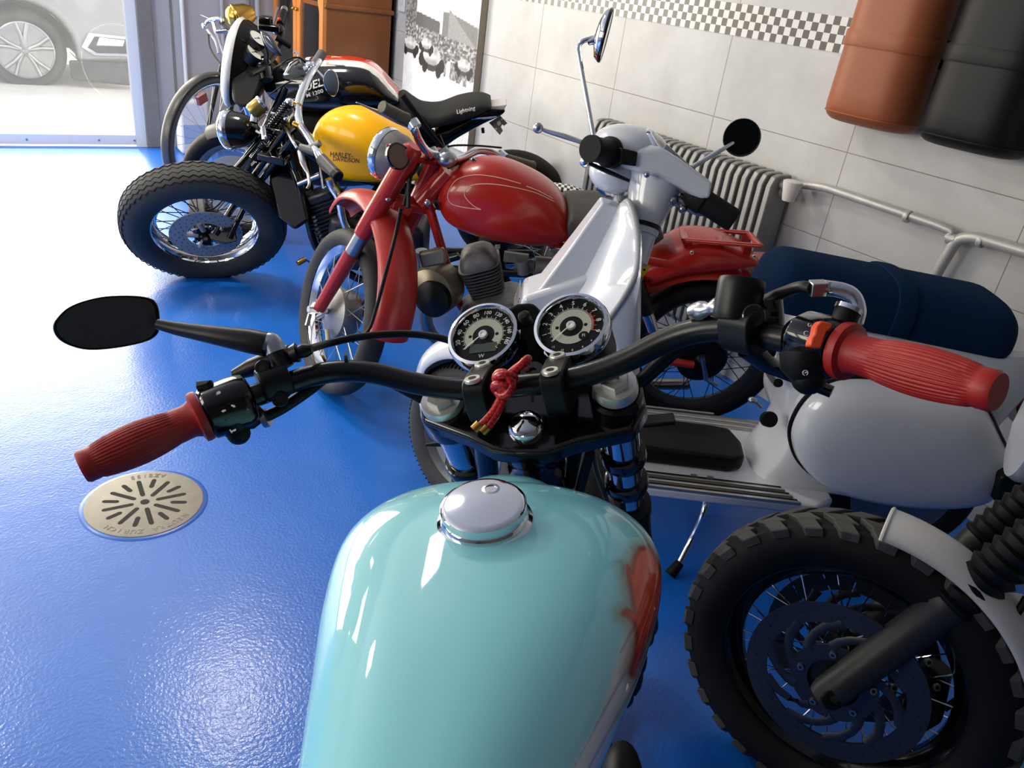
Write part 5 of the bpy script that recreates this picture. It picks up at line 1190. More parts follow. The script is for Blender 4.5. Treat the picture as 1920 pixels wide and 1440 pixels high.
mb = MB(); mb.tube([HTp, HTt], .018, 12); mb.tube([HTt, BC.w(-.78, 0, .86)], .014, 10); mb.tube([HTp, BC.w(-.62, 0, .3)], .016, 10); mb.tube([BC.w(-.8, 0, .9), BC.w(-.62, 0, .3)], .014, 10); mb.tube([BC.w(-.62, 0, .3), BC.w(-.98, 0, .34)], .01, 8); mb.tube([BC.w(-.78, 0, .8), BC.w(-.98, 0, .34)], .009, 8); fin('frame', mb, mat('grey enamel', (92, 92, 96), .35), cyc)
SB = BC.w(-.28, 0, 1.0)
n_ = lambda x, y, k=0: near(x, y, SB+BC.y*k)
mb = MB(); mb.tube([HTt, n_(405, 60), n_(400, 42)], .013, 12); mb.tube(catmull([n_(384, 52, .2), n_(390, 40, .15), n_(400, 36), n_(415, 36, -.15), n_(418, 42, -.2)], 5), .011, 10); fin('handlebar', mb, M['chrome'], cyc)
mb = MB(); mb.tube(catmull([n_(389, 55, .12), n_(397, 66, .1), n_(405, 78, .05), n_(410, 100, .05)], 5), .007, 8); mb.tube(catmull([n_(400, 45), n_(405, 62), n_(412, 80), n_(420, 105)], 5), .008, 8); fin('brake_linkage', mb, M['chrome'], cyc)
mb = MB(); mb.tube(catmull([n_(390, 64, .1), n_(393, 88, .1), n_(404, 108, .1), n_(416, 122, .05)], 5), .006, 8); mb.tube(catmull([n_(412, 42), n_(430, 55), n_(445, 58)], 5), .008, 8); fin('brake_cable', mb, M['cycle_grey'], cyc)
for p in ((383, 50), (398, 38), (416, 35), (382, 47)): mb = MB(); mb.ball(n_(*p, .1), .012, 10, 6); fin('rod_joint', mb, M['chrome'], cyc)
mb = MB(); mb.tube([n_(376, 28, .15), n_(400, 38, .1)], .003, 6); fin('wire', mb, M['steel'], cyc)
lc = n_(446, 32, -.1); lax = V((-.9, .1, -.35)).normalized()
mb = MB(); mb.lathe(lc, lax, [(0, -.1), (.035, -.09), (.058, -.05), (.066, 0), (.068, .012), (.064, .03), (.05, .05), (.03, .06), (0, .064)], 32); lp = fin('lamp', mb, M['brass'], cyc, 'round brass lamp')
mb = MB(); mb.lathe(lc, lax, [(.068, .002), (.0715, .006), (.0715, .014), (.068, .018)], 32); fin('lamp_rim', mb, M['brass'], lp)
mb = MB(); mb.tube([n_(462, 42, -.15), n_(484, 58, -.3)], .02, 12); fin('grip', mb, M['cable'], cyc)
mb = MB(); mb.tube([n_(468, 54, -.15), n_(482, 60, -.2)], .012, 10); fin('grip_band', mb, mat('red tape', (150, 50, 46), .5), cyc)
# white jerrycan on the floor behind the bicycle wheel
jc = thing('jerrycan', (1.35, 5.8, 0), 'white plastic jerrycan standing on the floor behind the bicycle wheel', 'jerrycan')
M['hdpe'] = mat('white plastic', (206, 208, 214), .45)
mb = MB(); mb.abox(1.25, 1.45, 5.73, 5.88, 0, .36); fin('body', mb, M['hdpe'], jc, bevel=.025, seg=4)
mb = MB(); mb.abox(1.27, 1.43, 5.726, 5.731, .08, .2); fin('label', mb, mat('pale blue label', (150, 170, 205), .5), jc)
mb = MB(); mb.lathe((1.4, 5.8, .355), (0, 0, 1), [(.025, 0), (.025, .035), (0, .036)], 20); fin('cap', mb, mat('blue cap', (60, 90, 150), .4), jc)
mb = MB(); mb.tube(fillet([(1.27, 5.8, .35), (1.27, 5.8, .4), (1.36, 5.8, .4), (1.36, 5.8, .35)], .02), .011, 10); fin('handle', mb, M['hdpe'], jc)
# ================================================================ white scooter
S = Frame((2.06, .80, 0), 145.4, 3)
SW = Frame(S.w(1.25, 0, .215), 105, -3)
sco = thing('scooter', S.w(.6, 0, 0), 'white motor scooter with a navy blue seat and two round mirrors, beside the turquoise motorcycle', 'scooter')
M['sw'] = mat('white scooter lacquer', (214, 217, 222), .22, coat=.6)
M['navy'] = mat('navy blue seat cloth', (12, 38, 68), .85, bump=.3, bscale=600, spec=.08)
M['mat'] = mat('black rubber mat', (8, 8, 8), .5, spec=.25)
# front wheel with split rim, mudguard
mb = MB(); o = SW.o; tyre(mb, SW, o, .215, .046, .142, 60); fw = fin('front_wheel', mb, M['tyre_grey'], sco)
mb = MB()
for k in range(90):
    a = 2*PI*k/90
    for s in (-1, 1): mb.tube([F_pt(SW, o, .2145, a, s*.012), F_pt(SW, o, .212, a+.03, s*.030), F_pt(SW, o, .203, a+.03, s*.041)], .0022, 4)
fin('tread_groove', mb, M['hole'], fw)
mb = MB(); rr = [(.142, -.03), (.146, -.03), (.146, .034), (.142, .036), (.135, .028), (.128, .018), (.085, .012), (.075, .02), (.02, .03)]
mb.lathe(o, SW.y, rr[:6], 60)
for k in range(6):
    a0 = 2*PI*k/6; mb.lathe(o, SW.y, [(.129, .018), (.085, .012), (.085, .009), (.129, .014)], 8, a0+.2, a0+2*PI/6-.2, u=SW.x)
mb.lathe(o, SW.y, [(.13, .018), (.118, .016)], 60); mb.lathe(o, SW.y, [(.09, .013), (.075, .022), (.03, .03), (.012, .045), (0, .046)], 40)
fin('rim', mb, M['alu'], fw, 'silver pressed rim', thick=.002)
mb = MB(); mb.lathe(o, SW.y, [(.075, -.045), (.09, -.04), (.09, .005), (.03, .006)], 36); fin('brake_drum', mb, M['dark_alu'], fw)
for k in range(6): mb = MB(); mb.ball(F_pt(SW, o, .108, 2*PI*(k+.0)/6, .022), .007, 10, 6); fin('wheel_nut', mb, M['steel'], fw)
mb = MB(); arch(mb, SW, SW.w(-.02, 0, .06), .245, 6, 150, .075, .003, 28, .75, lambda t: min(1, .55+t*2.2)); fin('front_mudguard', mb, M['sw'], sco, ang=60)
mb = MB(); mb.tube([near(798, 834, o+SW.y*.05), near(840, 830, o+SW.y*.06), near(945, 825, o+SW.y*.06)], [.004, .012, .012], 8); fin('fork_link', mb, M['satin'], sco)
# leg shield: rows of points from the ridge outwards, mirrored
def SP(x, y, o_): return S.loc(S.P(x, y, o_))
rows = []
ctr = [SP(1162, 388, 0), SP(1112, 468, 0), SP(1066, 540, 0), SP(1010, 618, 0), SP(985, 680, 0)]
cre = [SP(1180, 380, .07), SP(1196, 440, .15), SP(1194, 505, .185), SP(1170, 556, .2), SP(1135, 606, .2)]
bck = [SP(1184, 380, .06), SP(1199, 440, .145), SP(1200, 520, .19), SP(1199, 640, .19), SP(1196, 790, .19)]
mb = MB()
def row(i): 
    c, k, b = ctr[i], cre[i], bck[i]; half = [c, c*.6+k*.4+V((.008, 0, 0)), c*.25+k*.75+V((.012, 0, 0)), k, k*.55+b*.45+V((-.003, .008, 0)), b]
    return [V((p.x, -p.y, p.z)) for p in half[::-1][:-1]]+half
R5 = [row(i) for i in range(5)]
cols_ = [catmull([R5[i][j] for i in range(5)], 5) for j in range(11)]
mb.rings([[S.w(*cols_[j][i]) for j in range(11)] for i in range(len(cols_[0]))], closed=False)
ls = fin('leg_shield', mb, M['sw'], sco, ang=40, thick=.006)
for s in (1, -1):
    mb = MB(); mb.tube([S.w(p.x, p.y*s, p.z) for p in catmull([ctr[0]+V((0, .02, .004))]+cre, 6)], .0075, 10); fin('rim_moulding', mb, mat('grey moulding', (170, 172, 174), .4), ls)
# raised column cover and horn casing on the front
cl = [S.w(p.x+.05, 0, p.z) for p in (ctr[0], ctr[1], ctr[2])]
mb = MB(); rs = []
for i, p in enumerate((ctr[0], ctr[1], ctr[2], ctr[2]*.7+ctr[3]*.3)):
    w = .028+.01*i; h = .045+.012*i; rs.append([S.w(p.x-.02, w, p.z), S.w(p.x+h, w, p.z+.012), S.w(p.x+h, -w, p.z+.012), S.w(p.x-.02, -w, p.z)])
mb.rings(rs); fin('column_cover', mb, M['sw'], ls, bevel=.006, seg=3)
a, b = SP(1065, 548, .06), SP(978, 578, .06)
mb = MB(); mb.prism([S.w(a.x-.06, 0, a.z+.055), S.w(b.x, 0, b.z+.03), S.w(b.x+.012, 0, b.z-.05), S.w(a.x-.06, 0, a.z-.06)], S.y*.13); hc2 = fin('horn_casing', mb, M['sw'], ls, bevel=.012, seg=3)
for k in range(6): mb = MB(); p = S.w(b.x+.008+.0016*k, 0, b.z+.022-.009*k); mb.tube([p-S.y*.055, p+S.y*.055], .0018, 6); fin('grille_slat', mb, M['steel'], hc2)
mb = MB(); q = near(1069, 522, S.w(a.x, .05, a.z)); mb.bar(q-S.z*.018+S.x*.01, q+S.z*.018-S.x*.012, .012, .003, FWD); fin('badge', mb, M['dark_alu'], ls)
# floor, mat, body under the seat
mb = MB(); mb.prism([S.w(.92, .19, .245), S.w(.36, .19, .245), S.w(.30, .15, .245), S.w(.30, -.15, .245), S.w(.36, -.19, .245), S.w(.92, -.19, .245)], S.z*.03); fl_ = fin('floorboard', mb, M['sw'], sco, bevel=.008, seg=3)
M['rail'] = mat('aluminium floor rail', (188, 188, 182), .35, .9)
for y in (.187, .163, .139):
    mb = MB(); mb.bar(S.w(.9, y, .262), S.w(.40+(.187-y)*.6, y, .262), .008, .008); fin('floor_rail', mb, M['rail'], fl_, 'aluminium rail')
    mb = MB(); mb.bar(S.w(.9, y-.0105, .2605), S.w(.405+(.187-y)*.6, y-.0105, .2605), .010, .006); fin('rubber_strip', mb, M['mat'], fl_, 'black rubber strip')
for s in (-1,):
    for y in (.187, .163, .139): mb = MB(); mb.bar(S.w(.9, -y, .262), S.w(.40, -y, .262), .008, .008); fin('floor_rail', mb, M['rail'], fl_)
mb = MB()
for x, y in ((1308, 869), (1339, 873)): mb = MB(); mb.box(S.w(S.loc(S.P(x, y, .125)).x, .125, .262), S.x*.008, S.y*.004, S.z*.006); fin('floor_stud', mb, M['dark_alu'], fl_)
mp_ = [S.P(x, y, yy) for x, y, yy in ((1185, 752, -.07), (1340, 772, -.07), (1378, 776, -.06), (1398, 806, 0), (1405, 836, .07), (1380, 840, .09), (1330, 836, .09), (1242, 816, .09), (1185, 822, .09))]
mp_ = [S.w(S.loc(p).x, S.loc(p).y, .285) for p in mp_]
mb = MB(); mb.prism(mp_, S.z*.05); tm = fin('tunnel_mat', mb, M['mat'], sco, bevel=.012, seg=3)
mb = MB(); mb.bar(S.P(1200, 762, -.06)+S.z*.0, S.P(1338, 777, -.06), .008, .006); fin('mat_rail', mb, M['rail'], tm)
mb = MB(); mb.bar(S.P(1200, 803, .06)+S.z*.02, S.P(1262, 797, .06)+S.z*.02, .05, .012); fin('brake_pedal', mb, M['satin'], sco, bevel=.004)
# body: narrow front rising to the seat, two bulging side cowls, tail
rs = []
for z, x0, x1, w in ((.25, .50, .02, .12), (.32, .47, .0, .13), (.40, .455, -.05, .125), (.50, .475, -.09, .12), (.60, .50, -.12, .12), (.68, .52, -.13, .125), (.715, .50, -.11, .12)):
    rs.append([S.w((x0+x1)/2+(x0-x1)/2*math.copysign(abs(math.cos(a))**.45, math.cos(a)), w*math.copysign(abs(math.sin(a))**.55, math.sin(a)), z) for a in [2*PI*k/40 for k in range(40)]])
mb = MB(); mb.rings(rs); bd_ = fin('body', mb, M['sw'], sco, bevel=.01, ang=50)
CO = [(1488, 835), (1490, 800), (1512, 760), (1548, 730), (1600, 716), (1690, 722), (1790, 738), (1850, 768), (1884, 830), (1906, 880), (1893, 906), (1862, 934), (1800, 946), (1700, 944), (1610, 930), (1545, 908), (1504, 874)]
def cowl(sgn):
    pl = [S.loc(p) for p in catmull([S.P(x, y, .15) for x, y in CO], 4, True)]; xm = sum(p.x for p in pl)/len(pl); zm = sum(p.z for p in pl)/len(pl); n = len(pl)
    rs = []
    for k, y in ((1, .10), (1, .135), (.97, .158), (.9, .178), (.78, .19), (.6, .197), (.4, .201), (.2, .203), (.03, .204)):
        rs.append([S.w(xm+(p.x-xm)*k, sgn*y, zm+(p.z-zm)*k-(y-.13)*.2) for p in pl])
    mb = MB(); mb.rings(rs); return mb, [S.w(p.x, sgn*.128, p.z) for p in pl]
mb, edge = cowl(1); cw = fin('side_cowl', mb, M['sw'], sco, ang=60)
mb = MB(); mb.tube(edge, .0075, 8, closed=True); fin('cowl_gasket', mb, M['cable'], cw, 'black rubber gasket')
mb, edge = cowl(-1); cw2 = fin('side_cowl', mb, M['sw'], sco, ang=60)
mb = MB(); mb.prism([S.P(x, y, .19) for x, y in ((1868, 884), (1904, 876), (1910, 905), (1882, 930), (1858, 934))], S.y*.05); fin('cowl_catch', mb, M['satin'], sco, bevel=.006)
M['tail_red'] = mat('red tail lamp', (150, 20, 16), .15, coat=.5)
mb = MB(); mb.prism([S.P(x, y, 0) for x, y in ((1868, 684), (1898, 676), (1930, 694), (1945, 740), (1912, 786), (1893, 790), (1884, 730))], S.y*.12); tlp = fin('tail_lamp', mb, M['tail_red'], sco, bevel=.014, seg=3)
# fuel tap, choke lever, keyhole plug on the front of the body
mb = MB(); q = near(1457, 718, S.w(.5, .06, .55)); mb.tube([q, q-FWD*.012], .011, 14); pl_ = fin('fuel_tap', mb, M['matte'], sco)
mb = MB(); mb.tube([near(1440, 698, q), near(1452, 716, q)], .0075, 10); mb.tube([near(1453, 716, q), near(1466, 716, q)], .003, 8); fin('tap_lever', mb, M['dark_alu'], pl_)
mb = MB(); q = near(1418, 755, S.w(.5, .06, .48)); mb.tube([q-FWD*.0, near(1428, 764, q)], .004, 8); mb.ball(near(1411, 750, q), .012, 14, 8, (1, 1, .6)); fin('choke_knob', mb, M['steel'], sco)
mb = MB(); q = near(1441, 786, S.w(.47, .08, .45)); mb.lathe(q-FWD*.01, -FWD, [(.020, -.02), (.0205, 0), (.019, .003), (0, .004)], 24); fin('lock_plug', mb, M['matte'], sco)
# seat
def seat_mb(F, x0, x1, z0, w, h, dip=.0, n=36, w1=None):
    rs = []
    for i in range(n+1):
        t = i/n; x = x0+(x1-x0)*t; e = min(1, math.sqrt(max(0, 1-(max(0, .13-t)/.13)**2.6)))*min(1, math.sqrt(max(0, 1-(max(0, t-.88)/.12)**2.6)))
        e = max(e, .02); ww = (w+(((w1 or w)-w)*t))*(.55+.45*e); hh = h*(.35+.65*e)-dip*math.sin(PI*t)
        rs.append([F.w(x, ww*math.copysign(abs(math.cos(a))**.62, math.cos(a)), z0+(hh*math.sin(a)**.8 if math.sin(a) >= 0 else -.018*abs(math.sin(a))**.6)) for a in [2*PI*k/44 for k in range(44)]])
    mb = MB(); mb.rings(rs); return mb
def band_mb(F, x, wd, z0, w, h):
    rs = []
    for dx, k in ((-wd, .0), (-wd, .003), (-wd*.6, .0045), (wd*.6, .0045), (wd, .003), (wd, 0)):
        rs.append([F.w(x+dx, (w+k)*math.copysign(abs(math.cos(a))**.62, math.cos(a)), z0+((h+k)*math.sin(a)**.8 if math.sin(a) >= 0 else -.016*abs(math.sin(a)))) for a in [2*PI*k2/44 for k2 in range(44)]])
    mb = MB(); mb.rings(rs); return mb
SF = Frame(S.w(0, 0, .705), 145.4, 3, 4)
st = fin('seat', seat_mb(SF, .0, .61, .0, .135, .105, w1=.11), M['navy'], sco, 'navy blue cloth seat', ang=70)
fin('seat_strap', band_mb(SF, .30, .022, .0, .127, .106), M['navy'], st)
# headset
hd = S.w(.95, 0, 1.0); HS = Frame(hd, 97, -4)
hp = lambda x, y, k=0: near(x, y, hd+HS.x*k)
mb = MB(); mb.prism([hp(x, y, -.01) for x, y in ((1146, 290), (1160, 268), (1200, 262), (1235, 283), (1262, 303), (1296, 326), (1290, 364), (1272, 360), (1228, 334), (1184, 318), (1156, 312))], HS.x*.13); hs = fin('headset', mb, M['sw'], sco, bevel=.018, seg=4)
mb = MB(); mb.ball(hp(1182, 277, .06), .082, 28, 14, (1.05, 1.15, .62), HS); mb.ball(hp(1150, 325, .07), .06, 24, 12, (1, .9, .75), HS); fin('headlamp_cowl', mb, M['sw'], hs)
mb = MB(); mb.lathe(hp(1155, 310, .13), HS.x-HS.z*.2, [(.07, -.02), (.074, .01), (.066, .02), (.0, .035)], 28); fin('headlamp', mb, M['chrome'], hs)
gq = hp(1240, 272, .02); gn = (HS.z*.72-HS.x*.55-HS.y*.35).normalized()
mb = MB(); mb.lathe(near(1237, 278, gq), gn, [(.05, -.02), (.052, 0), (.05, .006), (.0465, .007)], 36); gg = fin('speedometer', mb, M['chrome'], hs)
mb = MB(); mb.lathe(near(1237, 278, gq), gn, [(.0465, .0065), (0, .012)], 32); fin('dial_glass', mb, mat('pale speedometer glass', (170, 172, 174), .15), gg)
mb = MB(); mb.bar(near(1240, 281, gq)-FWD*.02, near(1294, 322, gq)-FWD*.0, .018, .014, FWD); fin('switch_trim', mb, M['chrome'], hs, bevel=.002)
for x, y in ((1262, 302), (1281, 316)): mb = MB(); mb.box(near(x, y, gq)-FWD*.014, (near(x+6, y+5, gq)-near(x, y, gq)), HS.z*.008, FWD*.004); fin('switch_key', mb, M['cable'], hs)
mb = MB(); mb.prism([hp(x, y, -.08) for x, y in ((1163, 277), (1193, 284), (1189, 311), (1159, 307))], HS.x*.012); fin('switch_panel', mb, M['cable'], hs, bevel=.002)
mb = MB(); a, b = hp(1222, 342, .03), S.w(.90, 0, .84)
mb.lathe(near(1228, 345, a), near(1207, 424, a)-near(1228, 345, a), [(.066, -.015), (.064, .0), (.052, .04), (.038, .09), (.036, .118)], 32); cn = fin('steering_column', mb, M['sw'], sco)
mb = MB(); mb.lathe(near(1207, 424, a), near(1207, 424, a)-near(1228, 345, a), [(.039, -.004), (.039, .006)], 28); fin('column_ring', mb, M['cable'], cn)
mb = MB(); mb.lathe(near(1206, 428, a), near(1198, 458, a)-near(1206, 428, a), [(.034, 0), (.03, .08)], 24); fin('column_base', mb, M['sw'], cn)
p, q = hp(1150, 287, -.02), hp(1106, 278, -.13)
mb = MB(); mb.lathe(p, q-p, [(.026, -.01), (.034, 0), (.034, .02), (.0275, .024), (.026, (q-p).length-.012), (.029, (q-p).length-.008), (.028, (q-p).length), (0, (q-p).length)], 24); fin('grip', mb, M['rubber'], sco)
p, q = hp(1302, 366, -.02), hp(1378, 415, -.04)
mb = MB(); mb.lathe(p, q-p, [(.022, -.02), (.031, 0), (.031, .025), (.026, .03), (.026, (q-p).length-.008), (.023, (q-p).length), (0, (q-p).length)], 24); fin('grip', mb, M['rubber'], sco)
mb = MB(); mb.prism([hp(x, y, -.02) for x, y in ((1298, 345), (1330, 372), (1322, 398), (1288, 370))], HS.x*.05); fin('grip_collar', mb, M['cable'], sco, bevel=.006)
mb = MB(); mb.tube(catmull([hp(1135, 285, .06), hp(1100, 270, .08), hp(1060, 256, .1), hp(1026, 246, .12), hp(1014, 241, .12)], 5), [.007, .0085, .0105, .008, .006], 12, sq=.6); lv = fin('clutch_lever', mb, M['steel'], sco)
mb = MB(); mb.ball(hp(1009, 240, .12), .0125, 14, 8); fin('lever_ball', mb, M['steel'], lv)
mb = MB(); mb.tube([hp(1102, 305, -.06), hp(1140, 322, -.05), hp(1180, 339, -.04)], [.007, .0085, .006], 10, sq=.6); lv = fin('lower_lever', mb, M['cable'], sco)
mb = MB(); mb.ball(hp(1097, 303, -.06), .012, 12, 8); mb.tube([hp(1096, 298, -.06), hp(1100, 312, -.06)], .007, 8); fin('lever_ball', mb, M['chrome'], lv)
mb = MB(); mb.tube(catmull([hp(1262, 375, .0), hp(1285, 382, 0), hp(1310, 395, 0), hp(1340, 398, 0)], 4), [.012, .014, .012, .009], 12); fin('brake_lever', mb, M['steel'], sco)
mb = MB(); mb.ball(hp(1262, 376, -.01), .013, 12, 8); mb.ball(hp(1280, 392, -.01), .01, 12, 8); fin('lever_pivot', mb, M['steel'], sco)
mb = MB(); q = near(1204, 342, hd); mb.ball(near(1204, 341, hd)-FWD*.06, .007, 10, 6); fin('screw', mb, M['steel'], hs)
# mirrors
M['mirror_refl_dark'] = mat('mirror with painted dark reflection', (34, 35, 37), .06, .8)  # near-black colour paints in the dark room this mirror reflects
def round_mirror(nm, c, nv, r, stem, label=None, gm='glass_dark'):
    mb = MB(); mb.tube(fillet(stem, .02), .0055, 12); mi = fin(nm, mb, M['chrome'], sco, label)
    mb = MB(); mb.lathe(c, nv, [(0, -.022), (r*.5, -.02), (r*.9, -.011), (r, -.002), (r, .003), (r*.95, .004)], 36); fin('mirror_shell', mb, M['chrome'], mi)
    mb = MB(); mb.lathe(c, nv, [(r*1.01, -.002), (r*1.035, .001), (r*1.0, .0055), (r*.93, .0045)], 36, cap=False); fin('mirror_rim', mb, M['black'], mi)
    mb = MB(); mb.lathe(c, nv, [(r*.94, .004), (0, .0052)], 32); fin('mirror_glass', mb, M[gm], mi)
    return mi
c = hp(1134, 66, .06); vd = -(c-EYE).normalized(); sd = vd.cross(V((0, 0, 1))).normalized()
round_mirror('mirror', c, (vd*.24-sd*.97*-1*-1+V((0, 0, .0))).normalized() if False else (vd*.26+V((.85, -.45, -.1))).normalized(), .058, [hp(1114, 262, .06), hp(1083, 90, .06), hp(1091, 77, .06), hp(1124, 68, .06)], 'round mirror on a tall chrome stem')
c = hp(1391, 258, .05); vd = -(c-EYE).normalized()
mi = round_mirror('mirror', c, (vd+V((.1, 0, .03))).normalized(), .041, [hp(1297, 314, .03), hp(1362, 275, .05), hp(1385, 262, .07)], 'round mirror on a short chrome stem', 'mirror_refl_dark')
mb = MB(); mb.lathe(hp(1112, 76, .06), hp(1126, 70, .06)-hp(1112, 76, .06), [(.006, -.012), (.012, .012), (.016, .022)], 16); fin('mirror_socket', mb, M['chrome'], sco)
# stand and rear wheel
mb = MB(); mb.tube(catmull([S.P(1327, 928, .15), S.P(1318, 965, .18), near(1300, 1005, on_z(1259, 1085)), near(1272, 1060, on_z(1259, 1085))], 5), .0085, 12); sd_ = fin('side_stand', mb, M['chrome'], sco, 'chrome side stand')
mb = MB(); mb.tube([near(1275, 1055, on_z(1259, 1085)), on_z(1256, 1078, .012)], [.0125, .0165], 12); fin('stand_foot', mb, M['cable'], sd_)
SR = S.w(0.05, 0, .215)
mb = MB(); tyre(mb, S, SR, .215, .046, .142); rw = fin('rear_wheel', mb, M['rubber'], sco)
mb = MB(); mb.lathe(SR, S.y, [(.142, -.035), (.142, .035), (.06, .02), (.0, .04)], 32); fin('rim', mb, M['alu'], rw)
mb = MB(); mb.box(S.w(.2, -.09, .23), S.x*.2, S.y*.07, S.z*.06); fin('engine', mb, M['dark_alu'], sco, bevel=.02)
# yellow tag dangling behind the leg shield
yt = thing('tag', near(1199, 500, S.w(.8, .1, .72)), 'small yellow tag showing behind the white scooter leg shield', 'tag')
q = near(1199, 500, S.w(.86, .1, .74))
mb = MB(); mb.prism([near(x, y, q) for x, y in ((1196, 488), (1206, 486), (1220, 501), (1205, 520), (1194, 514))], FWD*.0015); ye = fin('card', mb, mat('yellow card', (232, 208, 30), .5), yt)
mb = MB(); mb.lathe(near(1208, 506, q)-FWD*.0008, FWD, [(.003, 0), (0, -.0003)], 10); fin('hole', mb, M['hole'], yt)
mb = MB(); mb.tube([near(1203, 488, q), near(1204, 478, q)], .0008, 5); fin('string', mb, M['white_print'], yt)
# ================================================================ dark enduro-style motorcycle, lower right
DW = Frame((1.19, .454, .293), 111, -4); DC = DW.o
DB = Frame((1.25, .40, 0), 150, 2)
dk = thing('motorcycle', DB.w(-.5, 0, 0), 'dark motorcycle with block-tread front tyre, swirl brake disc and white front mudguard', 'motorcycle')
M['knob'] = mat('block tread rubber', (62, 62, 60), .75, noise=.25, nscale=40)
M['dim_disc'] = mat('dark brake disc', (70, 72, 78), .4, .8)
M['fork_grey'] = mat('dark grey fork slider', (46, 45, 44), .45, .2, spec=.35)
Rt_, rb = .288, .206
mb = MB(); tyre(mb, DW, DC, Rt_, .052, rb, 72, shoulder=.7)
tb = fin('front_wheel', mb, M['rubber'], dk)
mb = MB(); n = 30
def block(a, y, da, dy, sk, r0=Rt_-.006, r1=Rt_+.011):
    P = []
    for r in (r0, r1):
        for (ea, ey) in ((-1, -1), (1, -1), (1, 1), (-1, 1)):
            yy = y+ey*dy; drop = (abs(yy)/.052)**3*.016
            P.append(F_pt(DW, DC, r-drop, a+ea*da+sk*ey, yy))
    mb.add(P, [[3, 2, 1, 0], [4, 5, 6, 7], [0, 1, 5, 4], [1, 2, 6, 5], [2, 3, 7, 6], [3, 0, 4, 7]])
for k in range(n):
    a = 2*PI*k/n
    block(a, .014, .068, .0125, .045); block(a+PI/n, -.014, .068, .0125, -.045); block(a+.05, .037, .055, .010, .03); block(a+PI/n+.05, -.037, .055, .010, -.03)
fin('tread', mb, M['knob'], tb, flat=True, bevel=.0015, seg=1)
mb = MB(); rim_mb(mb, DW, DC, rb, .034, .024); fin('rim', mb, M['black'], tb)
mb = MB(); spokes(mb, DW, DC, .04, rb-.02, .03, 36, .0016); fin('spokes', mb, M['chrome'], tb)
mb = MB(); mb.lathe(DC, DW.y, [(.015, -.08), (.045, -.05), (.045, -.04), (.03, -.035), (.03, .035), (.05, .04), (.05, .055), (.02, .06), (.018, .08)], 28); fin('hub', mb, M['satin'], tb)
dr0 = .155
for sgn in (1, -1):
    mb = MB(); disc_brake(mb, DW, DC, .118, dr0, .0045, y=.062*sgn); mb.lathe(DC+DW.y*.062*sgn, DW.y, [(.075, -.002), (.045, -.002), (.045, .002), (.075, .002), (.075, -.002)], 40)
    for k in range(10):
        a = 2*PI*k/10; pts = [F_pt(DW, DC, .07+.052*t, a+.75*t**1.3, .062*sgn) for t in (0, .25, .5, .75, 1)]
        mb.tube(pts, [.012, .009, .008, .009, .012], 6, sq=.3, up=DW.y.cross(DW.z))
    mb.cur = 1
    for k in range(36):
        for j, r in enumerate((.146, .137, .127)):
            if (k+j) % 3 == 0: mb.lathe(F_pt(DW, DC, r, 2*PI*k/36, .0645*sgn), DW.y*sgn, [(.0026, 0), (0, .0003)], 6)
    bd = fin('brake_disc', mb, [M['dim_disc'], M['hole']], tb)
    for k in range(5): mb = MB(); bolt(mb, F_pt(DW, DC, .058, 2*PI*k/5, .064*sgn), DW.y*sgn, .0065, .005); fin('bolt', mb, [M['steel'], M['hole']], bd)
# fork
fa = near(1552, 1300, DC+DW.y*.095); ft = near(1905, 1040, DC+DW.y*.07+V((.2, -.12, .38)))
d = (ft-fa).normalized(); L_ = (ft-fa).length
tl_ = L_*.62
mb = MB(); mb.lathe(fa, d, [(.012, -.022), (.026, -.014), (.0295, .0), (.0295, .05), (.032, .12), (.032, tl_), (.035, tl_+.004), (.035, tl_+.02)], 28); fk = fin('fork_leg', mb, M['fork_grey'], dk)
mb = MB(); prof = [(.024, tl_+.015)]
for k in range(14): prof += [(.038, tl_+.022+k*.02), (.0405, tl_+.027+k*.02), (.033, tl_+.033+k*.02)]
mb.lathe(fa, d, prof, 24); fin('fork_boot', mb, M['cable'], fk, 'ribbed black fork boot')
mb = MB(); q = near(1548, 1300, fa)-FWD*.026; mb.lathe(q, -FWD, [(.017, -.01), (.017, .004), (.012, .006), (.009, .006), (.009, .003), (0, .003)], 24); fin('axle_nut', mb, M['satin'], fk)
ga = DC-DW.y*.10; go = ga+ (ft-fa) + DW.y*.0
off = near(1838, 1012, DC-DW.y*.09+V((.15, -.1, .3)))
mb = MB(); d2 = d; g0 = off-d2*.30; mb.lathe(g0, d2, [(.02, 0), (.0285, .02), (.0285, .28), (.031, .285), (.031, .3)], 24); fk2 = fin('fork_leg', mb, M['fork_grey'], dk)
mb = MB(); prof = [(.024, .295)]
for k in range(12): prof += [(.034, .302+k*.02), (.036, .307+k*.02), (.029, .313+k*.02)]
mb.lathe(g0, d2, prof, 24); fin('fork_boot', mb, M['cable'], fk2)
mb = MB(); mb.prism([near(x, y, DC+DW.y*.075) for x, y in ((1690, 1300), (1740, 1230), (1785, 1270), (1770, 1340), (1720, 1370))], DW.y*.06); cp = fin('caliper', mb, M['satin'], dk, bevel=.008)
for x, y in ((1733, 1237), (1748, 1283), (1630, 1290), (1668, 1284)): mb = MB(); bolt(mb, near(x, y, DC+DW.y*.1)-FWD*.01, -FWD, .007, .006); fin('bolt', mb, [M['steel'], M['hole']], cp)
mb = MB(); mb.tube(catmull([near(1770, 1330, DC+DW.y*.08), near(1830, 1280, DC+DW.y*.1), near(1890, 1180, DC+DW.y*.1+V((.1, -.1, .2))), near(1925, 1120, DC+DW.y*.1+V((.15, -.1, .3)))], 5), .006, 8); fin('brake_hose', mb, M['cable'], dk)
M['mud_white'] = mat('off white mudguard', (196, 194, 190), .4, coat=.2)
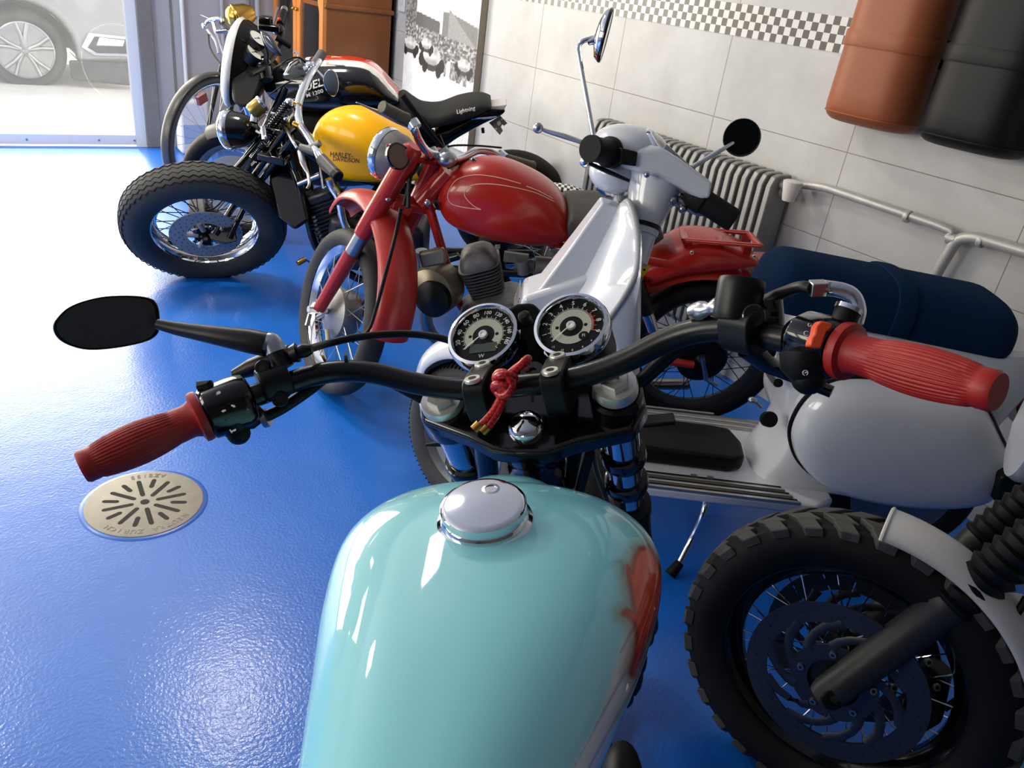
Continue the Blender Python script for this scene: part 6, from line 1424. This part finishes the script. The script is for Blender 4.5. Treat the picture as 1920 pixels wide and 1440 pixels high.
mb = MB(); arch(mb, DW, DW.w(-.0, 0, .0), .322, 86, 152, .055, .004, 28, .5); md = fin('front_mudguard', mb, M['mud_white'], dk, 'off white front mudguard', ang=60)
mb = MB(); pts = []
for k in range(13):
    s = -1+2*k/12; pts.append(F_pt(DW, DC, .322-.5*.055*(1-math.cos(s*PI/2))-.001, D(86), .055*math.sin(s*PI/2)))
mb.tube(pts, .004, 8); fin('rolled_edge', mb, M['mud_white'], md)
mb = MB(); bolt(mb, near(1824, 1050, DC+DW.y*.06+V((.1, -.1, .2)))-FWD*.01, -FWD, .008, .006); fin('bolt', mb, [M['steel'], M['hole']], md)
# the rest of the machine, outside the picture
hd0 = ft+d*.3
mb = MB(); mb.prism([near(x, y, DC+V((.3, -.25, .15))) for x, y in ((1892, 1136), (1935, 1118), (2010, 1180), (2010, 1290), (1925, 1260), (1908, 1190))], FWD*.10); fin('side_panel', mb, M['mud_white'], dk, bevel=.015, seg=3)
mb = MB(); hl = near(1938, 806, DC+V((.12, -.02, .62))); hx = V((math.cos(D(120)), math.sin(D(120)), 0)); mb.lathe(hl, hx, [(0, -.1), (.05, -.09), (.08, -.04), (.085, 0), (.08, .012), (0, .03)], 32); fin('headlamp', mb, mat('pale grey headlamp shell', (180, 184, 188), .25, .4), dk)
mb = MB(); mb.tube([hd0, ft+d*.05], .03, 16); mb.tube([hd0, hd0+DB.x*-.6-DB.z*.1], .03, 12); mb.tube([hd0-d*.15, DB.w(-.45, 0, .3), DB.w(-.8, 0, .35)], .022, 12); fin('frame', mb, M['satin'], dk)
mb = MB(); mb.box(DB.w(-.55, 0, .42), DB.x*.18, DB.y*.12, DB.z*.16); fin('engine', mb, M['satin'], dk, bevel=.04, seg=3)
mb = MB(); mb.ball(DB.w(-.5, 0, .78), .2, 24, 12, (1.2, .65, .55), DB); fin('fuel_tank', mb, M['mud_white'], dk)
mb = MB(); mb.box(DB.w(-1.0, 0, .78), DB.x*.32, DB.y*.11, DB.z*.05); fin('seat', mb, M['satin'], dk, bevel=.04, seg=3)
DR = DB.w(-1.25, 0, .3); mb = MB(); tyre(mb, DB, DR, .3, .06, .215); rw = fin('rear_wheel', mb, M['rubber'], dk)
mb = MB(); rim_mb(mb, DB, DR, .215, .04); mb.lathe(DR-DB.y*.05, DB.y, [(.05, 0), (.05, .1)], 20); fin('rim', mb, M['black'], rw)
mb = MB(); spokes(mb, DB, DR, .05, .2, .04); fin('spokes', mb, M['steel'], rw)
for s in (-1, 1): mb = MB(); mb.tube([DR+DB.y*s*.1, DB.w(-.72, s*.09, .36)], .018, 10); fin('swing_arm', mb, M['satin'], dk)
# ================================================================ things on and by the tiled wall
M['rad'] = mat('old grey radiator paint', (142, 142, 140), .4, .3, noise=.15, nscale=15)
rx = 2.39
y0, y1 = on_x(1127, 222, rx).y, on_x(1474, 322, rx).y
zt_, zb_ = .845, .16
rad = thing('radiator', (2.37, (y0+y1)/2, .0), 'grey sectional radiator on the tiled wall behind the red motorcycle', 'radiator')
ns = 27
for k in range(ns):
    y = y0+(y1-y0)*(k+.5)/ns; w = abs(y1-y0)/ns
    mb = MB(); pl = [(rx-.05, zb_+.03), (rx-.05, zt_-.04), (rx-.035, zt_-.008), (rx-.01, zt_), (rx+.05, zt_), (rx+.06, zt_-.03), (rx+.06, zb_+.03), (rx+.05, zb_), (rx-.02, zb_)]
    mb.prism([V((x, y, z)) for x, z in pl], V((0, w*.62, 0))); fin('section', mb, M['rad'], rad, bevel=.004, seg=2)
mb = MB()
for z in (zb_+.07, zt_-.06): mb.tube([(rx+.02, y0, z), (rx+.02, y1-.02, z)], .022, 12)
fin('header', mb, M['rad'], rad)
for yy in (y0-.08, y1+.1): mb = MB(); mb.tube([(rx+.02, yy, .0), (rx+.02, yy, zb_+.06)], .014, 10); fin('foot', mb, M['rad'], rad)
for yy in (y0-.15, y1+.15): mb = MB(); mb.abox(rx+.03, WX-.002, yy-.012, yy+.012, .62, .645); fin('wall_bracket', mb, M['rad'], rad)
vq = on_x(1452, 338, rx+.01); vv = on_x(1480, 356, rx-.02)
ax = (on_x(1486, 345, rx-.02)-on_x(1477, 376, rx-.02)).normalized()
mb = MB(); mb.tube([vq+V((0, .06, 0)), vq, on_x(1472, 345, rx)], .012, 12); mb.tube([vq+V((0, .015, 0)), vq-V((0, .01, 0))], .021, 6); mb.tube([vq-V((0, .01, 0)), vv-ax*.0], .013, 12); vb = fin('valve', mb, M['rad'], rad)
mb = MB(); mb.lathe(on_x(1477, 377, rx-.02), ax, [(0, 0), (.020, .001), (.022, .006), (.033, .062), (.033, .068), (.027, .071), (0, .072)], 28); fin('thermostat_knob', mb, mat('white plastic knob', (216, 214, 208), .4), vb, 'white conical thermostat knob')
px_ = WX-.035
M['pipe'] = mat('silver painted pipe', (186, 184, 180), .4, .3, noise=.08)
W_ = lambda x, y: on_x(x, y, px_)
pp = thing('heating_pipe', W_(1780, 440), 'silver heating pipe along the tiled wall with a branch turning down', 'pipe')
mb = MB(); a = W_(1545, 350); b = W_(1920, 474); dvec = (W_(1762, 424)-W_(1560, 354)).normalized()
mb.tube(fillet([W_(1506, 347), W_(1545, 351), W_(1762, 424), W_(1788, 436), W_(1778, 446)], .03), .0135, 14); up_ = fin('supply_pipe', mb, M['pipe'], pp)
e = W_(1830, 445); f = W_(1915, 470); ex = e+(f-e)*6
mb = MB(); mb.tube(fillet([ex, e, W_(1795, 447), W_(1745, 530), W_(1745, 530)-V((0, 0, .5))], .09), .0175, 14); fin('branch_pipe', mb, M['pipe'], pp)
mb = MB(); mb.tube([W_(1778, 446), W_(1793, 450)], .018, 12); fin('pipe_joint', mb, M['pipe'], pp)
for x, y in ((1702, 406), (1840, 452)):
    mb = MB(); q = W_(x, y); mb.tube([q, V((WX-.002, q.y, q.z))], .006, 8); mb.lathe(q, dvec, [(.0185, -.008), (.0195, -.006), (.0195, .006), (.0185, .008), (.0185, -.008)], 16); fin('pipe_clip', mb, M['pipe'], pp)
# scooter seats hanging on the wall
M['tan'] = mat('tan leather', (156, 88, 54), .45, spec=.35, bump=.15, bscale=350, noise=.06, nscale=9)
M['blk_leather'] = mat('black leather', (16, 16, 17), .52, spec=.3, bump=.15, bscale=350)
M['grey_leather'] = mat('grey leather', (150, 150, 148), .5)
class WallF:
    def __init__(s, y, z): s.o = V((WX-.05, y, z)); s.x = V((0, 0, 1)); s.y = V((0, 1, 0)); s.z = V((-1, 0, 0))
    def w(s, x, y, z): return s.o+s.x*x+s.y*y+s.z*z
def wall_seat(y, z, m, label):
    F = WallF(y, z); t = thing('hung_scooter_seat', (WX, y, z), label, 'cushion', 'scooter seats hung on the wall')
    rs = []; n = 44; Ls, w, h = .68, .145, .135
    prof = [(0, .80, .55), (.004, .90, .70), (.012, .96, .82), (.02, .985, .9), (.03, 1, .96), (.05, 1, 1)] + [(.05+(Ls-.12)*i/12, 1-.04*(i/12), 1-.04*(i/12)) for i in range(1, 13)] + [(Ls-.04, .9, .9), (Ls-.015, .75, .7), (Ls, .5, .4)]
    sq = lambda v, e: math.copysign(abs(v)**e, v)
    mb = MB()
    ring = lambda x, a_, b_, k=0: [F.w(x, (w*a_+k)*sq(math.cos(t_), .6), ((h*b_+k)*math.sin(t_)**.75 if math.sin(t_) >= 0 else -.02*abs(math.sin(t_)))) for t_ in [2*PI*j/n for j in range(n)]]
    mb.rings([ring(*p) for p in prof]); s = fin('cushion', mb, m, t, ang=60)
    mb = MB(); mb.rings([ring(.222, .995, .99, 0), ring(.222, .995, .99, .003), ring(.227, .995, .99, .0045), ring(.262, .99, .985, .0045), ring(.267, .99, .985, .003), ring(.267, .99, .985, 0)]); fin('strap', mb, m, s)
    mb = MB(); r0 = ring(.03, 1, .962, .0008); mb.tube(r0[:n//2+1], .0022, 8); fin('piping', mb, m, s)
    mb = MB(); mb.abox(WX-.052, WX-.001, y-.03, y+.03, z+.2, z+.5); fin('wall_hook', mb, M['steel'], t)
wall_seat(1.495, 1.065, M['tan'], 'tan leather scooter seat hanging on the tiled wall')
wall_seat(1.165, 1.065, M['blk_leather'], 'black leather scooter seat hanging right of the tan one')
wall_seat(.835, 1.065, M['grey_leather'], 'pale grey scooter seat hanging at the right edge, past the black one')
# large black and white racing photograph leaning on the wall
ya, yb = on_x(905, 0, 2.43).y, on_x(765, 0, 2.43).y
z0_, z1_ = .42, 1.62
pt = thing('poster', (2.43, (ya+yb)/2, z0_), 'large black and white photograph of old racing cars on the tiled wall', 'poster')
mb = MB(); mb.abox(2.425, WX-.004, ya, yb, z0_, z1_); fin('board', mb, mat('grey board edge', (150, 140, 126), .7), pt)
nx, nz = 150, 200
def hsh(i, j): v = math.sin(i*127.1+j*311.7)*43758.5453; return v-math.floor(v)
def vn(x, y):
    i, j = math.floor(x), math.floor(y); fx, fy = x-i, y-j; fx = fx*fx*(3-2*fx); fy = fy*fy*(3-2*fy)
    return (hsh(i, j)*(1-fx)+hsh(i+1, j)*fx)*(1-fy)+(hsh(i, j+1)*(1-fx)+hsh(i+1, j+1)*fx)*fy
PW = yb-ya
def car(u, v, cu, cv, s):
    x, y = (u-cu)/s, (v-cv)/s
    if (x/.8)**2+((y-.35)/.55)**2 < 1: return 150+80*vn(x*3+9, y*3)
    for wx_, wy_ in ((-.95, .0), (.95, -.1), (-.6, -.35), (.7, -.45)):
        if ((x-wx_)/.26)**2+((y-wy_)/.42)**2 < 1: return 28
    if (x/1.0)**2+((y+.15)/.4)**2 < 1: return 60
    return None
def shade(u, v):
    """u 0..1 left to right, v 0..1 bottom to top: grey level of the print"""
    g = 236
    roofv = .66
    if v > .70: g = 238
    # hut with a pitched roof on the right, lower roof left of it
    if .54 < u < 1 and v > .56:
        top = .84-(abs(u-.62)*.12 if u < .62 else (u-.62)*.22)
        if v < top: g = 120 if v < top-.025 else 205
        if u > .62 and v < .84-(u-.62)*.75: g = 150
    if .12 < u < .5 and v > .60 and v < .765-abs(u-.18)*.16: g = 92
    if u < .16 and v > .55: g = 60+110*vn(u*60, v*60)
    if v < .64-.1*(u-.2) and v > .49-.12*u: g = 70+150*vn(u*55, v*70)**1.3
    if v < .49-.12*u:
        g = 222+20*vn(u*9, v*9)
        e = .49-.12*u-v
        if u > .5 and e < .17 and vn(u*26, v*9) > .52: g = 60+140*vn(u*60, v*40)
    for cu, cv, s in ((.42, .34, .155), (.33, .46, .09), (.09, .42, .11), (.86, .36, .10)):
        c = car(u, v, cu, cv, s)
        if c is not None: g = c
    return max(8, min(246, g*(.94+.12*vn(u*150, v*200))))
mb = MB(); vs = [V((2.4245, yb-PW*i/nx, z0_+(z1_-z0_)*j/nz)) for j in range(nz+1) for i in range(nx+1)]
mb.add(vs, [[j*(nx+1)+i, j*(nx+1)+i+1, (j+1)*(nx+1)+i+1, (j+1)*(nx+1)+i] for j in range(nz) for i in range(nx)])
ph = fin('photo_print', mb, paint_mat('printed photograph', rough=.5, coat=0), pt, flat=True)
VB = on_x(840, 190, 2.4245).z; VT = on_x(840, 0, 2.4245).z
def vmap(z): return (z-(VB-.02))/((VT+.05)-(VB-.02))
paint(ph, [(lambda g: (g, g, g))(shade((yb-p.y)/PW, max(-.3, min(1.25, vmap(p.z)))) ) for p in vs])
# wooden corner cabinet with glazed doors
M['wood'] = mat('brown stained wood', (134, 76, 30), .42, noise=.18, nscale=4, coat=.15)
M['pine'] = mat('orange pine', (206, 128, 58), .4, noise=.12, nscale=5, coat=.2)
cx0, cx1, cy0, cy1, cz = 1.99, 2.44, 5.02, 5.95, 1.95
cab = thing('cabinet', (2.2, 5.5, 0), 'tall brown wooden cabinet with arched glass doors by the back wall', 'cabinet')
mb = MB(); mb.abox(cx0, cx1, cy0, cy0+.025, .06, cz); fin('side_panel', mb, M['wood'], cab)
mb = MB(); mb.abox(cx0, cx1, cy1-.025, cy1, .06, cz); fin('side_panel', mb, M['wood'], cab)
mb = MB(); mb.abox(cx0, cx1, cy0, cy1, .0, .09); fin('plinth', mb, M['wood'], cab, bevel=.006)
mb = MB(); mb.abox(cx0-.03, cx1+.0, cy0-.03, cy1, cz, cz+.05); fin('cornice', mb, M['wood'], cab, bevel=.012)
mb = MB(); mb.abox(cx0-.015, cx1, cy0-.015, cy1, 1.045, 1.075); fin('waist_moulding', mb, M['wood'], cab, bevel=.008)
mb = MB(); mb.abox(cx1-.015, cx1, cy0, cy1, .06, cz); fin('back_panel', mb, M['wood'], cab)
for z in (.45, .8, 1.15, 1.5): mb = MB(); mb.abox(cx0+.03, cx1-.02, cy0+.03, cy1-.03, z, z+.015); fin('shelf', mb, M['wood'], cab)
ym = (cy0+cy1)/2
M['cab_glass'] = glass_mat('cabinet glass', .04)
for a, b in ((cy0, ym-.003), (ym+.003, cy1)):
    mb = MB(); x = cx0-.012; fw_ = .06
    mb.abox(x-.012, x+.012, a, a+fw_, .1, cz-.01); mb.abox(x-.012, x+.012, b-fw_, b, .1, cz-.01); mb.abox(x-.012, x+.012, a, b, .1, .18)
    for k in range(12):
        t0, t1 = k/12, (k+1)/12; g = lambda t: cz-.26+.16*math.sin(PI*t)**.6
        y_0, y_1 = a+fw_+(b-a-2*fw_)*t0, a+fw_+(b-a-2*fw_)*t1
        mb.prism([V((x, y_0, g(t0)-.62)), V((x, y_1, g(t1)-.62)), V((x, y_1, g(t1)-.68)), V((x, y_0, g(t0)-.68))], V((.024, 0, 0))); mb.prism([V((x, y_0, g(t0))), V((x, y_1, g(t1))), V((x, y_1, cz-.01)), V((x, y_0, cz-.01))], V((.024, 0, 0)))
    dr = fin('door', mb, M['pine'], cab, 'orange pine door frame')
    mb = MB(); mb.abox(x-.003, x+.001, a+fw_, b-fw_, .18, cz-.12); fin('glass_pane', mb, M['cab_glass'], dr)
    mb = MB(); yk = b-.03 if a == cy0 else a+.03; mb.ball((x-.022, yk, 1.0), .012, 12, 8); fin('knob', mb, M['brass'], dr)
# switch on the wall strip, conduits
sq_ = on_x(753, 8, WX-.01)
swt = thing('wall_socket', (WX, sq_.y, sq_.z), 'white wall socket between the cabinet and the racing photograph', 'socket')
zb2 = on_x(755, 23, WX-.006).z
mb = MB(); mb.abox(WX-.014, WX, sq_.y-.045, sq_.y+.045, zb2, zb2+.16); fin('cover', mb, M['hdpe'], swt, bevel=.006)
mb = MB(); mb.lathe((WX-.0135, sq_.y, zb2+.06), (-1, 0, 0), [(.02, 0), (.02, .002), (.016, .002), (.016, .0), (0, .0)], 20); fin('socket_well', mb, mat('grey socket', (190, 186, 180), .5), swt)
for i, (x, r, m) in enumerate(((1.36, .014, 'alu_white'), (1.62, .014, 'plaster'), (1.80, .012, 'jamb'), (1.86, .018, 'plaster'))):
    mb = MB(); mb.tube([(x, WY-.02, .0 if i == 0 else .55 if i == 1 else .9), (x, WY-.02, ZC)], r, 12); struct('trim_%d' % (3+i), mb, M[m])
mb = MB(); mb.abox(1.285, 1.30, WY-.004, WY, 0, 2.3); struct('trim_7', mb, M['jamb'])
# ---------------------------------------------------------------- drain in the floor
M['drain'] = mat('cast iron drain cover', (150, 144, 132), .55, .2, noise=.12, nscale=30)
dc = on_z(272, 944); RDn = .142
dn = thing('floor_drain', (dc.x, dc.y, 0), 'round cast metal drain cover set in the blue floor', 'drain')
mb = MB(); mb.lathe((dc.x, dc.y, 0), (0, 0, 1), [(RDn+.012, .0), (RDn+.010, .0015), (RDn+.002, .0025), (RDn, .0028)], 72); fin('frame_ring', mb, mat('blue painted rim', (60, 110, 205), .3), dn)
mb = MB(); mb.lathe((dc.x, dc.y, 0), (0, 0, 1), [(RDn, .001), (RDn, .004), (RDn-.003, .005), (0, .005)], 72); cv = fin('cover', mb, M['drain'], dn)
M['slot'] = mat('dark slot', (26, 24, 22), .8)
ph0 = math.atan2(dc.y, dc.x)
for k in range(16):
    a = ph0+2*PI*k/16+.1; e = V((math.cos(a), math.sin(a), 0)); t = V((-e.y, e.x, 0)); r0, r1 = (.032, .096) if k % 2 == 0 else (.068, .098)
    mb = MB(); mb.prism([V((dc.x, dc.y, .0050))+e*(r0 if s < 4 else r1)+e*(.006*math.cos(PI*(s/3-.5)+PI) if s < 4 else .006*math.cos(PI*((s-4)/3-.5)))+t*(.006*math.sin(PI*(s/3-.5))*(-1) if s < 4 else .006*math.sin(PI*((s-4)/3-.5))) for s in range(8)], V((0, 0, .0008))); fin('slot', mb, M['slot'], cv)
mb = MB(); mb.lathe((dc.x, dc.y, .005), (0, 0, 1), [(.011, 0), (.011, .0006), (0, .0006)], 20); fin('lifting_hole', mb, M['slot'], cv)
mb = MB()
def arc_text(s, a_mid, step, r=.122, sg=1):
    for i, ch in enumerate(s):
        a = a_mid+(i-(len(s)-1)/2)*-step*sg; e = V((math.cos(a), math.sin(a), 0)); text_mb(mb, ch, V((dc.x, dc.y, .0053))+e*r, V((e.y, -e.x, 0))*sg, e*sg, .021, .0006, bold=.0002)
arc_text('NEUTRA ZURICH', ph0+PI, .135); arc_text('AZEISS', ph0-.12, .125, .122, -1)
fin('cast_lettering', mb, mat('worn cast lettering', (128, 120, 106), .5, .3), cv, flat=True)
# ---------------------------------------------------------------- car parked outside, seen through the glass door
M['carpaint'] = mat('light silver car paint', (158, 162, 166), .25, .3, coat=.6)
M['car_dark'] = mat('dark car plastic', (60, 62, 66), .5)
wc = on_y(47, 95, 8.55); CRF = Frame((wc.x, wc.y+.12, 0), 0, 0)
cw_ = wc.z+.03
carT = thing('car', (wc.x-1.2, wc.y+.9, -.03), 'silver car parked outside the glass door, front wheel and bumper showing', 'car')
zw = .335-.03; wcx = on_z(60, 165, -.03).x; wcc = V((wc.x, wc.y, zw)); RW = (wc.z-on_y(47, 170, 8.55).z)*1.0
k = RW/.335
class YF: pass
CF = Frame((wc.x, wc.y, wc.z), 0, 0)      # x along the car, y away from us
CF.y = V((0, 1, 0))
mb = MB(); tyre(mb, CF, wc+V((0, .11, 0)), RW, .105, RW*.70, 56); cwl = fin('front_wheel', mb, M['tyre_grey'], carT)
mb = MB(); rw_ = RW*.70; o = wc+V((0, .02, 0))
mb.lathe(o, CF.y, [(rw_, 0), (rw_-.012, -.004), (rw_-.02, .01), (rw_-.02, .12)], 56)
for j in range(5):
    for da in (-.16, .16):
        a = 2*PI*j/5+.32; mb.tube([F_pt(CF, o, .03, a+da*.4, .0), F_pt(CF, o, rw_*.55, a+da*.8, -.004), F_pt(CF, o, rw_-.012, a+da*1.25, .004)], [.034, .030, .034], 8, sq=.6)
mb.lathe(o, CF.y, [(.07, .03), (.06, -.006), (.03, -.012), (0, -.013)], 28); fin('alloy_wheel', mb, M['steel'], cwl, 'five twin-spoke alloy wheel')
mb = MB(); mb.lathe(o+V((0, .07, 0)), CF.y, [(rw_*.8, 0), (0, .002)], 40); fin('brake_disc', mb, M['dim_disc'], cwl)
yf = wc.y-.02; Y_ = lambda x, y: on_y(x, y, yf)
sill = [(-40, 190), (-20, 175)]
arc_ = [Y_(47+ (RW*1.13)/RW*77*math.cos(t), 95-77*1.15*math.sin(t)) for t in [PI*(1-i/16)*1.0 for i in range(17)]]
# body: side outline extruded back; wheel arch cut into the outline
gz = -.03+.16
cx_ = wc.x; cz_ = wc.z; R_a = RW*1.17
side = [V((cx_-3.0, yf, gz+.05)), V((cx_-R_a, yf, gz+.05))]+[V((cx_+R_a*math.cos(t), yf, max(gz+.05, cz_+R_a*math.sin(t)))) for t in [PI-PI*i/18 for i in range(19)]]
b1 = Y_(132, 112); 
side += [V((cx_+R_a+.02, yf, gz+.02)), V((cx_+R_a+.5, yf+0, gz+.06)), V((cx_+.95, yf, gz+.3)), V((cx_+.98, yf, cz_+.28)), V((cx_+.9, yf, cz_+.55)), V((cx_+.3, yf, cz_+.72)), V((cx_-.7, yf, cz_+.85)), V((cx_-1.2, yf, cz_+1.25)), V((cx_-3.0, yf, cz_+1.3))]
mb = MB(); mb.prism([p+V((0, .85, 0)) for p in side], V((0, 1.7, 0))); body_ = fin('body', mb, M['carpaint'], carT, bevel=.07, seg=4, ang=30)
mb = MB(); mb.lathe(wc+V((0, .04, 0)), CF.y, [(R_a-.004, -.05), (R_a-.004, .35), (0, .36)], 40, PI, 2*PI, CF.x, cap=False); fin('wheel_arch', mb, M['car_dark'], carT)
fl1 = [Y_(x, y) for x, y in ((150, 88), (165, 60), (300, 75), (300, 108), (175, 104))]
mb = MB(); mb.prism([p-V((0, .02, 0)) for p in fl1], V((0, .06, 0))); fog = fin('fog_lamp_frame', mb, M['chrome'], body_, bevel=.012)
mb = MB(); mb.prism([Y_(x, y)-V((0, .045, 0)) for x, y in ((163, 88), (176, 67), (300, 80), (300, 101), (180, 98))], V((0, .03, 0))); fin('fog_lamp_recess', mb, M['car_dark'], fog)
mb = MB(); mb.prism([Y_(x, y)-V((0, .06, 0)) for x, y in ((178, 84), (184, 68), (232, 74), (228, 86))], V((0, .02, 0))); fin('fog_lamp', mb, M['lens'], fog, bevel=.008)
mb = MB(); mb.prism([Y_(x, y)-V((0, .015, 0)) for x, y in ((128, 112), (300, 118), (300, 165), (135, 150))], V((0, .05, 0))); fin('lower_bumper', mb, M['car_dark'], body_, bevel=.02)
for dx in (0, -2.55):
    for dy in (0, 1.5):
        if dx == 0 and dy == 0: continue
        mb = MB(); tyre(mb, CF, wc+V((dx, .11+dy, 0)), RW, .105, RW*.7, 40); mb.lathe(wc+V((dx, .02+dy, 0)), CF.y, [(RW*.7, 0), (RW*.68, .03), (.05, .02), (0, .02)], 40); fin('wheel', mb, M['tyre_grey'], carT)
